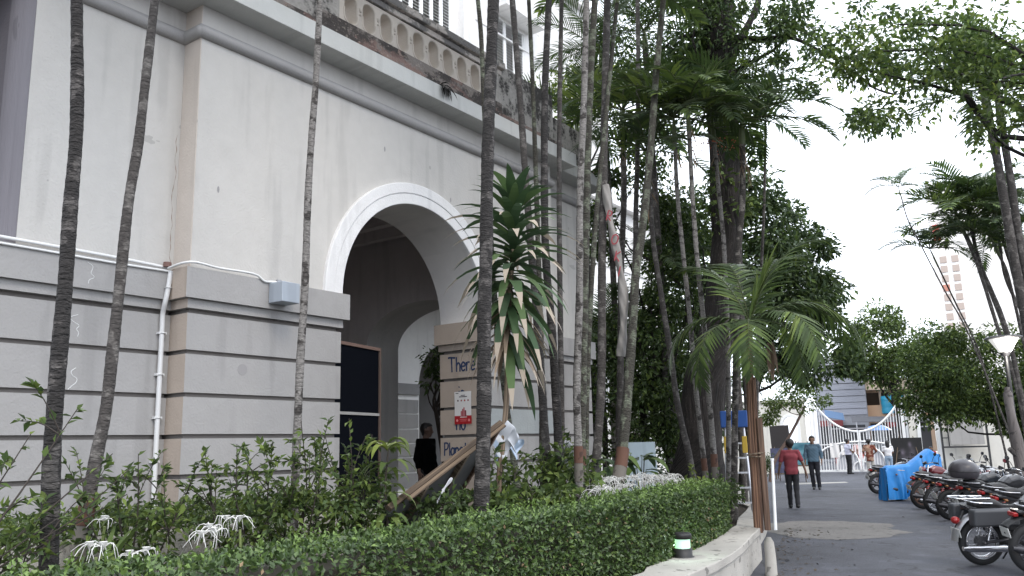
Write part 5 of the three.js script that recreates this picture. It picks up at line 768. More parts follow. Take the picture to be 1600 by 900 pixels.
// tilted table top lying among the shrubs
{
  const A = F(5.55, 1.20, 2.35), Bp = F(7.32, 1.965, 2.3), Cp = F(9.75, 1.975, 1.25), u = Bp.clone().sub(A), L = u.length(), dir = u.clone().normalize(), w = Cp.clone().sub(Bp).multiplyScalar(0.42), wd = w.length(), wn = w.clone().normalize(), nn = dir.clone().cross(wn).normalize();
  const t = thing('table_top', 'broken wooden table top tilted among the shrubs below the poster', 'table', A); const m = new THREE.Matrix4().makeBasis(dir, nn, dir.clone().cross(nn).normalize()); t.quaternion.setFromRotationMatrix(m);
  const zdir = dir.clone().cross(nn).normalize(), sg = Math.sign(wn.dot(zdir)); const sk = wd * sg;
  part('edge_board', bx(0, L, -0.035, 0.02, -0.025, 0.025, 0.006), M.plankOld, t); part('edge_board', bx(0.2, L * 0.98, -0.085, -0.045, 0.028, 0.05, 0.004), M.plankOld, t); part('end_board', bx(L - 0.06, L, -0.05, 0.025, Math.min(0.03 * sg, sk), Math.max(0.03 * sg, sk)), M.wood, t);
  part('panel', bx(0.02, L - 0.06, -0.02, 0.0, Math.min(0.03 * sg, sk), Math.max(0.03 * sg, sk)), std([0.11, 0.11, 0.115], 0.8, { map: plasterMap }), t);
  for (const x of [0.5, 1.2]) part('batten', bx(x, x + 0.06, -0.07, -0.021, Math.min(0.04 * sg, sk), Math.max(0.04 * sg, sk)), M.woodOld, t);
  const rag = (name, label, p, sz, col, f) => { const g = new THREE.PlaneGeometry(sz[0], sz[1], 22, 22), q = g.attributes.position; for (let i = 0; i < q.count; i++) { const x = q.getX(i), y = q.getY(i); q.setXYZ(i, x * (1 - 0.35 * (0.5 - y / sz[1])) + 0.03 * Math.sin(y * 30), y + 0.06 * Math.sin(x * 17 + 1) + 0.03 * Math.sin(x * 41), f * Math.sin(x * 26 + y * 9) + f * 0.7 * Math.sin(y * 33 - x * 12)); } g.computeVertexNormals(); const o = thing(name, label, 'cloth', p, FTURN - 0.5); part('sheet', g, std(col, 0.6, { side: THREE.DoubleSide }), o); return o; };
  rag('plastic_sheet', 'torn white plastic sheet hanging from the tilted table top', F(7.5, 1.76, 2.25), [0.3, 0.28], [0.42, 0.44, 0.47], 0.035);
  rag('plastic_sheet', 'pale blue plastic sheet bunched under the table top corner', F(7.72, 1.7, 2.1), [0.4, 0.22], [0.34, 0.42, 0.52], 0.03);
  rag('plastic_scrap', 'small white scrap dangling below the middle of the table top', F(6.2, 1.28, 2.45), [0.10, 0.13], [0.5, 0.5, 0.52], 0.015);
  rag('plastic_sheet', 'grey plastic crumpled in the leaves right of the table top', F(9.5, 1.55, 1.75), [0.45, 0.3], [0.40, 0.40, 0.41], 0.04);
}
// tree trained inside the porch, in silhouette
tree('courtyard_tree', 'small dark forked tree seen through the far arch', 'tree', { pts: [F(12.7, 0.45, -2.9).toArray(), F(12.62, 1.3, -2.95).toArray(), F(12.5, 2.1, -3.0).toArray(), F(12.45, 2.5, -3.05).toArray()], r: (u) => mixf(0.065, 0.04, u), limbs: 12, limbR: 0.02, from: 0.75, mat: M.twig,
  spots: [...blobSpots(12, F(13.1, 3.75, -2.75).toArray(), [0.55, 0.5, 0.4], 0.1), ...blobSpots(6, F(12.5, 3.3, -3.1).toArray(), [0.3, 0.4, 0.3], 0.1)], leaves: { per: 42, r: 0.26, len: 0.13, wid: 0.055, mix: [[G.dark, 3], [G.mid, 1]] } });
// rosette of strap leaves on a bare cane (browned below)
{
  const b = F(7.43, 0.42, 2.2), t = thing('cane_plant', 'tall cane plant with a rosette of long strap leaves, browned below', 'plant', b);
  const cane = [[0, 0, 0], [-0.02, 0.8, 0.06], [0.08, 1.75, -0.14], [0.13, 2.8, -0.2], [0.2, 3.6, -0.32], [0.22, 4.2, -0.36]].map((p) => V(...p)); part('cane', tube(cane, (u) => mixf(0.034, 0.028, u), 50, 9), M.woodOld, t);
  const curve = new THREE.CatmullRomCurve3(cane), gl = [[0.070, 0.125, 0.052], [0.105, 0.17, 0.064], [0.060, 0.105, 0.052]], tipc = [0.52, 0.44, 0.35];
  for (let i = 0; i < 150; i++) {
    const u = 1 - i / 150, a = i * 2.399, y = mixf(0.56, 1.0, u), p = curve.getPointAt(y), age = 1 - u, L = new Leaves(), dead = age > 0.72 ? rnd() < 0.75 : age > 0.5 ? rnd() < 0.2 : false;
    const el = mixf(1.5, -0.9, Math.pow(age, 0.8)) + rr(-0.2, 0.2), d = V(Math.cos(a), el, Math.sin(a)), len = mixf(0.5, 0.86, Math.min(1, age * 3.5)) * rr(0.85, 1.15) * (dead ? 0.8 : 1);
    const bd = tint([[dead ? [0.40, 0.31, 0.23] : gl[i % 3], 1]], 0.2); d.x += rr(-0.15, 0.15); d.z += rr(-0.15, 0.15);
    L.blade(p, d, V(0, 1, 0).addScaledVector(V(Math.cos(a), 0, Math.sin(a)), -0.35), len, dead ? rr(0.04, 0.07) : rr(0.115, 0.155), bd, { segs: 7, droop: dead ? 1.0 : mixf(0.7, 1.8, age), fold: dead ? 0.5 : 0.14, base: 0.45, tipCol: age > 0.25 && rnd() < 0.8 ? tipc : null, twist: dead ? rr(-1.5, 1.5) : rr(-0.3, 0.3) });
    part(dead ? 'dead_leaf' : 'strap_leaf', L.geo(), M.leaf, t);
  }
}
// cloth strip with red brushed letters on the straight grey palm
{
  const P = [[1.47, 5.6, -12.30], [1.50, 5.05, -12.22], [1.57, 4.55, -12.18], [1.63, 4.05, -12.15], [1.63, 3.7, -12.1], [1.60, 3.3, -12.08], [1.56, 2.95, -12.1]].map((p) => V(...p)), c = new THREE.CatmullRomCurve3(P), t = thing('cloth_strip', 'long strip of white cloth with red letters wound down a palm', 'cloth', P[0]);
  const g = tube(P.map((p) => p.clone().sub(P[0])), (u) => 0.06 * (1 + 0.22 * Math.sin(u * 21)) * mixf(0.9, 1.1, u), 60, 12); { const q = g.attributes.position; for (let i = 0; i < q.count; i++) q.setZ(i, q.getZ(i) + 0.012 * Math.sin(q.getY(i) * 19 + q.getX(i) * 60)); g.computeVertexNormals(); }
  part('cloth', g, std([0.31, 0.295, 0.28], 0.95, { map: plasterMap }), t);
  const red = std([0.30, 0.06, 0.07], 0.8); [['R', 0.2], ['O', 0.34], ['K', 0.44], ['I', 0.53]].forEach(([ch, u]) => { const p = c.getPointAt(u), gs = brush(ch, 0.15, 0.02), m = part('painted_letter', merge(gs), red, t, 'red brushed letter'); m.position.copy(p).sub(P[0]).add(V(-0.06, -0.06, 0.078)); m.rotation.z = -0.25; m.rotation.y = -0.12; });
}
// brown-sheathed young palm, its stake and the white pipe at the corner of the bed
{
  const t = thing('young_palm', 'young palm with wide arching fronds on a brown fibrous trunk', 'palm', [3.50, 0.4, -12.62]);
  part('trunk', tube([[0, 0, 0], [0.02, 0.8, 0], [0.02, 1.7, -0.02], [0.10, 3.05, -0.05]], (u) => mixf(0.062, 0.055, u), 24, 12), M.sheath, t);
  for (let i = 0; i < 5; i++) { const a = i * 1.26; part('sheath_strip', tube([[Math.cos(a) * 0.055, 0.02, Math.sin(a) * 0.055], [Math.cos(a) * 0.065 + 0.02, 1.2, Math.sin(a) * 0.065], [Math.cos(a) * 0.055 + 0.05, 2.2 + rr(-0.2, 0.2), Math.sin(a) * 0.055]], 0.018, 12, 6), M.sheath, t); }
  const fr = [0, 1].map((i) => frondGeo({ len: 2.0, n: 34, leaflet: 0.62, wid: 0.052, rise: [1.15, 0.7][i], sag: [2.0, 3.0][i], mix: [[G.mid, 3], [G.dark, 4], [G.fresh, 1]], ragged: 0.02, vee: -0.1 }));
  [[0.15, 1, 1, 0], [0.65, 0, 1.0, 0], [2.9, 1, 0.85, 0.25], [-0.35, 1, 1.0, 0.1], [-1.1, 1, 0.9, 0.3], [1.6, 0, 1.0, 0], [3.6, 1, 0.85, 0.55], [4.4, 1, 0.8, 0.5], [2.2, 0, 0.9, 0], [-0.1, 0, 0.95, -0.1], [5.2, 1, 0.8, 0.6]].forEach(([yaw, k, s, dn]) => { const m = part('frond', fr[k], M.frond, t); m.position.set(0.12, 3.05, -0.05); m.scale.setScalar(s); m.rotation.set(0, yaw, -dn, 'YXZ'); });
  { const S = new Leaves(); for (let k = 0; k < 40; k++) { const u = k / 40; S.blade(V(0.10 + u * 0.3, 3.1 + u * 0.75, -0.05), V(0.35 + rr(-0.25, 0.25), 1, rr(-0.25, 0.25)), rv(), rr(0.4, 0.6), 0.04, tint([[G.fresh, 1], [G.mid, 1]], 0.2), { segs: 3, droop: 0.3 }); } part('spear_leaf', S.geo(), M.frond, t, 'half-opened upright fresh frond'); }
  const D = new Leaves(); for (let k = 0; k < 10; k++) D.blade(V(0.36 + rr(-0.04, 0.04), 2.75, 0.1), V(rr(-0.1, 0.1), -1, rr(-0.1, 0.1)), rv(), rr(0.35, 0.65), 0.06, tint([[[0.36, 0.26, 0.20], 1]], 0.2), { segs: 4, droop: 0.1, fold: 0.5 }); part('dead_sheath', D.geo(), M.leaf, t, 'withered brown sheath hanging under the fronds');
  const s = thing('wooden_stake', 'squared brown stake tied to the young palm', 'stake', [3.60, 0.44, -12.52]); part('stake', bx(-0.04, 0.04, 0, 1.6, -0.035, 0.035, 0.006), M.wood, s); part('twine', tf(new THREE.TorusGeometry(0.11, 0.008, 6, 26), { p: [-0.06, 1.05, -0.06], r: [Math.PI / 2 + 0.1, 0, 0], s: [1, 0.9, 1.6] }), M.woodOld, s); part('twine', tf(new THREE.TorusGeometry(0.13, 0.008, 6, 26), { p: [-0.07, 1.08, -0.06], r: [Math.PI / 2 - 0.08, 0.1, 0], s: [1, 0.9, 1.6] }), M.woodOld, s);
  const w = thing('white_pipe', 'thin white pipe standing beside the brown stake', 'pipe', [3.66, 0.46, -12.34]); part('pipe', rod(V(0, 0, 0), V(0.03, 0.98, 0), 0.024, 0.022, 10), M.metalWhite, w); part('cap', tf(new THREE.CylinderGeometry(0.028, 0.028, 0.03, 10), { p: [0.03, 0.98, 0] }), M.metalWhite, w);
}
{ // bollard lamp on the coping
  const l = thing('bollard_lamp', 'squat round garden lamp with a lit green-white band on the coping', 'lamp', F(8.86, 0.462, 3.62)); const lathe = (p) => new THREE.LatheGeometry(p.map((q) => new THREE.Vector2(...q)), 32), dk = std([0.045, 0.045, 0.05], 0.55, { map: concreteMap });
  part('base', lathe([[0.001, 0], [0.118, 0], [0.12, 0.018], [0.10, 0.022], [0.10, 0.105], [0.001, 0.105]]), dk, l); part('foot_ring', lathe([[0.1, 0.0], [0.128, 0], [0.128, 0.012], [0.1, 0.014]]), std([0.5, 0.5, 0.5], 0.8, { map: concreteMap }), l);
  part('cap', lathe([[0.001, 0.275], [0.09, 0.27], [0.102, 0.25], [0.1, 0.205], [0.001, 0.205]]), dk, l);
  part('lamp_band', lathe([[0.078, 0.106], [0.082, 0.11], [0.082, 0.2], [0.078, 0.204]]), std([0.45, 0.62, 0.50], 0.3, { emissive: new THREE.Color(0.34, 0.62, 0.42), emissiveIntensity: 0.55 }), l);
  part('bulb', tf(new THREE.CylinderGeometry(0.03, 0.03, 0.09, 12), { p: [0, 0.155, 0] }), std([0.8, 0.9, 0.85], 0.4, { emissive: new THREE.Color(0.8, 1, 0.9), emissiveIntensity: 1 }), l);
  const pl = new THREE.PointLight(0xd8ffe6, 0.25, 4); pl.position.copy(F(8.86, 0.62, 3.62)); pl.castShadow = true; scene.add(pl);
  const st = thing('stone_stub', 'pale rounded concrete stub standing against the planter wall', 'bollard', F(11.1, 0, 3.80)); part('stub', tube([[0, -0.02, 0], [0.005, 0.25, 0], [0, 0.40, 0], [0, 0.455, 0], [0, 0.475, 0]], (u) => (u > 0.88 ? mixf(0.062, 0.028, (u - 0.88) / 0.12) : mixf(0.08, 0.062, u)), 30, 12), M.concrete, st);
}
{ // panel and step ladder half hidden behind the stems
  const p = thing('panel', 'pale blue panel leaning behind the plants left of the big trunk', 'panel', F(13.9, 0.42, 0.55), FTURN - 0.5); part('sheet', tf(bx(-0.3, 0.42, 0, 1.32, -0.015, 0.015), { r: [-0.08, 0, 0] }), std([0.44, 0.53, 0.58], 0.6, { map: plasterMap }), p);
  const l = thing('step_ladder', 'aluminium step ladder with yellow caps and a blue tray behind the stems', 'ladder', [4.02, 0.4, -15.6], -0.25), al = std([0.62, 0.62, 0.64], 0.35, { metalness: 0.7 });
  for (const x of [-0.2, 0.2]) { part('rail', rod(V(x * 1.15, 0, 0.25), V(x * 0.8, 1.55, 0), 0.025), al, l); part('rear_rail', rod(V(x * 1.1, 0, -0.35), V(x * 0.8, 1.5, -0.04), 0.02), al, l); part('cap', bx(x * 0.8 - 0.045, x * 0.8 + 0.045, 1.1, 1.4, 0.04, 0.12, 0.012), std([0.55, 0.36, 0.04], 0.5), l); }
  for (let i = 0; i < 5; i++) part('rung', bx(-0.21 + i * 0.01, 0.21 - i * 0.01, 0.22 + i * 0.26, 0.25 + i * 0.26, 0.21 - i * 0.045, 0.25 - i * 0.04), al, l); part('tray', bx(-0.24, 0.24, 1.56, 1.86, -0.12, 0.16, 0.02), std([0.02, 0.09, 0.33], 0.5), l);
}
// ---------------------------------------------------------------- boards, easels and the lamp post by the gate
{
  const bd = thing('display_board', 'tall dark board leaning against the left gate wall', 'board', [12.05, 0, -38.6], -0.35); part('panel', tf(bx(-0.42, 0.42, 0.5, 2.4, -0.02, 0.02), { r: [-0.1, 0, 0.04] }), std([0.022, 0.018, 0.018], 0.7), bd); part('rail', tf(bx(-0.43, 0.43, 1.28, 1.33, 0.021, 0.04), { r: [-0.1, 0, 0.04] }), std([0.1, 0.09, 0.08], 0.7), bd); for (const x of [-0.36, 0.36]) part('leg', tf(bx(x - 0.025, x + 0.025, 0, 0.5, -0.02, 0.02), { r: [-0.1, 0, 0.04] }), M.woodOld, bd);
  const paint = (seed, pal) => tex(128, 128, (u, v) => { const a = fbm(u, v, 3, 4, 4, seed), b = fbm(u, v, 7, 7, 3, seed + 7), k = clamp(a * 1.3 - 0.1, 0, 1); const i = Math.min(pal.length - 2, Math.floor(k * (pal.length - 1))), f = k * (pal.length - 1) - i; return pal[i].map((x, j) => mixf(x, pal[i + 1][j], f) + (b - 0.5) * 0.15); }, 1);
  const easel = (name, label, pos, turn, w, h, map, y0 = 0.75, extra) => { const t = thing(name, label, 'painting', pos, turn), lean = -0.14, g = new THREE.BoxGeometry(w, h, 0.03); g.translate(0, y0 + h / 2, 0); part('canvas', tf(g, { r: [lean, 0, 0] }), std(0xffffff, 0.7, { map }), t); for (const x of [-w * 0.38, w * 0.38]) part('leg', rod(V(x * 1.25, 0, 0.24), V(x * 0.6, y0 + h + 0.05, -0.16 - h * 0.14), 0.018), M.woodOld, t); part('rear_leg', rod(V(0, 0, -0.75), V(0, y0 + h * 0.9, -0.22), 0.018), M.woodOld, t); part('ledge', tf(bx(-w / 2 - 0.05, w / 2 + 0.05, y0 - 0.05, y0 - 0.005, -0.05, 0.06), { r: [lean, 0, 0] }), M.woodOld, t); extra && extra(t); return t; };
  const t1 = paint(501, [[0.10, 0.16, 0.22], [0.25, 0.45, 0.52], [0.42, 0.60, 0.64], [0.52, 0.16, 0.17]]); t1.repeat.set(1, 1); easel('easel_painting', 'blue and red painting on an easel behind the man in red', [11.65, 0, -34.9], -0.45, 1.0, 0.9, t1, 0.72);
  const t2 = paint(521, [[0.16, 0.16, 0.24], [0.30, 0.30, 0.40], [0.20, 0.24, 0.34]]); t2.repeat.set(1, 1); easel('easel_painting', 'dusky blue painting low beside the tall dark board', [11.3, 0, -36.6], -0.2, 0.75, 1.05, t2, 0.35);
  const ph = tex(128, 128, (u, v) => { const e = (cx, cy, rx, ry) => Math.exp(-(((u - cx) / rx) ** 2 + ((v - cy) / ry) ** 2)), n = fbm(u, v, 9, 9, 3, 555); const g = 0.05 + 0.34 * (e(0.36, 0.5, 0.10, 0.13) + 0.8 * e(0.6, 0.78, 0.06, 0.09) + 0.7 * e(0.66, 0.5, 0.12, 0.2) + 0.5 * e(0.45, 0.3, 0.24, 0.08)) * (0.6 + 0.8 * n); return [g, g * 0.93, g * 1.04]; }, 1); ph.repeat.set(1, 1);
  easel('easel_photograph', 'square dark photograph of two dim figures on an easel by the gate', [17.75, 0, -38.8], -0.45, 1.28, 1.3, ph, 0.42);
  // notice board with a metal frame on legs
  const nb = thing('notice_board', 'weathered grey notice board in a black metal frame under the tree', 'board', [21.75, 0, -41.2], GT + 0.06), fr = std([0.025, 0.025, 0.027], 0.5); part('panel', bx(-0.62, 0.72, 1.2, 2.92, -0.02, 0.02), std([0.40, 0.39, 0.38], 0.7, { map: plasterMap }), nb);
  for (const x of [-0.95, 0.85]) part('post', bx(x - 0.04, x + 0.04, 0, 3.05, -0.04, 0.04), fr, nb); for (const y of [1.1, 3.0]) part('cross_bar', bx(-0.91, 0.81, y - 0.035, y + 0.035, -0.03, 0.03), fr, nb); part('inner_bar', bx(-0.71, -0.66, 1.14, 2.96, -0.03, 0.03), fr, nb); for (const y of [1.5, 1.9, 2.3, 2.7]) part('rung', bx(-0.91, -0.712, y - 0.02, y + 0.02, -0.02, 0.02), fr, nb); nb.scale.setScalar(1.1);
  // lamp post with a flared white shade
  const lp = thing('lamp_post', 'black lamp post with a flared white shade under a flat dark cap', 'street lamp', [12.1, 0, -20.6]); part('pole', rod(V(0, 0, 0), V(0, 3.62, 0), 0.055, 0.045, 14), M.black, lp); part('collar', tf(new THREE.CylinderGeometry(0.13, 0.07, 0.1, 18), { p: [0, 3.66, 0] }), M.darkMetal, lp);
  part('shade', new THREE.LatheGeometry([[0.13, 3.715], [0.33, 4.04], [0.32, 4.045], [0.12, 3.72]].map((p) => new THREE.Vector2(...p)), 28), std([0.80, 0.80, 0.78], 0.4, { emissive: new THREE.Color(1, 0.99, 0.95), emissiveIntensity: 0.25 }), lp); { const pl = new THREE.PointLight(0xfff8ee, 4, 12); pl.position.set(12.1, 3.62, -20.6 + 0.45); pl.castShadow = true; scene.add(pl); }
  part('cap', new THREE.LatheGeometry([[0.001, 4.10], [0.38, 4.10], [0.42, 4.075], [0.42, 4.055], [0.001, 4.05]].map((p) => new THREE.Vector2(...p)), 28), M.darkMetal, lp);
  const tr = thing('weathered_tree', 'bare grey weathered trunk standing in front of the lamp post', 'tree trunk', [11.5, 0, -19.6]); part('trunk', tube([[0.06, -0.02, 0], [0.03, 0.8, 0], [0.0, 1.6, 0], [-0.05, 2.2, 0], [-0.06, 2.72, 0], [-0.06, 2.8, 0]], (u, m) => mixf(0.17, 0.085, u) * (1 + 0.1 * Math.sin(m * 5)) * (u > 0.97 ? 0.6 : 1), 40, 14), std([0.36, 0.335, 0.35], 0.95, { map: concreteMap, bumpMap: roughBump, bumpScale: 0.03 }), tr); part('stub_branch', rod(V(0.05, 1.15, 0), V(-0.22, 1.4, 0.05), 0.07, 0.05), M.barkGrey, tr);
}
// ---------------------------------------------------------------- parked motorbikes (x forward from the rear axle)
function paintMat(c, metal = 0.1, rough = 0.3) { return new THREE.MeshPhysicalMaterial({ color: new THREE.Color().setRGB(...c), roughness: rough, metalness: metal, clearcoat: 0.6, clearcoatRoughness: 0.15 }); }
const seatMat = std([0.018, 0.018, 0.019], 0.6), redLens = std([0.26, 0.012, 0.012], 0.25), amber = std([0.20, 0.08, 0.02], 0.35), mirrorMat = std([0.75, 0.77, 0.8], 0.06, { metalness: 1 }), engineMat = std([0.12, 0.12, 0.125], 0.45, { metalness: 0.7 });
function wheel(parent, x, R, o) {
  const w = part('wheel', tf(new THREE.TorusGeometry(R - 0.052, 0.052, 12, 44), { s: [1, 1, 1.0] }), M.rubber, parent); w.position.set(x, R, 0);
  part('rim', [tf(new THREE.TorusGeometry(R - 0.105, 0.02, 8, 44), { s: [1, 1, 1.5] }), tf(new THREE.TorusGeometry(R - 0.085, 0.012, 6, 44), { p: [0, 0, 0.026] }), tf(new THREE.TorusGeometry(R - 0.085, 0.012, 6, 44), { p: [0, 0, -0.026] })], o.rimMat ?? M.chrome, w);
  if (o.alloy) { const gs = []; for (let i = 0; i < 5; i++) { const a = i * 1.2566; gs.push(tf(new RoundedBoxGeometry(R - 0.12, 0.035, 0.03, 1, 0.008), { p: [Math.cos(a) * (R - 0.1) / 2, Math.sin(a) * (R - 0.1) / 2, 0], r: [0, 0, a] })); } part('alloy_spokes', gs, o.rimMat ?? M.darkMetal, w).userData.kind = 'stuff'; }
  else { const gs = []; for (let i = 0; i < 32; i++) { const a = (i / 32) * 6.283, b = a + (i % 2 ? 0.5 : -0.5), z = i % 4 < 2 ? 0.03 : -0.03; gs.push(rod(V(Math.cos(a) * 0.05, Math.sin(a) * 0.05, z), V(Math.cos(b * 0.35 + a * 0.65) * (R - 0.11), Math.sin(b * 0.35 + a * 0.65) * (R - 0.11), 0), 0.0022, 0.0022, 4)); } part('spokes', gs, M.chrome, w).userData.kind = 'stuff'; }
  part('hub', tf(new THREE.CylinderGeometry(0.075, 0.075, 0.1, 20), { r: [Math.PI / 2, 0, 0] }), engineMat, w); part('axle', tf(new THREE.CylinderGeometry(0.014, 0.014, 0.22, 10), { r: [Math.PI / 2, 0, 0] }), M.steel, w);
  return w;
}
function fenderGeo(R, a0, a1, wid, cx, cy, flare = 0) { // curved mudguard sheet over a wheel
  const pos = [], idx = [], n = 20, m = 6; for (let i = 0; i <= n; i++) { const u = i / n, a = mixf(a0, a1, u), r = R + flare * u * u; for (let k = 0; k <= m; k++) { const v = (k / m - 0.5) * 2, rr2 = r - 0.035 * v * v; pos.push(cx + Math.cos(a) * rr2, cy + Math.sin(a) * rr2, v * wid / 2); } }
  for (let i = 0; i < n; i++) for (let k = 0; k < m; k++) { const a = i * (m + 1) + k; idx.push(a, a + 1, a + m + 1, a + 1, a + m + 2, a + m + 1); }
  const g = new THREE.BufferGeometry(); g.setAttribute('position', new THREE.Float32BufferAttribute(pos, 3)); g.setIndex(idx); g.computeVertexNormals(); return g;
}
function motorbike(label, pos, turn, o = {}) {
  const t = thing('motorbike', label, 'motorbike', pos, turn, 'motorbikes parked along the right side of the road'); t.rotation.order = 'YXZ'; t.rotation.x = o.lean ?? -0.12;
  const R = 0.315, W = 1.30, paint = o.paint ?? paintMat([0.02, 0.02, 0.022]), two = (m) => { m.side = THREE.DoubleSide; return m; }, fend = two((o.fender ?? M.black).clone());
  wheel(t, 0, R, o); wheel(t, W, R, o);
  part('rear_fender', fenderGeo(R + 0.055, o.classic ? 0.35 : 0.75, o.classic ? 3.15 : 2.5, 0.17, 0, R + 0.02, o.classic ? 0.03 : 0.1), fend, t); part('front_fender', fenderGeo(R + 0.035, 0.5, 2.6, 0.13, W, R), o.fender && o.classic ? fend : two(paint.clone()), t);
  for (const s of [-1, 1]) {
    part('swingarm', rod(V(0, R, s * 0.10), V(0.52, 0.36, s * 0.085), 0.02, 0.024), M.darkMetal, t);
    const sh = part('shock', [rod(V(0.03, R + 0.03, s * 0.115), V(0.13, 0.70, s * 0.115), 0.014)], M.chrome, t), coil = []; for (let k = 0; k < 7; k++) coil.push(tf(new THREE.TorusGeometry(0.028, 0.007, 6, 14), { p: [0.045 + k * 0.0115, R + 0.11 + k * 0.04, s * 0.115], r: [Math.PI / 2, 0.25, 0] })); part('spring', coil, o.classic ? M.chrome : std([0.4, 0.05, 0.04], 0.4), sh).userData.kind = 'stuff';
    part('fork', tube([V(W, R, s * 0.09), V(W - 0.13, 0.66, s * 0.09), V(W - 0.22, 0.98, s * 0.085)], (u) => mixf(0.028, 0.02, u), 8, 8), M.chrome, t);
    part('indicator', [tf(new THREE.SphereGeometry(0.028, 10, 8), { p: [-0.16, 0.73, s * 0.19], s: [1, 0.8, 1.1] }), rod(V(-0.13, 0.73, s * 0.06), V(-0.15, 0.73, s * 0.17), 0.008)], amber, t);
    const mr = part('mirror_stalk', tube([V(W - 0.25, 1.03, s * 0.22), V(W - 0.28, 1.15, s * 0.28), V(W - 0.30, 1.2, s * 0.32)], 0.007, 8, 5), M.black, t); part('mirror', tf(new THREE.SphereGeometry(0.062, 14, 8), { p: [W - 0.30, 1.235, s * 0.34], s: [0.25, 0.72, 1.1] }), M.black, mr); part('mirror_glass', tf(new THREE.CircleGeometry(0.055, 18), { p: [W - 0.317, 1.236, s * 0.34], r: [0, -Math.PI / 2, 0], s: [1.05, 0.7, 1] }), mirrorMat, mr);
    part('grip', rod(V(W - 0.34, 1.0, s * 0.36), V(W - 0.29, 1.02, s * 0.24), 0.018), M.rubber, t); part('foot_peg', rod(V(0.42, 0.33, s * 0.12), V(0.40, 0.33, s * 0.24), 0.014), M.rubber, t);
    part('side_panel', (() => { const g = extr([[0.2, 0.47], [0.5, 0.45], [0.56, 0.66], [0.24, 0.70]], 0.05, 0.018); g.translate(0, 0, s * 0.115); return g; })(), paint, t);
    if (o.pannier) part('pannier', (() => { const g = new RoundedBoxGeometry(0.62, 0.22, 0.16, 3, 0.035); g.translate(0.05, 0.67, s * 0.24); return g; })(), std([0.045, 0.047, 0.052], 0.6), t);
  }
  part('handlebar', tube([V(W - 0.33, 1.0, -0.34), V(W - 0.27, 1.03, -0.2), V(W - 0.23, 1.02, -0.06), V(W - 0.23, 1.02, 0.06), V(W - 0.27, 1.03, 0.2), V(W - 0.33, 1.0, 0.34)], 0.012, 30, 7), M.chrome, t);
  part('headlight', new THREE.LatheGeometry([[0.001, -0.12], [0.05, -0.1], [0.085, -0.03], [0.088, 0.02], [0.08, 0.03]].map((p) => new THREE.Vector2(...p)), 22).rotateZ(-Math.PI / 2).translate(W - 0.07, 0.87, 0), o.classic ? M.chrome : paint, t); part('headlight_lens', tf(new THREE.SphereGeometry(0.082, 18, 10), { p: [W - 0.045, 0.87, 0], s: [0.28, 1, 1] }), std([0.6, 0.62, 0.64], 0.1), t);
  part('instrument', tf(new THREE.CylinderGeometry(0.055, 0.05, 0.06, 18), { p: [W - 0.19, 1.04, 0], r: [0, 0, -0.5] }), M.black, t);
  part('fuel_tank', (() => { const g = extr([[0.62, 0.76], [0.60, 0.84], [0.72, 0.93], [0.92, 0.97], [1.04, 0.91], [1.06, 0.80], [0.98, 0.72], [0.75, 0.70]], 0.27, 0.085, 5); return g; })(), paint, t); part('filler_cap', tf(new THREE.CylinderGeometry(0.03, 0.03, 0.02, 16), { p: [0.88, 0.965, 0] }), M.chrome, t);
  part('seat', extr([[-0.13, 0.80], [-0.10, 0.885], [0.06, 0.90], [0.20, 0.865], [0.32, 0.79], [0.48, 0.775], [0.60, 0.82], [0.65, 0.85], [0.66, 0.75], [0.5, 0.69], [0.1, 0.72], [-0.08, 0.765]], 0.23, 0.055, 4), seatMat, t);
  part('tail_cowl', extr([[-0.22, 0.75], [-0.24, 0.80], [0.08, 0.79], [0.3, 0.72], [0.2, 0.64], [-0.02, 0.68]], 0.17, 0.04, 3), o.tail ?? paint, t);
  part('tail_lamp', o.classic ? tf(new THREE.SphereGeometry(0.055, 14, 10), { p: [-0.34, 0.60, 0], s: [1, 0.9, 1.1] }) : tf(new RoundedBoxGeometry(0.07, 0.06, 0.15, 2, 0.02), { p: [-0.23, 0.74, 0] }), redLens, t);
  part('number_plate', tf(new RoundedBoxGeometry(0.012, 0.12, 0.2, 1, 0.005), { p: [-0.34, o.classic ? 0.44 : 0.52, 0], r: [0, 0, 0.25] }), std([0.5, 0.5, 0.48], 0.6), t);
  part('plate_bracket', rod(V(-0.22, 0.72, 0), V(-0.34, 0.50, 0), 0.018), M.black, t);
  part('grab_rail', tube([V(0.1, 0.83, 0.14), V(-0.08, 0.84, 0.13), V(-0.17, 0.85, 0.06), V(-0.17, 0.85, -0.06), V(-0.08, 0.84, -0.13), V(0.1, 0.83, -0.14)], 0.011, 26, 7), o.classic ? M.chrome : M.steel, t);
  part('frame_tube', tube([V(W - 0.2, 0.92, 0), V(0.9, 0.76, 0), V(0.55, 0.70, 0), V(0.48, 0.4, 0), V(0.62, 0.24, 0), V(0.9, 0.25, 0), V(1.02, 0.62, 0), V(W - 0.19, 0.86, 0)], 0.018, 44, 7), M.darkMetal, t);
  part('crankcase', [tf(new RoundedBoxGeometry(0.36, 0.22, 0.24, 3, 0.06), { p: [0.68, 0.36, 0] })], engineMat, t); for (const s of [-1, 1]) part('engine_cover', tf(new THREE.CylinderGeometry(0.1, 0.1, 0.03, 22), { p: [0.62 + s * 0.06, 0.36, s * 0.13], r: [Math.PI / 2, 0, 0] }), M.steel, t);
  const fins = []; for (let k = 0; k < 8; k++) fins.push(tf(new RoundedBoxGeometry(0.2, 0.012, 0.2, 1, 0.004), { p: [0.80 + k * 0.008, 0.47 + k * 0.026, 0], r: [0, 0, -0.25] })); fins.push(tf(new THREE.CylinderGeometry(0.07, 0.07, 0.22, 14), { p: [0.83, 0.56, 0], r: [0, 0, -0.25] })); part('cylinder_fins', fins, engineMat, t).userData.kind = 'stuff';
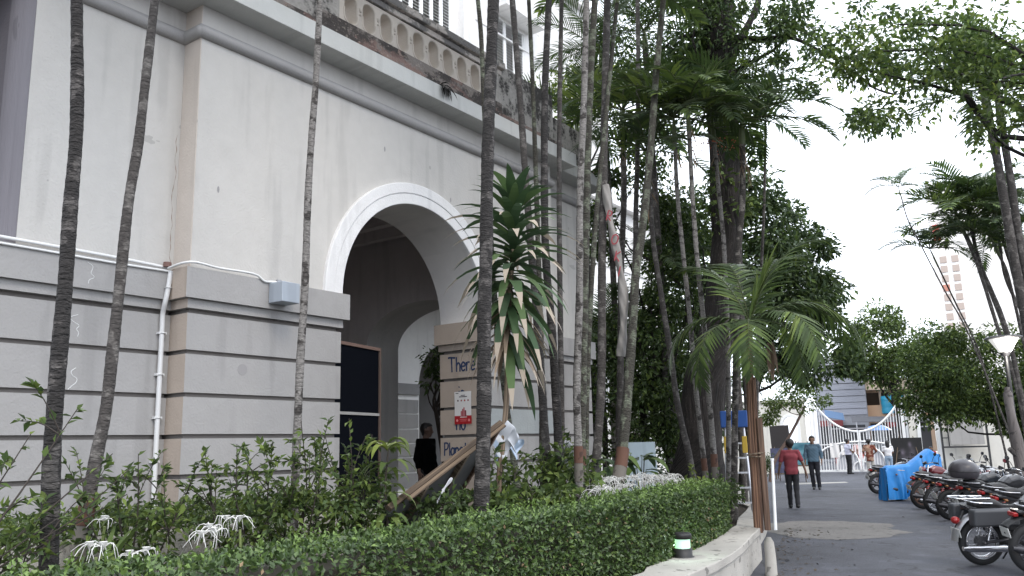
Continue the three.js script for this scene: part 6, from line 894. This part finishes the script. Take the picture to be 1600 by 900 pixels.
  part('exhaust_pipe', tube([V(0.93, 0.58, 0.06), V(1.02, 0.42, 0.10), V(0.92, 0.24, 0.13), V(0.55, 0.22, 0.15), V(0.3, 0.24, 0.16)], 0.019, 26, 8), M.chrome, t);
  part('muffler', tube([V(0.34, 0.235, 0.165), V(0.2, 0.25, 0.17), V(-0.2, o.classic ? 0.26 : 0.33, 0.18), V(-0.36, o.classic ? 0.265 : 0.36, 0.18)], (u) => (u < 0.15 ? mixf(0.022, 0.046, u / 0.15) : u > 0.93 ? 0.03 : 0.048), 24, 12), o.classic ? M.chrome : M.darkMetal, t);
  part('chain_guard', extr([[0.02, 0.37], [0.5, 0.40], [0.5, 0.34], [0.02, 0.30]], 0.02, 0.006).translate(0, 0, -0.13), M.darkMetal, t); part('side_stand', rod(V(0.5, 0.26, -0.1), V(0.44, 0.02, -0.24), 0.012), M.darkMetal, t);
  if (o.rack) part('luggage_rack', [tube([V(0.1, 0.89, 0.1), V(-0.35, 0.9, 0.1), V(-0.38, 0.9, -0.1), V(0.1, 0.89, -0.1)], 0.011, 20, 6), rod(V(-0.1, 0.9, 0.1), V(-0.1, 0.9, -0.1), 0.009), rod(V(-0.22, 0.9, 0.1), V(-0.22, 0.9, -0.1), 0.009)], M.chrome, t);
  if (o.topBox) { const g = new THREE.SphereGeometry(0.3, 26, 16), q = g.attributes.position; for (let i = 0; i < q.count; i++) { let y = q.getY(i); q.setXYZ(i, q.getX(i) * 0.92, y < 0 ? Math.max(y, -0.13) : y * 0.72, q.getZ(i) * 0.88); } g.translate(-0.12, 1.06, 0); g.computeVertexNormals(); const b = part('top_box', g, std([0.05, 0.045, 0.05], 0.35), t); part('lid_seam', tf(new THREE.TorusGeometry(0.271, 0.009, 6, 40), { p: [-0.12, 1.06, 0], r: [Math.PI / 2, 0, 0], s: [1.0, 0.955, 1] }), M.black, b); }
  if (o.fairing) for (const s of [-1, 1]) { const g = extr([[W - 0.42, 0.52], [W - 0.1, 0.6], [W + 0.02, 0.86], [W - 0.12, 1.06], [W - 0.3, 0.84], [W - 0.55, 0.78]], 0.06, 0.02); g.translate(0, 0, s * 0.13); part('fairing', g, o.fairing, t); }
  if (o.fairing) part('windscreen', tf(new THREE.SphereGeometry(0.16, 16, 10, 0, 6.3, 0, 1.2), { p: [W - 0.14, 0.98, 0], r: [0, 0, -0.7], s: [1, 1.2, 0.8] }), std([0.12, 0.13, 0.14], 0.1), t);
  return t;
}
const HD = (deg) => (deg * Math.PI) / 180;
motorbike('nearest black motorbike cut off by the right edge of the view', [6.42, 0, -10.9], HD(-2), { paint: paintMat([0.012, 0.012, 0.013]), alloy: true, rimMat: M.darkMetal, lean: 0.1 });
motorbike('classic black motorbike with chrome rear fender, round red tail lamp and chrome muffler', [6.22, 0, -11.75], HD(3), { classic: true, fender: M.steel, paint: paintMat([0.015, 0.015, 0.016]), pannier: true, rack: true, lean: 0.1 });
motorbike('motorbike carrying a big rounded dark top box', [8.75, 0, -16.7], HD(4), { topBox: true, paint: paintMat([0.02, 0.02, 0.022]), alloy: true, rimMat: M.steel, lean: 0.1 });
motorbike('black motorbike with dark alloy wheels beside the top-box one', [9.0, 0, -18.0], HD(2), { alloy: true, rimMat: M.darkMetal, lean: 0.11 });
motorbike('black motorbike with a bright silver rear rim', [9.35, 0, -19.3], HD(3), { alloy: true, rimMat: M.chrome, paint: paintMat([0.09, 0.012, 0.015]), tail: M.black, lean: 0.1 });
motorbike('motorbike with brown rusty rims and a red tail lamp, next to the blue tarpaulin', [9.85, 0, -21.0], HD(4), { alloy: true, rimMat: std([0.13, 0.07, 0.05], 0.6), lean: 0.1 });
const covered = motorbike('motorbike mostly hidden under a bright blue tarpaulin', [10.6, 0, -23.9], HD(4), { alloy: true, rimMat: M.darkMetal, lean: 0.08 });
motorbike('farthest black motorbike with a long upswept tail, near the dark photograph', [11.3, 0, -27.0], HD(8), { alloy: true, rimMat: M.darkMetal, paint: paintMat([0.02, 0.02, 0.022]), lean: 0.1 });
motorbike('second-row scooter-like motorbike with red panels behind the top box', [11.9, 0, -22.6], HD(184), { paint: paintMat([0.12, 0.012, 0.015]), alloy: true, lean: 0.1 });
motorbike('second-row motorbike with a pale silver fairing and raised mirrors', [13.0, 0, -22.2], HD(178), { paint: paintMat([0.35, 0.36, 0.37], 0.5), fairing: paintMat([0.35, 0.36, 0.37], 0.5), alloy: true, lean: 0.1 });
motorbike('second-row motorbike with bright blue tank panels at the right edge', [11.6, 0, -17.3], HD(186), { paint: paintMat([0.02, 0.22, 0.42]), fairing: paintMat([0.02, 0.22, 0.42]), alloy: true, lean: 0.1 });
motorbike('black motorbike behind the classic one, its seat level with the pannier', [7.75, 0, -13.7], HD(2), { alloy: true, rimMat: M.darkMetal, lean: 0.1 });
motorbike('black motorbike with a dark grey tank between the top-box one and the classic one', [8.3, 0, -15.1], HD(3), { alloy: true, rimMat: M.darkMetal, lean: 0.1, paint: paintMat([0.05, 0.05, 0.055]) });
{ // tarpaulin thrown over the covered motorbike
  const g = new THREE.PlaneGeometry(1, 1, 60, 44), q = g.attributes.position;
  const ridge = (u) => (u < 0.06 ? mixf(0.86, 0.95, u / 0.06) : u < 0.45 ? mixf(0.95, 0.98, (u - 0.06) / 0.39) : u < 0.86 ? mixf(0.98, 1.40, (u - 0.45) / 0.41) : mixf(1.40, 1.24, (u - 0.86) / 0.14));
  for (let i = 0; i < q.count; i++) {
    const u = q.getX(i) + 0.5, v = (q.getY(i)) * 2, x = mixf(-0.42, 1.15, u), hang = u < 0.32 ? 0.05 : mixf(0.05, 0.55, sstep(0.3, 0.55, u)), top = ridge(u), a = Math.abs(v), wr = 0.022 * Math.sin(x * 11 + v * 3) + 0.075 * (fbm(((x + 1) * 0.35) % 1, ((v + 2) * 0.22) % 1, 12, 12, 3, 91) - 0.5);
    const flatw = 0.18, half = a < 0.4 ? flatw * (a / 0.4) : flatw + (a - 0.4) * (0.16 + wr * 2) + 0.05 * ((a - 0.4) / 0.6) * Math.sin(x * 30 + 2 * Math.sin(x * 9)), y = a < 0.4 ? top - 0.05 * a * a * 6 : mixf(top - 0.05, hang, (a - 0.4) / 0.6);
    q.setXYZ(i, x + (a > 0.4 ? wr * 0.8 : 0) + (u < 0.03 ? -0.03 * (a) : 0), Math.max(0.012, y + (a < 0.4 ? wr * 0.3 : 0)), Math.sign(v || 1) * half + wr * 0.6);
  }
  g.computeVertexNormals(); const front = new THREE.PlaneGeometry(0.38, 0.88, 12, 20), fq = front.attributes.position; for (let i = 0; i < fq.count; i++) { const y = fq.getY(i); fq.setXYZ(i, -0.42 + 0.045 * Math.sin(fq.getX(i) * 30 + y * 3) * (0.55 - y * 0.6) - (0.4 - y) * 0.04, y + 0.455, fq.getX(i) * mixf(1.35, 0.95, (y + 0.4) / 0.8)); } front.computeVertexNormals();
  const t = thing('tarpaulin', 'bright blue tarpaulin draped over a parked motorbike', 'tarpaulin', covered.position, HD(4)); part('sheet', g, std([0.012, 0.19, 0.52], 0.5, { side: THREE.DoubleSide }), t); part('hanging_end', front, std([0.012, 0.19, 0.52], 0.5, { side: THREE.DoubleSide }), t);
}
// ---------------------------------------------------------------- people
function surface(f, lo, hi, cell) { // surface nets: one smooth closed mesh where f < 0
  const n = [0, 1, 2].map((i) => Math.max(2, Math.ceil((hi[i] - lo[i]) / cell) + 1)), [nx, ny, nz] = n, val = new Float32Array(nx * ny * nz), at = (i, j, k) => i + nx * (j + ny * k);
  for (let k = 0; k < nz; k++) for (let j = 0; j < ny; j++) for (let i = 0; i < nx; i++) val[at(i, j, k)] = f(lo[0] + i * cell, lo[1] + j * cell, lo[2] + k * cell);
  const vid = new Int32Array(nx * ny * nz).fill(-1), pos = [], idx = [];
  for (let k = 0; k < nz - 1; k++) for (let j = 0; j < ny - 1; j++) for (let i = 0; i < nx - 1; i++) {
    let c = 0, x = 0, y = 0, z = 0; const g = []; for (let d = 0; d < 8; d++) g.push(val[at(i + (d & 1), j + ((d >> 1) & 1), k + (d >> 2))]);
    for (let a = 0; a < 8; a++) for (const b of [1, 2, 4]) if (!(a & b)) { const p = g[a], q = g[a | b]; if ((p < 0) !== (q < 0)) { const t = p / (p - q); x += (a & 1) + (b === 1 ? t : 0); y += ((a >> 1) & 1) + (b === 2 ? t : 0); z += (a >> 2) + (b === 4 ? t : 0); c++; } }
    if (c) { vid[at(i, j, k)] = pos.length / 3; pos.push(lo[0] + (i + x / c) * cell, lo[1] + (j + y / c) * cell, lo[2] + (k + z / c) * cell); }
  }
  const quad = (a, b, c, d, flip) => { if (a < 0 || b < 0 || c < 0 || d < 0) return; flip ? idx.push(a, c, b, b, c, d) : idx.push(a, b, c, b, d, c); };
  for (let k = 1; k < nz - 1; k++) for (let j = 1; j < ny - 1; j++) for (let i = 1; i < nx - 1; i++) {
    const s = val[at(i, j, k)] < 0;
    if (s !== val[at(i + 1, j, k)] < 0) quad(vid[at(i, j - 1, k - 1)], vid[at(i, j, k - 1)], vid[at(i, j - 1, k)], vid[at(i, j, k)], !s);
    if (s !== val[at(i, j + 1, k)] < 0) quad(vid[at(i - 1, j, k - 1)], vid[at(i, j, k - 1)], vid[at(i - 1, j, k)], vid[at(i, j, k)], s);
    if (s !== val[at(i, j, k + 1)] < 0) quad(vid[at(i - 1, j - 1, k)], vid[at(i, j - 1, k)], vid[at(i - 1, j, k)], vid[at(i, j, k)], !s);
  }
  const g = new THREE.BufferGeometry(); g.setAttribute('position', new THREE.Float32BufferAttribute(pos, 3)); g.setIndex(idx); g.computeVertexNormals(); return g;
}
function capsules(bones, k = 0.03) { // smooth union of tapered capsules [a, b, ra, rb, squash z]
  const B = bones.map(([a, b, ra, rb]) => [a.x, a.y, a.z, b.x - a.x, b.y - a.y, b.z - a.z, ra, rb, 1 / Math.max(1e-9, a.distanceToSquared(b))]);
  return (x, y, z) => { let d = 1e9; for (const q of B) { const px = x - q[0], py = y - q[1], pz = z - q[2], t = clamp((px * q[3] + py * q[4] + pz * q[5]) * q[8], 0, 1), e = Math.hypot(px - t * q[3], py - t * q[4], pz - t * q[5]) - mixf(q[6], q[7], t); const h = clamp(0.5 + (0.5 * (d - e)) / k, 0, 1); d = d > 1e8 ? e : mixf(d, e, h) - k * h * (1 - h); } return d; };
}
function boundsOf(bones, pad) { const lo = [1e9, 1e9, 1e9], hi = [-1e9, -1e9, -1e9]; for (const [a, b, ra, rb] of bones) for (const [p, r] of [[a, ra], [b, rb]]) { [p.x, p.y, p.z].forEach((v, i) => { lo[i] = Math.min(lo[i], v - r - pad); hi[i] = Math.max(hi[i], v + r + pad); }); } return [lo, hi]; }
function net(bones, cell, k, cut) { const f = capsules(bones, k), [lo, hi] = boundsOf(bones, cell * 2), h = cut ? (x, y, z) => Math.max(f(x, y, z), cut(x, y, z)) : f; return surface(h, lo, hi, cell); }
// pose: joint positions as [x, y, z], figure faces +z, x to its own left; sizes scale with height
function person(label, pos, turn, o) {
  const H = o.h ?? 1.7, k = H / 1.7, P = {}, base = { pelvis: [0, 0.93, 0], waist: [0, 1.06, 0], chest: [0, 1.27, -0.01], neck: [0, 1.43, -0.01], head: [0, 1.575, 0.015], shL: [0.175, 1.395, -0.01], shR: [-0.175, 1.395, -0.01], elL: [0.23, 1.12, -0.03], elR: [-0.23, 1.12, -0.03], wrL: [0.245, 0.88, 0.03], wrR: [-0.245, 0.88, 0.03], hipL: [0.09, 0.90, 0], hipR: [-0.09, 0.90, 0], knL: [0.095, 0.49, 0.02], knR: [-0.095, 0.49, 0.02], anL: [0.1, 0.085, -0.02], anR: [-0.1, 0.085, -0.02], ...o.pose };
  for (const q in base) P[q] = V(...base[q]).multiplyScalar(k);
  const t = thing('person', label, 'person', pos, turn), slim = (o.slim ?? 1) * k, sk = new THREE.MeshPhysicalMaterial({ color: new THREE.Color().setRGB(...(o.skin ?? [0.17, 0.095, 0.06])), roughness: 0.55 });
  const w = (v) => v * slim, hd = P.head, side = V(1, 0, 0).applyAxisAngle(V(0, 1, 0), o.headTurn ?? 0), fwd = V(0, 0, 1).applyAxisAngle(V(0, 1, 0), o.headTurn ?? 0), up = V(0, 1, 0);
  const lat = (p, q, dx) => [p.clone().add(V(dx * slim, 0, 0)), q.clone().add(V(dx * slim, 0, 0))], torso = (e) => [[...lat(P.pelvis, P.chest, 0.058), w(0.100) + e, w(0.112) + e], [...lat(P.pelvis, P.chest, -0.058), w(0.100) + e, w(0.112) + e], [P.pelvis, P.waist, w(0.105) + e, w(0.098) + e], [P.hipL.clone().lerp(P.hipR, 0.25), P.hipR.clone().lerp(P.hipL, 0.25), w(0.108) + e, w(0.108) + e], [P.waist, P.chest, w(0.098) + e, w(0.105) + e], [P.shL.clone().lerp(P.shR, 0.3).add(V(0, -0.13 * k, 0)), P.shR.clone().lerp(P.shL, 0.3).add(V(0, -0.13 * k, 0)), w(0.10) + e, w(0.10) + e], [P.shL.clone().lerp(P.shR, 0.1), P.shR.clone().lerp(P.shL, 0.1), w(0.058) + e, w(0.058) + e], [P.chest, P.neck.clone().add(V(0, -0.05 * k, 0)), w(0.085) + e, w(0.062) + e]];
  const arm = (s, e, e2 = e) => [[P['sh' + s], P['el' + s], w(0.052) + e, w(0.041) + e2]], fore = (s, e) => [[P['el' + s], P['wr' + s], w(0.040) + e, w(0.027) + e]];
  const leg = (s, e, e2 = e, e3 = e) => [[P['hip' + s], P['kn' + s], w(0.088) + e, w(0.058) + e2], [P['kn' + s], P['an' + s].clone().lerp(P['kn' + s], 0.02), w(0.056) + e2, w(0.038) + e3]];
  const headB = [[hd.clone().addScaledVector(up, 0.025 * k).addScaledVector(fwd, -0.02 * k), hd.clone().addScaledVector(up, 0.03 * k).addScaledVector(fwd, 0.015 * k), 0.085 * k, 0.08 * k], [hd.clone().addScaledVector(fwd, 0.03 * k).addScaledVector(up, -0.01 * k), hd.clone().addScaledVector(fwd, 0.052 * k).addScaledVector(up, -0.085 * k), 0.066 * k, 0.030 * k], [hd.clone().addScaledVector(fwd, 0.088 * k).addScaledVector(up, 0.012 * k), hd.clone().addScaledVector(fwd, 0.108 * k).addScaledVector(up, -0.028 * k), 0.008 * k, 0.015 * k], [hd.clone().addScaledVector(fwd, 0.082 * k).addScaledVector(side, 0.016 * k).addScaledVector(up, -0.057 * k), hd.clone().addScaledVector(fwd, 0.082 * k).addScaledVector(side, -0.016 * k).addScaledVector(up, -0.057 * k), 0.009 * k, 0.009 * k], [P.neck.clone().add(V(0, -0.04 * k, 0)), hd.clone().addScaledVector(up, -0.03 * k).addScaledVector(fwd, -0.015 * k), w(0.058), w(0.055)]];
  for (const s of [-1, 1]) headB.push([hd.clone().addScaledVector(side, s * 0.083 * k).addScaledVector(up, 0.012 * k), hd.clone().addScaledVector(side, s * 0.08 * k).addScaledVector(up, -0.03 * k).addScaledVector(fwd, 0.008 * k), 0.019 * k, 0.012 * k]);
  const gs = [net([...torso(-0.012), ...arm('L', -0.006), ...arm('R', -0.006), ...fore('L', 0), ...fore('R', 0), ...leg('L', -0.012), ...leg('R', -0.012), [P.neck.clone().add(V(0, -0.08 * k, 0)), P.neck.clone().add(V(0, 0.03 * k, 0)), w(0.06), w(0.056)]], 0.016, 0.03), net(headB, 0.008, 0.022)];
  for (const s of ['L', 'R']) { // hands: palm, four curled fingers and a thumb
    const a = P['wr' + s], d = a.clone().sub(P['el' + s]).normalize(), sx = s === 'L' ? 1 : -1, inn = V(-sx, 0, 0).addScaledVector(d, sx * d.x).normalize(), acr = d.clone().cross(inn).normalize(), q = (l, c, n) => a.clone().addScaledVector(d, l * k).addScaledVector(acr, c * k).addScaledVector(inn, n * k), bones = [[a, q(0.03, 0, 0), 0.024 * k, 0.022 * k]], curl = o.curl ?? 0.5;
    for (let i = 0; i < 4; i++) { const c = (i - 1.5) * 0.0205, L = [0.068, 0.078, 0.073, 0.058][i], b0 = q(0.085, c, 0), m = q(0.085 + L * 0.5, c * 1.08, 0.012 * curl * 2), e = q(0.085 + L * (1 - 0.35 * curl), c * 1.1, 0.045 * curl); bones.push([q(0.02, c * 0.7, 0), b0, 0.013 * k, 0.0105 * k], [b0, m, 0.0095 * k, 0.0088 * k], [m, e, 0.0088 * k, 0.0072 * k]); }
    const up2 = acr.z >= 0 ? 1 : -1; bones.push([q(0.022, up2 * 0.02, 0.004), q(0.055, up2 * 0.05, 0.016), 0.013 * k, 0.0105 * k], [q(0.055, up2 * 0.05, 0.016), q(0.09, up2 * 0.056, 0.026), 0.0105 * k, 0.0085 * k]);
    gs.push(net(bones, 0.006, 0.006));
  }
  part('body', gs, sk, t);
  const eyeM = std([0.02, 0.015, 0.012], 0.3), white = std([0.55, 0.52, 0.48], 0.4); for (const s of [-1, 1]) { const e = hd.clone().addScaledVector(fwd, 0.081 * k).addScaledVector(side, s * 0.031 * k).addScaledVector(up, 0.012 * k); const ey = part('eye', tf(new THREE.SphereGeometry(0.011 * k, 10, 8), { p: e.toArray(), s: [1.2, 0.7, 0.6] }), white, t); part('iris', tf(new THREE.SphereGeometry(0.0055 * k, 8, 6), { p: e.clone().addScaledVector(fwd, 0.0045 * k).toArray() }), eyeM, ey); part('eyebrow', rod(e.clone().addScaledVector(up, 0.021 * k).addScaledVector(side, -0.014 * k), e.clone().addScaledVector(up, 0.02 * k).addScaledVector(side, 0.016 * k), 0.004 * k), eyeM, t); }
  // hair: a shell over the skull, open at the face
  const hb = o.longHair ? [[hd.clone().addScaledVector(up, 0.035 * k).addScaledVector(fwd, -0.025 * k), hd.clone().addScaledVector(up, 0.03 * k), 0.108 * k, 0.1 * k], [hd.clone().addScaledVector(fwd, -0.05 * k), P.neck.clone().add(V(0, -0.0 * k, -0.05 * k)), 0.1 * k, 0.085 * k]] : [[hd.clone().addScaledVector(up, 0.045 * k).addScaledVector(fwd, -0.024 * k), hd.clone().addScaledVector(up, 0.05 * k).addScaledVector(fwd, 0.018 * k), (o.hairR ?? 0.098) * k, 0.086 * k], [hd.clone().addScaledVector(fwd, -0.045 * k).addScaledVector(up, 0.02 * k), hd.clone().addScaledVector(fwd, -0.04 * k).addScaledVector(up, -0.05 * k), 0.075 * k, 0.055 * k]];
  const face = (x, y, z) => { const dx = x - hd.x, dy = y - hd.y - 0.062 * k, dz = z - hd.z, a = dx * fwd.x + dz * fwd.z; return Math.min(a - 0.028 * k, -(dy - 0.2 * (a - 0.04 * k))); };
  part('hair', net(hb, 0.010, 0.02, face), o.hairMat ?? std([0.010, 0.009, 0.009], 0.6), t);
  // clothes
  const slv = o.sleeve ?? 1, sB = [...torso(0.016)]; for (const s of ['L', 'R']) { if (slv >= 1) { sB.push(...arm(s, 0.014, 0.018)); if (slv > 1) { const c = P['el' + s].clone().lerp(P['wr' + s], slv - 1); sB.push([P['el' + s], c, w(0.041) + 0.016, w(0.034) + 0.016]); } } else if (slv > 0) sB.push([P['sh' + s], P['sh' + s].clone().lerp(P['el' + s], slv), w(0.050) + 0.014, w(0.045) + 0.014]); }
  const hem = (o.hem ?? 0.86) * k, col = P.neck.y + 0.012 * k; if (hem < 0.9 * k) for (const dx of [-0.058, 0.058]) sB.push([...lat(P.pelvis, V(P.pelvis.x, hem - 0.05, P.pelvis.z), dx), w(0.100) + 0.018, w(0.102) + 0.018]);
  const crease = (x, y, z) => 0.004 * Math.sin(y * 46 + x * 23 + z * 11) * Math.sin(x * 31 + y * 9), cf = capsules(sB, 0.035), [slo, shi] = boundsOf(sB, 0.04);
  part('shirt', surface((x, y, z) => Math.max(cf(x, y, z) + crease(x, y, z), hem - y, y - col - 0.3 * Math.abs(x - P.neck.x) * 0 ), slo, shi, 0.012), o.shirt, t);
  const tB = [...leg('L', 0.012, 0.016, o.flare ?? 0.022), ...leg('R', 0.012, 0.016, o.flare ?? 0.022), [P.hipL.clone().lerp(P.hipR, 0.25), P.hipR.clone().lerp(P.hipL, 0.25), w(0.108) + 0.010, w(0.108) + 0.010], [P.pelvis, P.waist, w(0.106) + 0.006, w(0.095) + 0.006]], tf2 = capsules(tB, 0.03), [tlo, thi] = boundsOf(tB, 0.03), wl = 1.0 * k;
  part('trousers', surface((x, y, z) => Math.max(tf2(x, y, z) + crease(x * 0.7, y * 0.8, z), y - wl), tlo, thi, 0.013), o.trousers, t);
  for (const s of ['L', 'R']) { const a = P['an' + s], tt = V(...(o.toe?.[s] ?? [0, 0, 1])).normalize(); part('shoe', net([[a.clone().addScaledVector(tt, -0.035 * k).add(V(0, -0.035 * k, 0)), a.clone().addScaledVector(tt, 0.05 * k).add(V(0, -0.035 * k, 0)), 0.046 * k, 0.043 * k], [a.clone().addScaledVector(tt, 0.05 * k).add(V(0, -0.04 * k, 0)), a.clone().addScaledVector(tt, 0.155 * k).add(V(0, -0.055 * k, 0)), 0.042 * k, 0.030 * k]], 0.010, 0.02, (x, y) => -(y - (a.y - 0.088 * k))), o.shoe ?? M.black, t); }
  return t;
}
const clothTex = (f, m = 0.4) => tex(128, 128, f, m), dark = std([0.014, 0.014, 0.017], 0.85);
person('man in a dark red T-shirt and black trousers walking away down the road', [7.02, 0, -21.9], HD(172), { h: 1.73, slim: 0.9, shirt: std([0.20, 0.035, 0.045], 0.9), trousers: dark, sleeve: 0.75, hem: 0.84, hairR: 0.106, headTurn: 0.25,
  pose: { elL: [0.26, 1.11, 0.0], wrL: [0.30, 0.87, 0.10], elR: [-0.27, 1.12, -0.08], wrR: [-0.33, 0.88, -0.10], knL: [0.07, 0.49, 0.10], anL: [0.06, 0.09, 0.16], knR: [-0.08, 0.49, -0.02], anR: [-0.06, 0.11, -0.16] } });
person('moustached man in a blue denim shirt and dark trousers facing the camera', [10.45, 0, -30.1], HD(-24), { h: 1.84, shirt: std([0.085, 0.145, 0.20], 0.9), trousers: std([0.012, 0.013, 0.02], 0.85), sleeve: 1.55, hem: 0.88, skin: [0.22, 0.125, 0.08],
  pose: { elL: [0.25, 1.12, -0.06], wrL: [0.25, 0.90, 0.0], elR: [-0.24, 1.12, 0.0], wrR: [-0.25, 0.88, 0.06], knL: [0.10, 0.49, 0.04], anL: [0.12, 0.085, 0.0], knR: [-0.08, 0.50, -0.02], anR: [-0.06, 0.085, -0.08] } });
person('guard in a pale uniform shirt and black trousers standing sideways at the gate', [16.55, 0, -42.6], HD(100), { h: 1.72, shirt: std([0.52, 0.52, 0.62], 0.9), trousers: dark, sleeve: 0.6, hem: 0.93, pose: { elL: [0.22, 1.14, 0.02], wrL: [0.12, 1.06, 0.22], elR: [-0.22, 1.14, 0.02], wrR: [-0.10, 1.08, 0.22] } });
const patt = clothTex((u, v) => { const a = fbm(u, v, 6, 6, 3, 611), b = fbm(u, v, 9, 9, 2, 617); return a > 0.56 ? [0.62, 0.50, 0.42] : b > 0.55 ? [0.36, 0.15, 0.12] : [0.42, 0.22, 0.16]; }, 0.8);
const triUV = (t, n) => { const m = t.children.find((c) => c.name === n); m.geometry = metricUV(m.geometry); };
const wb = person('woman with hand on hip in a brown patterned shirt seen from behind', [15.95, 0, -38.6], HD(165), { h: 1.68, slim: 0.92, shirt: std(0xffffff, 0.9, { map: patt }), trousers: std([0.42, 0.40, 0.37], 0.9), sleeve: 0.9, hem: 0.72, flare: 0.03, hairR: 0.11, pose: { elR: [-0.30, 1.15, -0.06], wrR: [-0.17, 1.02, 0.04], elL: [0.27, 1.14, 0.0], wrL: [0.20, 0.98, 0.08], anL: [0.08, 0.085, 0.06], anR: [-0.06, 0.09, -0.1] } }); triUV(wb, 'shirt');
person('long-haired woman in a white top and pale blue jeans seen from behind', [16.75, 0, -38.5], HD(165), { h: 1.60, slim: 0.88, shirt: std([0.76, 0.75, 0.76], 0.9), trousers: std([0.28, 0.36, 0.46], 0.9), sleeve: 0.7, hem: 0.98, flare: 0.045, longHair: true, shoe: std([0.3, 0.3, 0.32], 0.7), pose: { elR: [-0.22, 1.14, 0.02], wrR: [-0.12, 1.02, 0.16], elL: [0.22, 1.14, 0.02], wrL: [0.14, 1.02, 0.14] } });
person('dark-clothed person in shadow standing inside the arch, head turned', [F(11.0, 0, -2.0).x, 0.45, F(11, 0, -2).z], HD(60), { h: 1.69, shirt: new THREE.MeshPhysicalMaterial({ color: 0x0a0a0b, roughness: 1, specularIntensity: 0.1 }), trousers: dark, sleeve: 1.6, hem: 0.84, headTurn: 0.3, skin: [0.13, 0.08, 0.06] });
person('person in a red top sitting low beyond the right wall arch', [21.7, 0, -44.7], HD(-20), { h: 1.6, shirt: std([0.42, 0.03, 0.045], 0.9), trousers: dark, sleeve: 0.6, pose: { pelvis: [0, 0.52, 0], waist: [0, 0.65, 0], chest: [0, 0.87, 0.01], neck: [0, 1.04, 0.02], head: [0, 1.18, 0.05], shL: [0.17, 1.0, 0.01], shR: [-0.17, 1.0, 0.01], elL: [0.22, 0.75, 0.08], elR: [-0.22, 0.75, 0.08], wrL: [0.12, 0.62, 0.28], wrR: [-0.12, 0.62, 0.28], hipL: [0.1, 0.5, 0.02], hipR: [-0.1, 0.5, 0.02], knL: [0.12, 0.52, 0.42], knR: [-0.12, 0.52, 0.42] , anL: [0.12, 0.085, 0.40], anR: [-0.12, 0.085, 0.40] }, hem: 0.45 });
tag(part('low_ledge', bx(21.35, 22.05, 0, 0.46, -45.05, -44.62, 0.02), M.concrete), 'low concrete ledge used as a seat beyond the right wall arch', 'ledge');
person('person in a white shirt walking in the street behind the left gate leaf', [15.6, 0, -46.9], HD(80), { h: 1.66, shirt: std([0.70, 0.68, 0.66], 0.9), trousers: std([0.30, 0.28, 0.27], 0.9), sleeve: 0.7 });
person('person in a pale pink shirt behind the right gate leaf', [18.9, 0, -47.5], HD(-100), { h: 1.66, shirt: std([0.60, 0.40, 0.38], 0.9), trousers: std([0.05, 0.05, 0.07], 0.9), sleeve: 0.7 });
renderer.render(scene, camera);
